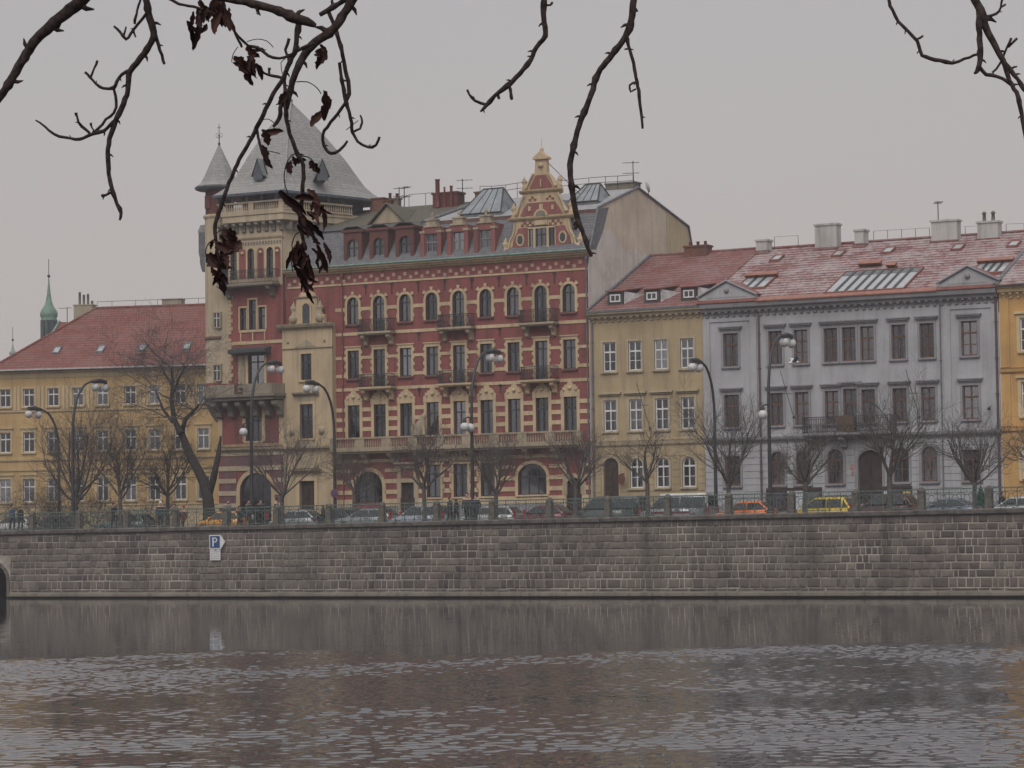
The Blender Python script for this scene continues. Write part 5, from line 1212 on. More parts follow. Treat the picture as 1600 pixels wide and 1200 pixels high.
GB.part('crest_plate', MB().box(15.35,15.62,-.07,.0,8.2,8.55).box(15.40,15.57,-.07,.0,7.85,8.1), plain('red_white_plate', (.42,.20,.19), .5, var=.5, scale=6))
flag_arm(GB, 10.9, 11.9); flag_arm(GB, 20.0, 11.6)
for x in (5.4, 25.3): GB.part('wall_lamp', MB().ball((x,-.3,12.0),.12,8,6).bar((x,-.3,12.0),(x,.02,12.2),.03), IRON)

# ================================================================== orange house at the right edge
OB = Thing('orange_house', 'orange house with white windows cut by the right picture edge', 'house', (31, 0, GZ), org=(0, FY, 0))
oc = [28.05 + 2.35*i for i in range(9)]
o1 = [(c, 15.75, 1.15, 2.2, 0) for c in oc]; o2 = [(c, 11.45, 1.15, 2.25, 0) for c in oc]; o0 = [(c, 7.3, 1.3, 2.4, .65) for c in oc]
OB.part('wall', facade(26.08, 49, GZ-.45, 19.7, o1+o2+o0, .28, -.05), ORANGE)
def sur_o(w, h, rise):
    m = MB(); ring(m, w, h, rise, .24, -.05, .05, 0, False)
    if rise <= 0: m.box(-w/2-.32, w/2+.32, -.2, .05, h+.26, h+.42)
    return m
for h in o1+o2+o0: window(OB, *h, fm=WFRAME, transom=.66, bars=(.33,), v=-.05, dep=.12, surround=(ORANGE2, 'o', sur_o), sill=ORANGE2, fw=.085)
OB.part('cornice', cornice(26.08, 49, 19.4, [(.04,0),(.1,.2),(.4,.3),(.45,.5),(.6,.55),(.62,.75)], -.05), ORANGE2)
tag(OB.part('eaves_brackets', eaves_brackets(26.2, 48.9, 19.65, 46, .32, .4, .2, -.05), ORANGE2), kind='stuff')
for z in (14.3, 10.4): OB.part('floor_course', cornice(26.08, 49, z, [(.05,0),(.15,.1),(.18,.3),(.22,.36)], -.05), ORANGE)
OB.part('pilaster', MB().box(26.1,26.75,-.13,-.03,10.8,14.25), ORANGE); OB.part('pilaster', MB().box(26.1,26.75,-.13,-.03,14.7,19.3), ORANGE)
OB.part('side_wall', MB().poly([(49,-.05,4.4),(49,19,4.4),(49,19,20),(49,10.4,25),(49,-.05,20.1)]), FIRE)
orf = OB.part('roof', MB().poly([(26.05,-.6,20.15),(49,-.6,20.15),(49,10.4,25.0),(26.05,10.4,25.0)]).poly([(26.05,10.4,25.0),(49,10.4,25.0),(49,19,20),(26.05,19,20)]), TILEG)
sub(orf, 'gutter', MB().box(26.05, 49, -.75, -.5, 20.0, 20.14), IRON)
OB.part('flower_box', MB().box(27.5,28.6,-.3,-.06,7.05,7.3), plain('red_flower_box', (.25,.05,.05), .7))

# ================================================================== long yellow house on the left, turned towards the river
AL = R(16); LO = (-59.13, 34.75, 0)
LB = Thing('yellow_house', 'long yellow house with plain red tile roof behind the left trees', 'house', (0, 0, GZ), AL, org=LO)
lc = [-11.2, -8.98, -6.78, -4.52, -2.26, 0, 2.54, 4.74, 7.06, 9.14, 11.4, 13.7]
l1 = [(c, 15.74, 1.02, 1.56, 0) for c in lc]; l2 = [(c, 11.78, 1.02, 1.74, 0) for c in lc]; l3 = [(c, 7.46, 1.05, 2.0, 0) for c in lc]
L0, L1 = -13.0, 16.0
lw = facade(L0, L1, GZ-.45, 18.9, l1+l2+l3, .25); lw.poly([(L1,0,GZ),(L1,12,GZ),(L1,12,18.9),(L1,0,18.9)]); lw.poly([(L0,0,GZ),(L0,12,GZ),(L0,12,18.9),(L0,0,18.9)])
LB.part('wall', lw, LEFTY)
def sur_l(hood):
    def f(w, h, rise):
        m = MB(); ring(m, w, h, rise, .17, -.04, .05, 0, False)
        if hood: m.box(-w/2-.28, w/2+.28, -.14, .05, h+.32, h+.44); m.box(-w/2-.2, w/2+.2, -.05, .05, h+.18, h+.32)
        return m
    return f
for rows, hd_ in ((l1, False), (l2, True), (l3, True)):
    for h in rows: window(LB, *h, fm=WFRAME, transom=.66, surround=(LEFTY2, 'l%d' % hd_, sur_l(hd_)), sill=LEFTY2, dep=.16, fw=.075, curtain=False)
LB.part('floor_course', cornice(L0, L1, 15.2, [(.03,0),(.1,.08),(.12,.22)]), LEFTY2); LB.part('floor_course', cornice(L0, L1, 10.95, [(.03,0),(.12,.1),(.15,.25)]), LEFTY2)
LB.part('floor_course', cornice(L0, L1, 10.1, [(.03,0),(.1,.08),(.12,.2)]), LEFTY2); LB.part('plinth', cornice(L0, L1, GZ, [(.06,0),(.06,2.1),(.12,2.2),(.12,2.32)]), LEFTY2)
for a, b in zip(lc[:-1], lc[1:]):
    if b-a < 2.3: [LB.part('pilaster', MB().box((a+b)/2+k,(a+b)/2+k+.25,-.06,.02,15.45,17.5), LEFTY2) for k in (-.3,.05)]
LB.part('cornice', cornice(L0, L1, 18.2, [(.04,0),(.1,.15),(.14,.4),(.36,.5),(.4,.7)]), LEFTY2)
er = (-.6, 18.95); rv = 8.0
ln = Vector((-math.sin(AL), math.cos(AL), 0)); le = Vector((math.cos(AL), math.sin(AL), 0)); lo = Vector(LO)
def onL(x, y, v):
    d = ray(x, y); p = CAM+d*(((lo-CAM).dot(ln)+v)/d.dot(ln)); q = p-lo; return q.dot(le), p.z
ru, rz_ = onL(150, 481.5, rv); rz_ = (rz_ + onL(319, 477, rv)[1])/2
hu = onL(-20, 578, -.6)[0]
lr = MB(); lr.poly([(hu,er[0],er[1]),(L1,er[0],er[1]),(L1,rv,rz_),(ru,rv,rz_)]).poly([(hu,er[0],er[1]),(ru,rv,rz_),(hu,17,er[1])]).poly([(ru,rv,rz_),(L1,rv,rz_),(L1,17,er[1]),(hu,17,er[1])])
roofl = LB.part('roof', lr, TILEL)
sub(roofl, 'ridge_tiles', MB().tube([(ru,rv,rz_+.03),(L1,rv,rz_+.03)], .13, 6), TILEL); sub(roofl, 'hip_tiles', MB().tube([(ru,rv,rz_+.03),(hu,er[0],er[1]+.03)], .12, 6), TILEL)
sub(roofl, 'gutter', MB().box(hu, L1, -.72, -.55, 18.86, 18.98), plain('snowy_gutter', (.42,.42,.43), .6)); sub(roofl, 'soffit', MB().box(hu+.1, L1, -.54, .0, 18.78, 18.86), LEAD)
for x in (92,161,226,295):
    u, z = onL(x, 548 if x < 200 else 545, 2.4); v = er[0]+(z-er[1])*(rv-er[0])/(rz_-er[1])
    skylight(LB, u, 1.9, .5, .75, er, (rv, rz_), SKYGL, LEAD, .1, 1)
def lchim(x0, x1, yt, v, mat, T=LB, fl=0):
    u0, z = onL(x0, yt, v); u1, _ = onL(x1, yt, v); o = T.part('chimney', chimney(MB(), u0, u1, v, v+1.0, z-3.2, z, .1, .05), mat)
    for k in range(fl): sub(o, 'flue_pipe', MB().lathe([(.12,0),(.12,(1.1,.85,.9,.3)[k % 4]),(.15,(1.12,.87,.92,.32)[k % 4]),(.02,(1.2,.95,1,.36)[k % 4])], (u0+.4+(u1-u0-.6)*k/max(1,fl-1), v+.5), 8, True, z), DARKST)
lchim(253, 283, 467, 8.2, plaster('beige_chimney', (.36,.32,.25), amt=.4)); lchim(115, 144, 476, 11.0, plaster('beige_chimney_b', (.40,.36,.27), amt=.4), fl=4)
p1, p2, p3, p4 = onL(93, 503, 12), onL(132, 504, 12), onL(132, 540, 9.3), onL(74, 534, 9.3)
rw2 = LB.part('rear_wing_roof', MB().poly([(p1[0],12,p1[1]),(p2[0],12,p2[1]),(p3[0],9.3,p3[1]),(p4[0],9.3,p4[1])]), TILEL)
sub(rw2, 'copper_hip', MB().tube([(p1[0],12,p1[1]+.05),(p4[0],9.3,p4[1]+.05)], .13, 5), COPPER)
wr = MB()
us = [onL(x, 471, rv)[0] for x in (152, 175, 212, 246, 285, 310)]
for u in us: wr.bar((u,rv,rz_),(u,rv,rz_+.62),.02)
wr.tube([(us[0],rv,rz_+.6),(us[-1]+2,rv,rz_+.62)], .02, 4); LB.part('roof_walk_railing', wr, IRON)

# ================================================================== far spires
def spire(name, label, px_, ytip, ybulb, ybase, d, s, mats, lantern=True):
    b = deep(px_, ybase, d); tip = deep(px_, ytip, d); T = Thing(name, label, 'spire', (b.x, b.y, GZ)); c = (b.x, b.y); zb = deep(px_, ybulb, d).z; H = tip.z-zb
    T.part('shaft', MB().lathe([(s*1.45,GZ),(s*1.45,b.z),(s*1.3,b.z+.3)], c, 8, False), mats[1])
    if lantern:
        m = MB()
        for k in range(8):
            t = math.pi/8+k*math.pi/4; x, y = c[0]+s*math.cos(t), c[1]+s*math.sin(t); m.box(x-.2, x+.2, y-.2, y+.2, b.z, zb)
        m.lathe([(s*1.12,zb-.7),(s*1.12,zb-.05)], c, 8, False); T.part('lantern', m, mats[1])
    T.part('onion_roof', MB().lathe([(s*1.25,zb-.1),(s*1.32,zb+.05),(s*1.18,zb+.15),(s*1.38,zb+H*.09),(s*1.42,zb+H*.15),(s*1.2,zb+H*.23),(s*.75,zb+H*.32),(s*.5,zb+H*.42),(s*.3,zb+H*.6),(s*.12,zb+H*.85),(.06,zb+H)], c, 14), mats[0])
    T.part('cross', MB().bar((c[0],c[1],tip.z-.2),(c[0],c[1],tip.z+2.2),.05).ball((c[0],c[1],tip.z+.1),.2,8,5), IRON)
COPG = plain('bright_verdigris', (.15,.24,.19), .7, var=.25, scale=1.5)
spire('lantern_spire', 'green copper onion spire with open lantern behind the yellow house', 76.5, 432, 500, 530, 330, .78, (COPG, plain('dark_lantern_wood', (.07,.09,.095), .7)))
spire('small_spire', 'small pale far spire with ball and cross at left edge', 20, 532, 555, 566, 430, .42, (plain('pale_verdigris', (.25,.30,.27), .8), DARKST), False)
bp_ = onY(1008, 290, 28.5); tv_aerial(-5.1, 28.9, 29.6, 2.4, 'tall lattice tv mast on the bare gable end of the brick house', 5, .3)
for x, y0, h, lb_ in ((632,335,2.2,'tv aerial on mossy slate roof left of the red flues'),(624,330,1.9,'thin rod aerial beside the small grey chimney'),(723,318,1.9,'tv aerial right of the red flue chimney'),(1466,345,1.35,'tv aerial on wide white chimney of the grey house')):
    p = onY(x, y0, 27.6 if x < 1000 else 30.3); tv_aerial(p.x, p.y, p.z, h, lb_, 4, x*.7)
p = onY(105, 502, 47); tv_aerial(p.x, p.y, p.z, 1.3, 'short tv aerial between green spire and beige chimney', 3, .2)
ds = Thing('satellite_dish', 'white satellite dish beside the brick chimney of ochre house', 'dish', tuple(onY(1108, 392, 30.5))); p = onY(1107, 384, 30.5)
q = MB(); q.lathe([(.02,.12),(.3,.06),(.42,0),(.4,.0),(.28,.04),(.02,.1)], (0,0), 14); o = ds.part('dish', q, WFRAME, at=p); o.rotation_euler = (R(75),0,R(100)); ds.part('dish_mast', MB().bar((p.x,p.y+.1,p.z-.8),(p.x,p.y+.1,p.z),.03), IRON)
ds = Thing('satellite_dish', 'pale satellite dish below the lattice mast on the bare gable', 'dish', tuple(onY(1013, 297, 29.5))); p = onY(1012, 292, 29.5)
o = ds.part('dish', q, plain('pale_dish', (.35,.35,.36), .5), at=p); o.rotation_euler = (R(75),0,R(95)); ds.part('dish_mast', MB().bar((p.x,p.y+.1,p.z-.8),(p.x,p.y+.1,p.z),.03), IRON)

# ================================================================== quay railing
rail = Thing('quay_railing', 'green iron railing with round-topped stone posts along the quay', 'railing', (0, .3, 4.9))
PX = onY(859, 800, .3).x; PS = 4.17
post_m = MB().loft([[( -.24*s,-.24*s,z),(.24*s,-.24*s,z),(.24*s,.24*s,z),(-.24*s,.24*s,z)] for s, z in ((.95,0),(.95,.18),(.84,.2),(.84,1.02))], False).lathe([(.21,1.02),(.235,1.07),(.22,1.2),(.15,1.3),(.02,1.35)], (0,0), 12).mesh('stone_post', STONE)
def panel():
    m = MB(); L = PS-.5; z1 = 1.2
    for z, t in ((.1,.025),(z1,.035),(.98,.02)): m.box(0, L, -t, t, z-t, z+t)
    n = 5; w = L/n
    for i in range(n+1): m.box(i*w-.022, i*w+.022, -.022, .022, .0, z1)
    for i in range(n):
        c = (i+.5)*w
        m.tube([(c+w*.26*math.cos(t), 0, .62+.24*math.sin(t)) for t in [2*math.pi*k/10 for k in range(11)]], .02, 4, False)
        for s in (-1, 1):
            m.tube([(c+s*w*.46,0,.12),(c+s*w*.30,0,.25),(c+s*w*.14,0,.42)], .017, 4); m.tube([(c+s*w*.46,0,.96),(c+s*w*.22,0,.9),(c+s*w*.04,0,.84)], .017, 4)
            m.bar((c+s*w*.26,0,.62),(c+s*w*.48,0,.62),.015)
            m.tube([(c+s*w*.1,0,.12),(c+s*w*.1,0,.4)], .014, 4)
        m.bar((c,0,.98),(c,0,z1),.015); m.bar((c-w*.25,0,.98),(c-w*.25,0,z1),.012); m.bar((c+w*.25,0,.98),(c+w*.25,0,z1),.012)
    return m.mesh('iron_panel', RAILG)
pm = panel()
k0, k1 = int((QL-PX)/PS)+1, int((QR-PX)/PS)
for k in range(k0, k1+1):
    X = PX+k*PS; rail.part('stone_post', post_m, at=(X, .3, ctop(X)))
    if k < k1:
        o = rail.part('iron_panel', pm, at=(X+.25, .3, ctop(X+.25))); o.rotation_euler = (0, -.0054, 0)

# ================================================================== street lamps
def lamp(label, px_, yh, Y, reach, side=False, sign=False, double_low=False, ylow=None):
    """tall curved post, twin globes hung under a flat head; reach in y, signed"""
    X = onY(px_, 740, Y).x; zt = onY(px_ + reach*11*(1 if reach > 0 else 1), yh, Y+reach*.8).z
    T = Thing('street_lamp', label, 'street lamp', (X, Y, GZ), group='twin-globe lamps along the quay road')
    H = zt-GZ; s = 1 if reach > 0 else -1; a = abs(reach)
    pts = [(X,Y,GZ),(X,Y,GZ+H*.3),(X,Y,GZ+H*.64)] ; rad = [.15,.125,.105]
    for t in (.15,.3,.45,.6,.75,.9,1):
        ph = t*math.pi/2; pts.append((X, Y+s*a*.62*(1-math.cos(ph))*(.9+.1*t), GZ+H*.64+H*.36*math.sin(ph)**.9)); rad.append(.105-.03*t)
    T.part('pole', MB().tube(pts, rad, 8), IRON); T.part('pole_base', MB().lathe([(.24,0),(.24,.5),(.17,.7),(.14,1.3)], (X,Y), 10, True, GZ), IRON)
    ex, ey, ez = pts[-1]; hd = MB(); hd.tube([(ex,ey-s*.15,ez),(ex,ey+s*a*.2,ez+.1),(ex,ey+s*a*.42,ez+.06)], [.11,.19,.14], 8); h = T.part('lamp_head', hd, IRON)
    for t in (.02, .34):
        y = ey+s*a*t+s*.25; g = MB(); g.ball((X, y, ez-.40), .30, 14, 9); o = T.part('globe', g, GLOBE); sub(o, 'socket', MB().lathe([(.12,-.14),(.13,0),(.1,.22)], (X,y), 8, True, ez-.16), IRON)
    if side:
        zl = onY(px_-10, ylow, Y-.9).z; ar = MB(); ar.tube([(X,Y,zl+.62),(X,Y-.5,zl+.66),(X,Y-.95,zl+.55)], .05, 6); T.part('side_arm', ar, IRON)
        ys = (-.95, -1.0) if not double_low else (-.95,)
        o = T.part('globe', MB().ball((X, Y-.95, zl), .30, 14, 9), GLOBE); sub(o, 'socket', MB().lathe([(.12,.25),(.13,.4),(.06,.55)], (X, Y-.95), 8, True, zl), IRON)
        if double_low:
            T.part('globe', MB().ball((X+.12, Y-.42, zl-.05), .3, 12, 8), GLOBE)
    if sign:
        z = onY(525, 771, Y).z; m = MB().loft([[(X+.1+.34*math.cos(t), y, z+.34*math.sin(t)) for t in [2*math.pi*i/16 for i in range(16)]] for y in (Y-.22, Y-.19)], False)
        o = T.part('round_sign', m, plain('faded_red_sign', (.20,.05,.06), .5)); sub(o, 'sign_face', MB().loft([[(X+.1+.25*math.cos(t), y, z+.25*math.sin(t)) for t in [2*math.pi*i/16 for i in range(16)]] for y in (Y-.228, Y-.2225)], False), plain('sign_navy', (.08,.07,.14), .5))
lamp('tall street lamp at the left, globes over yellow house facade', 114, 597, 3.2, 3.8)
lamp('street lamp at far left edge bending left', 92, 640, 16.5, -3.6)
lamp('street lamp in front of the tower arch with a lower side globe', 393, 568, 3.2, 3.6, True, ylow=675)
lamp('street lamp with round red sign before the pale bay', 523, 600, 16.2, -3.6, sign=True)
lamp('street lamp before middle of brick house with two lower globes', 738, 550, 3.2, 3.8, True, double_low=True, ylow=667)
lamp('street lamp bending left before the grey and ochre house joint', 1118, 566, 16.0, -3.4)
lamp('street lamp before grey house with side globe at drainpipe', 1203, 525, 3.2, 3.8, True, ylow=648)

# ================================================================== trees along the pavement
def grow(rng, mb, p, d, L, r, lvl, mx, spread, up, tw):
    n = (5,4,4,3,2)[min(lvl,4)]; pts = [p.copy()]; rad = [r]; q = p.copy(); dd = d.copy()
    for i in range(n):
        dd = (dd + Vector((rng.uniform(-1,1), rng.uniform(-1,1), rng.uniform(-1,1)))*(.10+.07*lvl) + Vector((0,0,up))*.07).normalized()
        q = q + dd*(L/n); pts.append(q.copy()); rad.append(max(.0065, r*(1-.55*(i+1)/n)))
    mb[0 if lvl < 1 else 1].tube(pts, rad, (8,6,5,3,3)[min(lvl,4)], False)
    if lvl >= mx: return
    k = (tw[lvl] if lvl < len(tw) else 3)
    for j in range(k):
        f = rng.uniform(.78,1.0) if lvl == 0 else rng.uniform(.18,1.0)
        i = min(n-1, int(f*n)); a = pts[i].lerp(pts[i+1], f*n-i if f*n-i <= 1 else 1)
        ax = d.orthogonal().normalized(); ax.rotate(Matrix.Rotation(2*math.pi*(j+rng.uniform(-.3,.3))/k + lvl, 3, d))
        an = rng.uniform(.6,1.15)*spread; nd = (dd*math.cos(an) + ax*math.sin(an)).normalized()
        rr = max(.0065, r*(.45 if lvl == 0 else .42)*rng.uniform(.75,1.1)*(1-.3*f))
        grow(rng, mb, a, nd, L*rng.uniform(.5,.72)*(1.25 if lvl == 0 else 1), rr, lvl+1, mx, spread, up, tw)
def tree(label, px_, ytop, Y, seed, trunk=1.9, r=.16, spread=.8, up=1.2, tw=(7,6,5,4), mx=4, lean=(0,0), dens=1.0, name='bare_tree'):
    X = onY(px_, 780, Y).x; H = onY(px_, ytop, Y).z-GZ; rng = random.Random(seed)
    T = Thing(name, label, 'tree', (X, Y, GZ), group='bare young trees on the quay pavement'); mb = [MB(), MB()]
    d = Vector((lean[0], lean[1], 1)).normalized(); base = Vector((X,Y,GZ))
    n = 5; pts = []; rad = []
    for i in range(n+1): t = i/n; pts.append(base+d*trunk*t+Vector((rng.uniform(-.03,.03),rng.uniform(-.03,.03),0))); rad.append(r*(1.35 if i == 0 else 1.1-.25*t))
    mb[0].tube(pts, rad, 9, False)
    L = (H-trunk)*.74; k = tw[0]
    for j in range(k+1):
        a = 2*math.pi*(j+rng.uniform(-.3,.3))/k; an = rng.uniform(.35,1.15)*spread if j < k else .12
        nd = Vector((math.cos(a)*math.sin(an), math.sin(a)*math.sin(an), math.cos(an)))
        grow(rng, mb, pts[-1]-d*rng.uniform(0,.55), nd, L*rng.uniform(.8,1.1), r*rng.uniform(.42,.6), 1, mx, .75, up, tw)
    T.part('trunk', mb[0], BARK); T.part('crown', mb[1], BARK)
TREES = [(118,638,5.0,'bare tree by the tall left lamp, before yellow house'),(188,652,4.6,'bare tree second of the left group before yellow house'),(262,690,9.0,'low bare tree left of the big leaning tree'),
 (441,655,4.4,'bare tree before the pale bay beside tower arch'),(554,700,6.0,'small bare tree before the shop arch of brick house'),(663,668,4.2,'bushy bare tree hiding the brick house door'),(775,682,4.2,'bare tree right of the middle lamp'),
 (900,665,5.2,'bare tree before the arched door of brick house'),(1012,668,4.2,'small bare tree in front of the ochre house'),(1139,632,4.2,'bare tree before left end of the grey house'),
 (1258,660,4.2,'wide low bare tree before grey house left windows'),(1391,618,4.2,'largest street tree, spreading before grey house door'),(1523,640,4.2,'bare tree before right end of grey house'),(1632,650,4.2,'bare tree cut by the right edge before orange house')]
for i, (x, yt, Y, lb_) in enumerate(TREES):
    big = x in (118,1391); tree(lb_, x, yt, Y, 20+i, trunk=2.25+.5*((i*7) % 3)/2, r=.19 if big else .15, spread=1.12 if x in (1258,1391,1523) else .92, tw=(8,7,5,5) if x < 300 else (7,6,4,5) if x != 1012 else (5,5,4,4))
for x, yt, Y, s, lb_ in ((55,735,8.0,70,'drooping bare shrub at far left behind railing'),(95,745,7.0,71,'tangled bare shrub under the left lamps'),(232,742,7.5,72,'bare shrub left of people by the big tree'),(150,760,9,73,'low bare shrub between the two left trees')):
    tree(lb_, x, yt, Y, s, trunk=.35, r=.07, spread=1.25, up=-.4, tw=(9,7,5,3), name='bare_shrub')
# the big leaning tree
rng = random.Random(77); BT = Thing('leaning_tree', 'big dark leaning tree with forked trunk left of the tower', 'tree', tuple(Vector((onY(328,800,8).x, 8, GZ)))); mb = [MB(), MB()]
def P8(x, y, dy=0): p = onY(x, y, 8+dy); return Vector((p.x, p.y, p.z))
main = [(328,815),(325,780),(318,752),(306,728),(292,700),(283,676)]
mb[0].tube([P8(*q) for q in main], [.5,.40,.37,.33,.29,.25], 12, False)
for path, rr in (([(326,775),(334,745),(341,712),(345,682)], [.28,.26,.2,.08]), ([(283,678),(272,655),(268,625),(270,600),(268,575)], [.23,.19,.16,.13,.08]), ([(283,676),(290,655),(303,642),(310,634)], [.2,.16,.12,.07]), ([(270,660),(255,640),(243,610)], [.13,.1,.05]), ([(272,612),(280,590),(290,572)], [.12,.09,.05]), ([(268,600),(258,585),(252,572)], [.1,.08,.05])):
    ps = [P8(x, y, rng.uniform(-.5,.5)) for x, y in path]; mb[0].tube(ps, rr, 8, False)
    for p, r_ in list(zip(ps, rr))[1:]:
        if path[0] == (326,775): continue
        for j in range(3):
            a = rng.uniform(0,6.28); nd = Vector((math.cos(a)*1.0, math.sin(a)*1.0, rng.uniform(-.1,.9))).normalized(); grow(rng, mb, p, nd, rng.uniform(2.2,3.6), max(.03,r_*.32), 1, 4, .85, .5, (4,5,4,4))
BT.part('trunk', mb[0], plain('black_bark', (.034,.029,.027), .95, var=.6, scale=7, bump=.06)); BT.part('crown', mb[1], BARK)

# ================================================================== cars
CARG = plain('car_glass', (.03,.036,.042), .08, var=.2, spec=.7, obj=True); TYRE = plain('tyre_rubber', (.018,.018,.018), .9, obj=True); RIM = plain('wheel_rim', (.3,.3,.31), .35, .6, obj=True)
LREDM = plain('tail_lamp', (.30,.02,.025), .25, spec=.6, obj=True); LWHT = plain('head_lamp', (.55,.56,.58), .15, spec=.7, obj=True); PLAST = plain('black_plastic', (.025,.025,.027), .7, obj=True); PLATE = plain('number_plate', (.6,.6,.58), .5, obj=True)
KINDS = {  # length, width, side points of the cabin: screen foot, roof front, roof rear, tail foot; bonnet and tail heights, belt
 'hatch': (4.05, 1.72, (1.02,.93),(1.85,1.45),(3.25,1.46),(3.92,.98), .74, .80, .94),
 'estate':(4.6, 1.76, (1.25,.95),(2.05,1.46),(3.95,1.46),(4.5,.95), .76, .86, .95),
 'mpv':   (4.35, 1.8, (.95,.98),(1.85,1.62),(3.75,1.62),(4.25,.98), .80, .90, .98),
 'sedan': (4.6, 1.78, (1.35,.93),(2.15,1.42),(3.2,1.42),(4.0,1.0), .74, .93, .95),
 'suv':   (4.5, 1.85, (1.2,1.08),(1.9,1.72),(4.0,1.72),(4.42,1.1), .95, 1.02, 1.10),
 'van':   (5.0, 1.95, (.75,1.15),(1.6,1.95),(4.85,1.95),(4.98,1.15), .95, 1.1, 1.15)}
def car(label, kind, px_, Y, col, face=-1, name='parked_car', metal=.35, tall=1.0, extra=None):
    L, W_, A, B, C, D, hb, ht, belt = KINDS[kind]; p = onY(px_, 800, Y); X = p.x
    T = Thing(name, label, 'van' if kind == 'van' else 'car', (0,0,0), 0 if face < 0 else math.pi, (X, Y, ROAD), group='cars parked along the quay')
    T.o.location = (X, Y, ROAD); T.off = Vector((0,0,0)); w = W_/2; x0 = -L/2
    paint = plain('paint_'+label.replace(' ', '_')[:30], col, .28, metal, .08, 2, .5, obj=True, coat=.5)
    st_ = [(0,.42,hb-.22,.70),(.06,.30,hb-.06,.86),(.35,.24,hb+.02,.96),(A[0],.22,A[1],1.0),((A[0]+D[0])/2,.22,belt,1.0),(D[0]-.15,.24,max(D[1],belt-.01),1.0),(L-.22,.26,ht+.05,.95),(L-.05,.34,ht-.06,.86),(L,.45,ht-.2,.74)]
    rings = []
    for x, zb, zt, k in st_:
        ww = w*k; h = zt-zb; rings.append([(x0+x, y, z) for y, z in ((-ww*.86,zb),(-ww*.97,zb+h*.14),(-ww,zb+h*.45),(-ww*.975,zb+h*.80),(-ww*.90,zb+h*.95),(-ww*.72,zt),(ww*.72,zt),(ww*.90,zb+h*.95),(ww*.975,zb+h*.80),(ww,zb+h*.45),(ww*.97,zb+h*.14),(ww*.86,zb))])
    body = T.part('body', MB().loft(rings), paint)
    def prof(x):
        pts = [A, B, C, D]
        for a, b in zip(pts[:-1], pts[1:]):
            if a[0] <= x <= b[0]: return a[1]+(b[1]-a[1])*(x-a[0])/(b[0]-a[0])
        return belt
    rg = []; wb, wr_ = w*.90, w*.70
    xs_ = [A[0], A[0]+(B[0]-A[0])*.5, B[0]-.06, B[0]+.16, (B[0]+C[0])/2, C[0]-.16, C[0]+.05, (C[0]+D[0])/2, D[0]]
    for x in xs_:
        z = prof(x)+(.035 if B[0] < x < C[0] else 0); f = (z-belt)/(B[1]-belt+.03); wt_ = wb+(wr_-wb)*max(0,f); zb = min(belt,z)-.08
        rg.append([(x0+x,-wb,zb),(x0+x,-wt_*1.0,z-.05*max(0,f)),(x0+x,-wt_*.86,z),(x0+x,0,z+.02*max(0,f)),(x0+x,wt_*.86,z),(x0+x,wt_,z-.05*max(0,f)),(x0+x,wb,zb)])
    T.part('cabin', MB().loft(rg, True, True), paint)
    def sidep(x, f): return wb+(wr_-wb)*f+.012
    hB = B[1]-belt
    def sq(xa, xb, s, name_='side_window'):
        m = MB(); q = []
        for x, f in ((xa,.06),(xb,.06)): q.append((x,f))
        def lim(x, f): # stay inside the cabin outline
            z = belt+hB*f
            lo = A[0]+(B[0]-A[0])*((z-A[1])/(B[1]-A[1])) + .10; hi = D[0]-(D[0]-C[0])*((z-D[1])/(C[1]-D[1])) - .10
            return min(max(x, lo), hi)
        fs = (.06,.45,.84)
        pts = [(lim(xa,f), f) for f in fs] + [(lim(xb,f), f) for f in reversed(fs)]
        m.poly([(x0+x, s*sidep(x,f), belt+hB*f) for x, f in pts]); T.part(name_, m, CARG)
    mid = [A[0]-.3, B[0]+(C[0]-B[0])*.42]; cuts = [A[0], mid[1], C[0]-.05 if kind in ('estate','mpv','van','suv') else D[0]]
    if kind in ('estate','mpv','van','suv'): cuts.append(D[0])
    for s in (-1, 1):
        for a, b in zip(cuts[:-1], cuts[1:]): sq(a+.05, b-.05, s)
        T.part('mirror', MB().ball((x0+A[0]+.35, s*(w+.06), belt+.08), .1, 8, 5, .8), paint)
        m = MB(); 
        for xx in cuts[1:-1] + [A[0]+.25]: m.box(x0+xx-.008, x0+xx+.008, s*w*.985-.012, s*w*.985+.012, .34, belt-.08)
        m.box(x0+.75, x0+L-.75, s*w*.99-.012, s*w*.99+.012, .24, .36); T.part('sill_trim', m, PLAST)
        m = MB()
        for xx in (mid[1]-.25, mid[1]+.75): m.box(x0+xx, x0+xx+.18, s*w-.03, s*w+.02, belt-.16, belt-.12)
        T.part('door_handle', m, PLAST)
    def endglass(p_, q_, name_):
        o = .025*(-1 if p_ is A else 1); m = MB(); m.poly([(x0+p_[0]+(q_[0]-p_[0])*f+o, y, p_[1]+(q_[1]-p_[1])*f+.02) for f, y in ((.1,-wb*.82),(.1,wb*.82),(.88,wr_*.84),(.88,-wr_*.84))]); T.part(name_, m, CARG)
    endglass(A, B, 'windscreen'); endglass(D, C, 'rear_window')
    for s in (-1, 1):
        T.part('headlight', MB().ball((x0+.16, s*w*.66, hb-.12), .16, 8, 6, .6), LWHT)
        if kind in ('estate','van','mpv'): T.part('tail_light', MB().box(x0+L-.13, x0+L-.0, s*w*.80-.08, s*w*.80+.09, .72, 1.22), LREDM)
        else: T.part('tail_light', MB().box(x0+L-.16, x0+L-.01, s*w*.68-.16, s*w*.68+.14, .68, .86), LREDM)
    T.part('bumper', MB().box(x0-.03, x0+.12, -w*.76, w*.76, .28, .46), PLAST); T.part('bumper', MB().box(x0+L-.1, x0+L+.03, -w*.78, w*.78, .3, .5), PLAST)
    T.part('number_plate', MB().box(x0+L+.031, x0+L+.04, -.26, .26, .52, .63), PLATE); T.part('grille', MB().box(x0-.012, x0+.1, -w*.42, w*.42, hb-.24, hb-.12), PLAST)
    R_ = .31 if kind not in ('van','suv') else .35
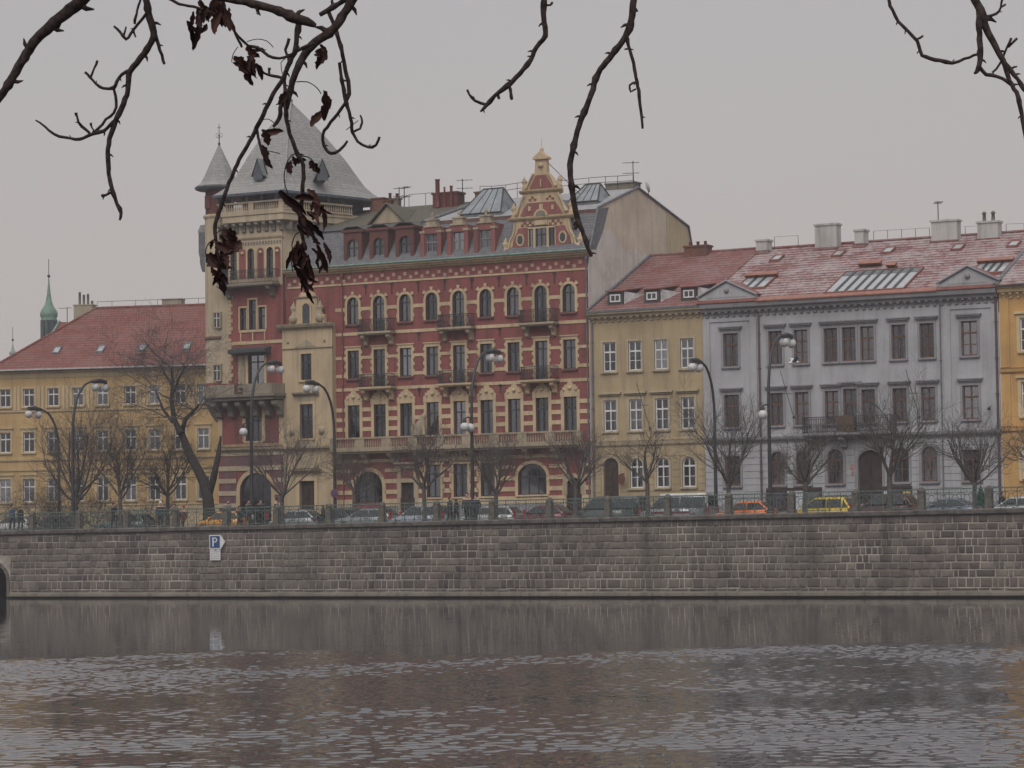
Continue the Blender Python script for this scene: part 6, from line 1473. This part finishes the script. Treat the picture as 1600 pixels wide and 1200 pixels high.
    for xx in (L*.19, L*.79):
        for s in (-1, 1):
            def whl(rs, mt):
                m = MB(); m.loft([[(x0+xx+r*math.cos(t), s*(w-.02)+s*y, R_+r*math.sin(t)) for t in [2*math.pi*i/16 for i in range(16)]] for r, y in rs]); return m
            o = T.part('wheel', whl(((R_*.9,-.2),(R_,-.18),(R_,-.02),(R_*.9,.01),(R_*.62,.012)), TYRE), TYRE); sub(o, 'rim', whl(((R_*.62,-.05),(R_*.6,.02),(R_*.2,.0),(.02,.02)), RIM), RIM)
            T.part('wheel_arch', MB().loft([[(x0+xx+r*math.cos(t), s*(w-.0)+s*y, R_+r*math.sin(t)) for t in [math.pi*i/10 for i in range(11)]] for r, y in ((R_*1.02,.003),(R_*1.15,.003))], True, False, False), PLAST)
    if extra: extra(T, x0, L, w, B, C)
    return T
def roofbars(T, x0, L, w, B, C):
    for s in (-1, 1): T.part('roof_rail', MB().tube([(x0+B[0]+.1,s*w*.62,B[1]+.02),(x0+B[0]+.3,s*w*.62,B[1]+.1),(x0+C[0]-.3,s*w*.62,C[1]+.1),(x0+C[0]-.1,s*w*.62,C[1]+.02)], .025, 5), PLAST)
def taxisign(T, x0, L, w, B, C): T.part('roof_sign', MB().box(x0+B[0]+.3, x0+B[0]+.5, -.35, .35, B[1]+.03, B[1]+.18), PLATE)
def vanroof(T, x0, L, w, B, C): T.part('white_roof', MB().loft([[(x0+x,-w*.66,B[1]+.0),(x0+x,-w*.6,B[1]+.14),(x0+x,w*.6,B[1]+.14),(x0+x,w*.66,B[1])] for x in (B[0]-.1, C[0]-.1)], False), PLATE)
def vanstripe(T, x0, L, w, B, C):
    vanroof(T, x0, L, w, B, C)
    for s in (-1, 1): T.part('side_stripe', MB().box(x0+1.0, x0+L-1.2, s*w*1.0-.006, s*w*1.0+.006, .78, .92), plain('maroon_stripe%d' % s, (.16,.03,.04), .5, obj=True))
CY = 6.4
car('white car at far left edge behind the shrubs', 'hatch', 22, 7.5, (.55,.55,.55)); car('pale green-grey car behind railing left of big tree', 'estate', 196, 8.5, (.22,.26,.26))
car('orange car by the big leaning tree, left of people', 'hatch', 350, CY, (.55,.24,.03), metal=.1, extra=taxisign)
car('light grey small car half hidden by people before tower', 'hatch', 462, CY+1, (.33,.34,.36)); car('silver estate car with red tail light before shop arch', 'estate', 574, CY, (.26,.27,.29), extra=roofbars)
car('silver-blue hatchback behind tree at brick house door', 'mpv', 658, CY, (.36,.39,.46)); car('white estate car with red tail lamp right of middle lamp', 'estate', 766, CY, (.46,.46,.46))
car('dark red car before the big arched window', 'hatch', 848, CY, (.16,.03,.04)); car('dark grey-green van before the ochre house door', 'van', 955, CY, (.10,.115,.11), name='parked_van')
car('silver van with white roof and maroon side stripe', 'van', 1060, CY, (.30,.31,.33), name='parked_van', extra=vanstripe); car('bright orange hatchback before grey house left end', 'hatch', 1164, CY, (.72,.17,.025), metal=.1)
car('yellow people carrier with roof rails before grey house', 'mpv', 1287, CY, (.62,.44,.02), metal=.1, extra=roofbars); car('dark maroon off-roader behind largest tree', 'suv', 1380, CY, (.075,.02,.025))
car('blue-grey saloon before right end of grey house', 'sedan', 1478, CY, (.17,.20,.26)); car('white car before orange house at right edge', 'sedan', 1588, CY, (.55,.56,.57))
car('dark blue car far behind the left trees', 'hatch', 85, 12, (.05,.07,.10)); car('black car behind railing at shop arch left', 'hatch', 520, CY+1.5, (.03,.03,.033))

# ================================================================== people
HAIR = plain('dark_hair', (.03,.022,.018), .8, obj=True)
def cloth_mat(name, top, leg, skin=(.42,.27,.21)):
    mt, nt, N, L, b = _new(name); tcn = N.new('ShaderNodeTexCoord'); s = N.new('ShaderNodeSeparateXYZ'); L.new(tcn.outputs['Object'], s.inputs[0])
    r = N.new('ShaderNodeValToRGB'); r.color_ramp.interpolation = 'CONSTANT'; L.new(_math(nt, 'DIVIDE', s.outputs[2], 1.8), r.inputs[0]); e_ = r.color_ramp.elements
    e_[0].position = 0; e_[0].color = (.02,.02,.02,1); e_[1].position = .06; e_[1].color = (*leg,1)
    q = e_.new(.46); q.color = (*top,1); q = e_.new(.835); q.color = (*skin,1)
    L.new(r.outputs[0], b.inputs['Base Color']); b.inputs['Roughness'].default_value = .9; return mt
def person(label, px_, Y, top, leg, rz=0.0, hat=None, h=1.74, walk=.12, bag=None):
    X = onY(px_, 800, Y).x; s = h*1.03/1.74
    J = {'pel':(0,0,.96),'wst':(0,.01,1.12),'chs':(0,.0,1.34),'nck':(0,-.01,1.49),'hd0':(0,-.02,1.57),'hd1':(0,-.03,1.66),'hd2':(0,-.02,1.73)}
    V = []; E_ = []; Rr = []
    def add(p, r, par=None):
        V.append(tuple(c*s for c in p)); Rr.append(r); 
        if par is not None: E_.append((par, len(V)-1))
        return len(V)-1
    pel = add(J['pel'], (.16,.12)); wst = add(J['wst'], (.155,.115), pel); chs = add(J['chs'], (.185,.125), wst); nk = add(J['nck'], (.062,.062), chs)
    h0 = add(J['hd0'], (.075,.085), nk); h1 = add(J['hd1'], (.085,.10), h0); add(J['hd2'], (.06,.075), h1)
    for sd in (-1, 1):
        st = walk*sd
        hp = add((sd*.10,0,.88), (.095,.095), pel); kn = add((sd*.10,-st*.6-.02,.50), (.068,.068), hp); ak = add((sd*.10,-st+.03,.10), (.045,.05), kn); add((sd*.11,-st-.13,.045), (.045,.035), ak)
        sh = add((sd*.20,0,1.41), (.07,.07), chs); el = add((sd*.27,.05+st*.5,1.13), (.052,.052), sh); wr2 = add((sd*.25,-.08+st,.90), (.04,.04), el); add((sd*.245,-.12+st,.82), (.035,.045), wr2)
    me = bpy.data.meshes.new('person'); me.from_pydata(V, E_, []); me.materials.append(cloth_mat('clothes_'+label.replace(' ','_')[:32], top, leg))
    o = one('person', me, None, label, 'person', 'people on the quay pavement', loc=(X, Y, GZ+.02 if Y < 4.9 else ROAD), rz=rz)
    md = o.modifiers.new('Skin', 'SKIN'); md.use_smooth_shade = True
    for i, r in enumerate(Rr): me.skin_vertices[0].data[i].radius = (r[0]*s*(1.0 if 4 <= i <= 6 else 1.28), r[1]*s*(1.0 if 4 <= i <= 6 else 1.28))
    me.skin_vertices[0].data[0].use_root = True
    sm = o.modifiers.new('Subdivision', 'SUBSURF'); sm.levels = 2; sm.render_levels = 2
    hm = MB(); hm.lathe([(.098*s,1.62*s),(.108*s,1.68*s),(.10*s,1.74*s),(.06*s,1.79*s),(.005,1.80*s)], (0,.012), 10); link('hat' if hat else 'hair', hm.mesh('hair', plain('hat_'+label[:20], hat, .9, obj=True) if hat else HAIR), o)
    fm = MB(); fm.tube([(0,-.115*s,1.64*s),(0,-.135*s,1.615*s)], [.012,.017], 5); link('nose', fm.mesh('nose', plain('skin_'+label[:20], (.42,.27,.21), .7)), o)
    if bag: bm_ = MB(); bm_.loft([[(.24*s+x,-.1+y,z) for x, y in ((-.05,-.16),(.05,-.16),(.05,.16),(-.05,.16))] for z in (.5,.8)], False); link('bag', bm_.mesh('bag', plain('bag_'+label[:20], bag, .8)), o)
    return o
BLK = (.018,.018,.022)
person('person in grey-blue coat and dark hat left of tower arch', 356, 2.2, (.16,.18,.24), (.04,.05,.08), 1.2, (.04,.035,.08), 1.78)
person('person in dark blue coat nearest the tower lamp', 374, 5, (.03,.035,.05), BLK, 1.6); person('person with pale bag before the tower arch', 388, 2.4, (.05,.05,.055), BLK, 1.4, bag=(.4,.4,.4))
person('person in red jacket among the group before tower', 417, 5.2, (.28,.04,.05), (.05,.05,.06), 1.5, h=1.5); person('person in dark coat left of the pair at tree by bay', 407, 2.2, BLK, BLK, 1.0)
person('tall person in black coat beside tree at the bay', 432, 2.0, BLK, BLK, -1.2, h=1.84); person('small person in black near the bay door', 505, 2.5, BLK, BLK, 1.5, h=1.3)
person('person in black, left of four near middle lamp', 703, 2.0, (.025,.025,.028), BLK, 1.5, h=1.62); person('shorter person in black, second of four at middle lamp', 713, 2.3, BLK, BLK, 1.5, h=1.5)
person('tallest person in black coat left of middle lamp post', 730, 1.8, BLK, BLK, .3, h=1.88); person('person in dark navy coat right of middle lamp post', 744, 1.8, (.02,.022,.035), BLK, -.2, h=1.76)
person('person in white hat and dark coat by big tree', 251, 4.6, (.03,.035,.05), BLK, .6, (.6,.6,.6), 1.8); person('person in dark jacket behind railing near left trees', 178, 2.4, BLK, BLK, 1.5)
person('person in maroon jacket right of white-hatted one', 286, 5.2, (.10,.03,.04), BLK, -.4, (.25,.05,.05), 1.85); person('dark-haired person between white hat and maroon jacket', 273, 4.8, (.06,.04,.05), BLK, 0, h=1.6)
person('person with dark head seen over the silver van', 1080, 9.0, (.05,.02,.025), BLK, .4, h=1.9); person('person in black by the orange house corner', 1566, 9.5, BLK, BLK, 1.3, h=1.7)
person('person in blue jacket at far left behind railing', 19, 2.4, (.05,.09,.14), BLK, 1.4); person('person in dark clothes at far left shrub', 32, 2.6, BLK, BLK, 1.2, h=1.6)

# ================================================================== notice boards, wrapped sapling, gull
def board(label, x0, x1, yt, Y, panels):
    a = onY(x0, yt, Y); b = onY(x1, yt, Y); zt = a.z; T = Thing('notice_board', label, 'notice board', ((a.x+b.x)/2, Y, GZ))
    f = MB(); 
    for x in (a.x, b.x-.08): f.box(x, x+.08, Y, Y+.08, GZ, zt)
    f.box(a.x+.08, b.x-.08, Y, Y+.08, zt-.22, zt); T.part('frame', f, WOODD); T.part('back_panel', MB().box(a.x+.08, b.x-.08, Y+.02, Y+.06, GZ+.5, zt-.22), plain('dark_board_'+label[:10], (.05,.03,.035), .8))
    for u0, u1, z0, z1, col in panels:
        w = b.x-a.x; T.part('poster', MB().box(a.x+w*u0, a.x+w*u1, Y-.005, Y+.018, GZ+.5+(zt-GZ-.72)*z0, GZ+.5+(zt-GZ-.72)*z1), plain('poster_%s_%d' % (label[:8], int(u0*100)), col, .6, var=.35, scale=4))
board('dark framed notice board with white poster before grey house', 1197, 1284, 763, 15.9, [(.05,.28,.1,.95,(.06,.05,.07)),(.38,.68,.05,1.0,(.5,.52,.55)),(.74,.95,.3,.9,(.12,.12,.12))])
board('notice board with yellow and white posters behind largest tree', 1377, 1425, 760, 15.9, [(.08,.3,.2,.95,(.5,.5,.48)),(.4,.62,.1,.9,(.06,.06,.07)),(.7,.94,.2,.9,(.45,.36,.10))])
wr3 = Thing('wrapped_shrub', 'slim dark green wrapped conifer beside right tree trunk', 'shrub', tuple(Vector((onY(1533,790,7).x,7,GZ)))); p = onY(1533,790,7)
wr3.part('wrapping', MB().lathe([(.12,0),(.3,.25),(.32,.7),(.22,1.3),(.1,1.7),(.01,1.85)], (p.x,7), 9, False, GZ), plain('dark_green_net', (.02,.06,.045), .9)); wr3.part('stem', MB().bar((p.x,7,GZ-.1),(p.x,7,GZ+.3),.05), BARK)
g = deep(1240, 567, 120); gu = Thing('gull', 'white gull in flight before the grey facade', 'bird', tuple(g)); wm = plain('gull_white', (.62,.62,.62), .7, obj=True); gm_ = plain('gull_grey', (.3,.31,.33), .7, obj=True)
ax = Vector((.8,.6,0)); sd_ = Vector((-.6,.8,0)); up_ = Vector((0,0,1))
gu.part('body', MB().tube([g-ax*.24, g-ax*.14, g, g+ax*.14+up_*.02, g+ax*.21+up_*.04, g+ax*.27+up_*.02], [.02,.06,.08,.06,.045,.01], 8), wm)
for s in (-1, 1): gu.part('wing', MB().loft([[g+ax*.10+sd_*s*.05, g-ax*.12+sd_*s*.05, g-ax*.12+sd_*s*.05+up_*.02, g+ax*.1+sd_*s*.05+up_*.03],[g+ax*.16+sd_*s*.3+up_*.2, g-ax*.04+sd_*s*.3+up_*.2, g-ax*.04+sd_*s*.3+up_*.215, g+ax*.16+sd_*s*.3+up_*.22],[g+ax*.0+sd_*s*.62+up_*.26, g-ax*.05+sd_*s*.62+up_*.26, g-ax*.05+sd_*s*.62+up_*.265, g+sd_*s*.62+up_*.265]], True), gm_ if s < 0 else wm)
gu.part('tail', MB().slab([(g-ax*.22)-sd_*.03, (g-ax*.22)+sd_*.03, (g-ax*.36)+sd_*.07, (g-ax*.36)-sd_*.07], g.z-.01, g.z+.005), wm)

# ================================================================== overhanging branches of a tree on the near bank
NT = Thing('riverside_tree', 'bare dark branches with a few dead leaves hanging into the picture top', 'tree', tuple(CAM - _h*2.5 - _r*3.4 + Vector((0,0,1.9-HC))))
ND = 8.0
rb = random.Random(4)
BR = [  # sight points (x, y, thickness) of each bough, near depth offset
 (0, [(-26,190,13),(0,152,14),(17,126,15),(38,90,17),(58,61,18),(96,26,20),(128,0,21),(160,-40,23)]),
 (.3,[(230,-40,13),(228,-8,12),(232,20,12),(240,50,12),(237,65,11),(220,90,10),(203,112,10),(200,140,9),(190,170,9),(178,195,9),(170,225,8.5),(169,255,8),(172,285,7.5),(180,310,7),(189,333,6.5),(187,344,4)]),
 (.3,[(240,50,7),(250,78,6),(257,100,5)]),
 (.3,[(204,110,7),(190,116,6),(183,128,6),(177,137,6),(162,138,5),(150,131,4.5),(140,119,4.5),(133,113,5)]), (.3,[(142,121,4),(147,108,3.5),(152,95,5)]), (.3,[(178,137,5),(182,158,5),(178,176,5),(165,187,5),(155,200,5),(145,207,5)]),
 (.3,[(178,190,6),(162,204,6),(145,209,6),(125,218,6),(110,216,5),(85,210,5),(70,198,4),(56,188,3)]), (.3,[(141,208,5),(128,198,5),(120,183,4),(119,176,6)]), (.3,[(148,206,3),(143,198,3),(142,193,5)]),
 (.3,[(228,22,5),(215,38,5),(205,52,5),(197,61,6),(188,50,4.5),(178,41,4)]), (.3,[(210,37,4),(213,22,4),(221,-6,4),(224,-40,5)]), (.3,[(208,44,4),(212,58,3)]), (.3,[(193,55,4),(197,42,3)]), (.3,[(174,300,4),(166,304,4),(160,306,7)]),
 (-.3,[(230,-40,12),(290,-18,11),(340,-4,11),(384,4,11),(410,9,12),(436,17,14),(460,28,17),(480,34,15),(493,40,8)]), (-.3,[(400,8,8),(402,16,4),(403,23,2)]),
 (0, [(590,-60,20),(566,-26,18),(551,0,16),(538,20,15),(525,41,15),(507,56,15),(486,72,16),(471,93,14),(462,113,13),(455,134,11),(451,156,9),(449,171,5)]),
 (-.2,[(467,34,12),(464,56,9),(460,82,9),(452,98,8),(447,112,8)]), (-.1,[(452,60,6),(446,78,5),(450,90,4),(451,98,4)]),
 (-.1,[(455,92,8),(450,105,8),(442,123,8),(427,147,8),(412,178,8),(401,199,8),(390,221,7),(377,243,7),(361,278,7),(349,310,7),(342,332,7),(336,355,7),(337,373,6),(340,395,5),(345,411,4)]),
 (.1,[(447,112,6),(445,126,6),(446,165,7),(449,195,7),(458,223,7),(466,242,7),(474,258,7),(474,278,7),(472,310,7),(469,346,7),(474,377,6),(478,391,5)]),
 (0, [(452,140,7),(440,162,8),(437,184,8),(427,198,5)]), (0,[(401,199,5),(403,215,5),(408,235,4),(411,243,4)]),
 (.1,[(501,23,8),(514,15,9),(536,2,9),(552,-12,8)]), (.1,[(514,18,7),(523,43,7),(532,72,7),(538,102,7),(544,126,7),(545,147,7),(540,160,7)]), (.1,[(531,98,6),(533,118,6),(537,140,6),(540,160,6)]),
 (.1,[(540,160,6),(523,184,6),(507,204,6),(504,219,6),(510,234,6),(518,240,6),(531,234,5),(543,220,4)]), (.1,[(541,160,6),(548,184,6),(551,206,6),(559,221,5),(575,230,5),(588,227,5),(593,214,5)]), (.1,[(551,206,4),(562,201,4),(566,191,4),(563,180,3)]), (.1,[(541,203,1.4),(551,195,1.4),(560,188,1.4)]),
 (-.2,[(240,-14,6),(280,6,5),(302,11,5),(336,22,5),(352,32,5),(367,50,5),(382,67,5),(393,76,5)]), (-.2,[(366,48,4),(372,62,4),(378,74,4)]), (-.2,[(388,72,5),(403,74,6),(419,87,5),(436,91,5),(451,87,5),(475,74,6),(490,68,6)]), (0,[(408,110,6),(414,115,4),(426,118,5),(442,122,5)]), (0,[(420,114,3),(421,107,6)]),
 (-.2,[(386,65,1.5),(401,61,1.5),(417,64,1.5),(427,74,1.5)]), (0,[(463,128,1.8),(481,128,1.8),(495,137,1.8),(502,147,1.8)]), (-.2,[(372,73,1.5),(364,85,1.5),(362,97,1.5)]), (0,[(446,92,1.5),(439,98,1.5),(441,115,1.5)]), (0,[(412,187,1.5),(420,186,1.5),(428,192,1.5)]),
 (.1,[(464,240,2),(455,243,2),(447,258,2),(444,282,2),(450,303,2)]), (.1,[(466,244,2),(480,245,2),(490,253,2),(492,266,2)]), (-.1,[(338,372,2),(326,380,2),(321,394,2),(324,404,2)]), (-.1,[(338,365,2),(346,359,2),(356,361,2),(364,368,2)]), (.1,[(470,362,2),(462,366,2),(457,378,2),(456,386,2)]), (.1,[(408,240,1.6),(420,236,1.6),(437,240,1.6)]), (.1,[(411,243,1.6),(414,262,1.6),(418,272,1.6)]), (.1,[(457,386,2),(456,410,2),(457,425,2)]),
 (.2,[(856,-40,11),(851,-5,9),(849,21,9),(852,56,9),(838,73,8),(829,94,8),(812,115,8),(794,133,8),(773,150,7),(760,165,7),(751,174,4)]), (.2,[(759,164,5),(742,157,5),(734,148,4),(730,140,4)]), (.2,[(796,134,5),(798,146,5),(800,156,5)]), (.2,[(852,8,4),(860,8,4),(863,4,4)]), (.2,[(778,148,5),(780,154,5)]), (.2,[(832,88,4),(824,88,2)]), (.2,[(742,157,3),(740,151,2)]),
 (.4,[(994,-40,14),(990,0,12),(987,31,12),(976,59,11),(952,91,10),(934,115,10),(924,147,10),(910,182,10),(898,220,10),(891,259,10),(894,298,10),(901,336,10),(910,361,8),(924,401,5)]), (.4,[(979,56,7),(982,70,6),(987,87,6),(994,122,6),(999,150,6),(1004,201,4)]), (.4,[(994,128,4),(984,133,4),(986,143,4),(994,139,3)]), (.4,[(903,345,8),(899,358,6)]), (.4,[(990,10,5),(996,18,4)]), (.4,[(984,76,4),(976,77,3)]),
 (.1,[(1386,-40,8),(1389,0,6),(1391,9,6),(1404,33,6),(1419,49,6),(1433,64,6),(1441,86,7),(1468,95,7),(1488,98,6),(1507,92,5),(1527,85,5)]), (.1,[(1433,61,4),(1442,56,4)]), (.1,[(1415,46,3),(1414,53,2)]),
 (0, [(1508,-40,15),(1523,0,14),(1532,15,15),(1538,37,14),(1552,66,11),(1567,95,10),(1578,127,8),(1591,152,8),(1600,202,7),(1608,240,6)]), (0,[(1530,12,12),(1530,46,10),(1532,82,9),(1529,108,9),(1522,115,4)]), (0,[(1531,104,7),(1541,116,7),(1558,119,6),(1573,126,6),(1582,134,6)]), (0,[(1551,113,4),(1563,99,4),(1573,75,4),(1580,60,5)]), (0,[(1575,74,4),(1589,60,5)]), (0,[(1543,26,6),(1556,22,5),(1564,11,4),(1568,-20,4)]), (0,[(1565,11,3),(1571,7,4)]), (0,[(1568,95,8),(1585,117,7),(1600,139,7),(1616,160,7)]), (0,[(1580,106,4),(1589,104,3)]),
]
for dz, pts in BR:
    d = ND+dz; ps = []; rr = []; q = [pts[0]] + list(pts) + [pts[-1]]
    def cr(k, i, t):                                 # smooth run through the points
        a, b, c, e_ = (q[i+j][k] for j in range(4)); return .5*((2*b) + (c-a)*t + (2*a-5*b+4*c-e_)*t*t + (3*b-a-3*c+e_)*t*t*t)
    for i in range(len(pts)-1):                      # knotty: subdivide with small jogs and nodes
        (x0, y0, w0), (x1, y1, w1) = pts[i], pts[i+1]; n = max(2, int(math.hypot(x1-x0, y1-y0)/7))
        for k in range(n):
            t = k/n; j = .7 if w0 > 3 else .1; ps.append(deep(cr(0,i,t)+rb.uniform(-j,j), cr(1,i,t)+rb.uniform(-j,j), d+rb.uniform(-.006,.006)))
            bump_ = rb.uniform(1.15,1.35) if (w0 > 3.5 and rb.random() < .10) else rb.uniform(.92,1.06); rr.append((w0+(w1-w0)*t)/2.15/FPX*d*bump_)
    ps.append(deep(pts[-1][0], pts[-1][1], d)); rr.append(pts[-1][2]/2.3/FPX*d)
    NT.part('twig' if max(p[2] for p in pts) < 9 else 'branch', MB().tube(ps, rr, 8), BARKF)
    if max(p[2] for p in pts) > 5:                    # buds and spur stubs
        for k in range(3, len(ps)-1, 7):
            t = (ps[k+1]-ps[k-1]).normalized(); s = t.cross(_f).normalized()*(1 if rb.random() < .5 else -1); r = rr[k]
            NT.part('bud', MB().tube([ps[k], ps[k]+s*r*1.5+t*r*.5, ps[k]+s*r*2.3+t*r*1.3], [r*.55,r*.42,r*.12], 5), BARKF)
# boughs above the picture that carry them, back to the trunk on the bank
tb = NT.o.location; top = Vector((tb.x, tb.y, 8.2))
NT.part('trunk', MB().tube([tb, tb+Vector((.05,.1,2)), tb+Vector((.1,.2,4.5)), top], [.42,.34,.30,.24], 12), BARKF)
def bough(targets, w):
    a = top - Vector((0,0,w*8)); b = deep(*targets[0]); mid = a.lerp(b, .55)+Vector((0,0,.9)); pts = [a, mid] + [deep(*t) for t in targets]
    NT.part('bough', MB().tube(pts, [w*2, w*1.5] + [w*(1-.5*i/len(targets)) for i in range(len(targets))], 8), BARKF)
bough([(-60,-200,7.6),(160,-40,8.0)], .05); bough([(100,-160,7.9),(226,-60,8.2),(250,-30,7.9)], .04)
bough([(420,-230,7.8),(592,-64,8.0),(860,-60,8.2)], .05); bough([(600,-260,7.8),(994,-44,8.4)], .045); bough([(1000,-320,7.6),(1386,-44,8.1),(1508,-44,8.0)], .05)

# dead leaves, each curled differently
def leaf(x, y, L, W_, ang, seed, d):
    r = random.Random(seed); u = FPX/d; L_, w = L/u, W_/u; n, k = 11, 6
    ca, sa = math.cos(ang), math.sin(ang); ax = (_ra*ca - _ua*sa); sx_ = (_ra*sa + _ua*ca); nz_ = -_f; c = deep(x, y, d)
    curl = r.uniform(-1.9,1.9); fold = r.uniform(.7,1.7); tw = r.uniform(-1.2,1.2); rings = []
    for i in range(n+1):
        t = i/n; ww = w*(math.sin(math.pi*min(1,t*.95+.04))**.8)*(1+.20*math.sin(i*1.9+seed)+.12*math.sin(i*4.3+seed*2)); a = (t-.5)*curl
        ctr = c + ax*(L_*(t-.5)*math.cos(a*.5)) + nz_*(L_*.35*math.sin(a)) + sx_*(L_*.12*math.sin(t*3+seed)); row = []
        for j in range(k+1):
            v = j/k*2-1; th = tw*(t-.5); o = sx_*(v*.5*ww*math.cos(fold*abs(v)*.6)) + nz_*(abs(v)**1.3*ww*.5*fold)
            o = o*math.cos(th) + ax*(v*ww*.25*math.sin(th)); row.append(ctr + o + nz_*r.uniform(-.002,.002) + ax*r.uniform(-.06,.06)*L_*abs(v))
        rings.append(row)
    m = MB(); m.loft(rings, True, False, False); m.loft([[p-nz_*.0015 for p in row] for row in rings], True, False, False); NT.part('dead_leaf', m, LEAFM)
LV = [(318,18,34,14,1.3,-.2),(328,14,36,13,1.8,-.2),(300,34,30,10,1.5,-.2),(342,34,44,15,1.6,-.2),(350,8,36,16,1.2,-.2),(360,36,34,12,1.3,-.2),(382,110,44,15,.8,-.2),(404,112,26,12,1.2,-.2),(498,96,24,14,1.7,0),(512,172,34,12,1.7,0),(333,408,28,16,.8,-.1),(357,366,26,16,.9,-.1),(348,432,26,10,1.2,-.1),(296,52,38,12,1.45,-.2),(305,56,44,12,1.6,-.2),(313,30,30,14,1.2,-.2),(322,24,28,14,1.7,-.2),(345,18,46,18,1.4,-.2),(354,28,42,16,1.5,-.2),(338,26,40,12,1.7,-.2),(376,104,34,18,.75,-.2),(386,114,40,16,.9,-.2),(398,104,28,14,1.3,-.2),(396,80,26,12,.9,-.2),(405,78,18,9,.3,-.2),
 (500,88,26,18,1.4,0),(505,82,26,10,1.1,0),(508,165,44,16,1.35,0),(498,185,36,14,2.0,0),(512,158,26,8,1.2,0),(428,205,28,12,.2,-.1),(416,215,24,18,1.5,-.1),(441,152,20,14,2.2,0),(414,240,26,12,1.0,.1),(419,252,24,10,.8,.1),(455,262,22,14,1.5,.1),(468,250,20,12,.2,.1),(491,262,24,14,1.2,.1),(459,252,16,8,1.4,.1),
 (361,374,34,22,1.2,-.1),(368,388,26,18,2.0,-.1),(352,385,28,14,.2,-.1),(337,402,30,24,.4,-.1),(347,416,34,14,.5,-.1),(342,442,40,15,1.3,-.1),(338,432,30,14,1.8,-.1),(331,382,14,8,1.6,-.1),(351,396,22,9,1.7,-.1),(344,405,24,10,1.4,-.1),
 (458,316,52,20,1.0,.1),(462,332,40,16,1.1,.1),(478,312,32,18,.1,.1),(490,308,34,16,.6,.1),(498,328,44,12,1.3,.1),(507,325,32,9,.6,.1),(481,352,42,22,1.3,.1),(493,360,38,18,1.1,.1),(503,342,40,10,1.5,.1),
 (462,395,36,26,1.5,.1),(455,402,38,12,1.7,.1),(479,408,56,20,1.3,.1),(487,418,40,16,1.5,.1),(504,404,46,20,1.55,.1),(510,396,34,12,1.4,.1),(469,438,50,16,1.0,.1),(480,455,44,12,.85,.1),(486,434,26,8,.4,.1)]
rl_ = random.Random(31)
for cx, cy, sx, sy, n, dz in ((352,382,14,16,6,-.1),(341,418,9,26,6,-.1),(488,335,16,34,9,.1),(474,405,16,30,9,.1),(502,395,8,24,4,.1),(478,448,8,14,3,.1),(345,22,12,18,6,-.2),(308,34,12,18,5,-.2),(390,104,12,14,4,-.2)):
    LV += [(cx+rl_.gauss(0,.55)*sx, cy+rl_.gauss(0,.55)*sy, rl_.uniform(15,26), rl_.uniform(6,11), rl_.uniform(.7,2.2), dz) for _ in range(n)]
for i, (x, y, L, W_, a, dz) in enumerate(LV): leaf(x, y, L*1.06, W_*(1.15 if x < 440 or y < 290 else .92), a, 100+i, ND+dz+rb.uniform(-.06,.06))
# ------------------------------------------------------------------ winter haze over river and town
hz = bpy.data.materials.new('winter_haze'); hz.use_nodes = True; hn = hz.node_tree.nodes
hn.remove(hn['Principled BSDF']); pv_ = hn.new('ShaderNodeVolumePrincipled'); hz.node_tree.links.new(pv_.outputs[0], hn['Material Output'].inputs['Volume'])
pv_.inputs['Color'].default_value = (.81,.79,.83,1); pv_.inputs['Density'].default_value = 0.00044; pv_.inputs['Anisotropy'].default_value = 0.0
HZ = MB().box(-1600, 1600, -1000, 3100, -2.5, 60); one('haze', HZ, hz, kind='stuff')
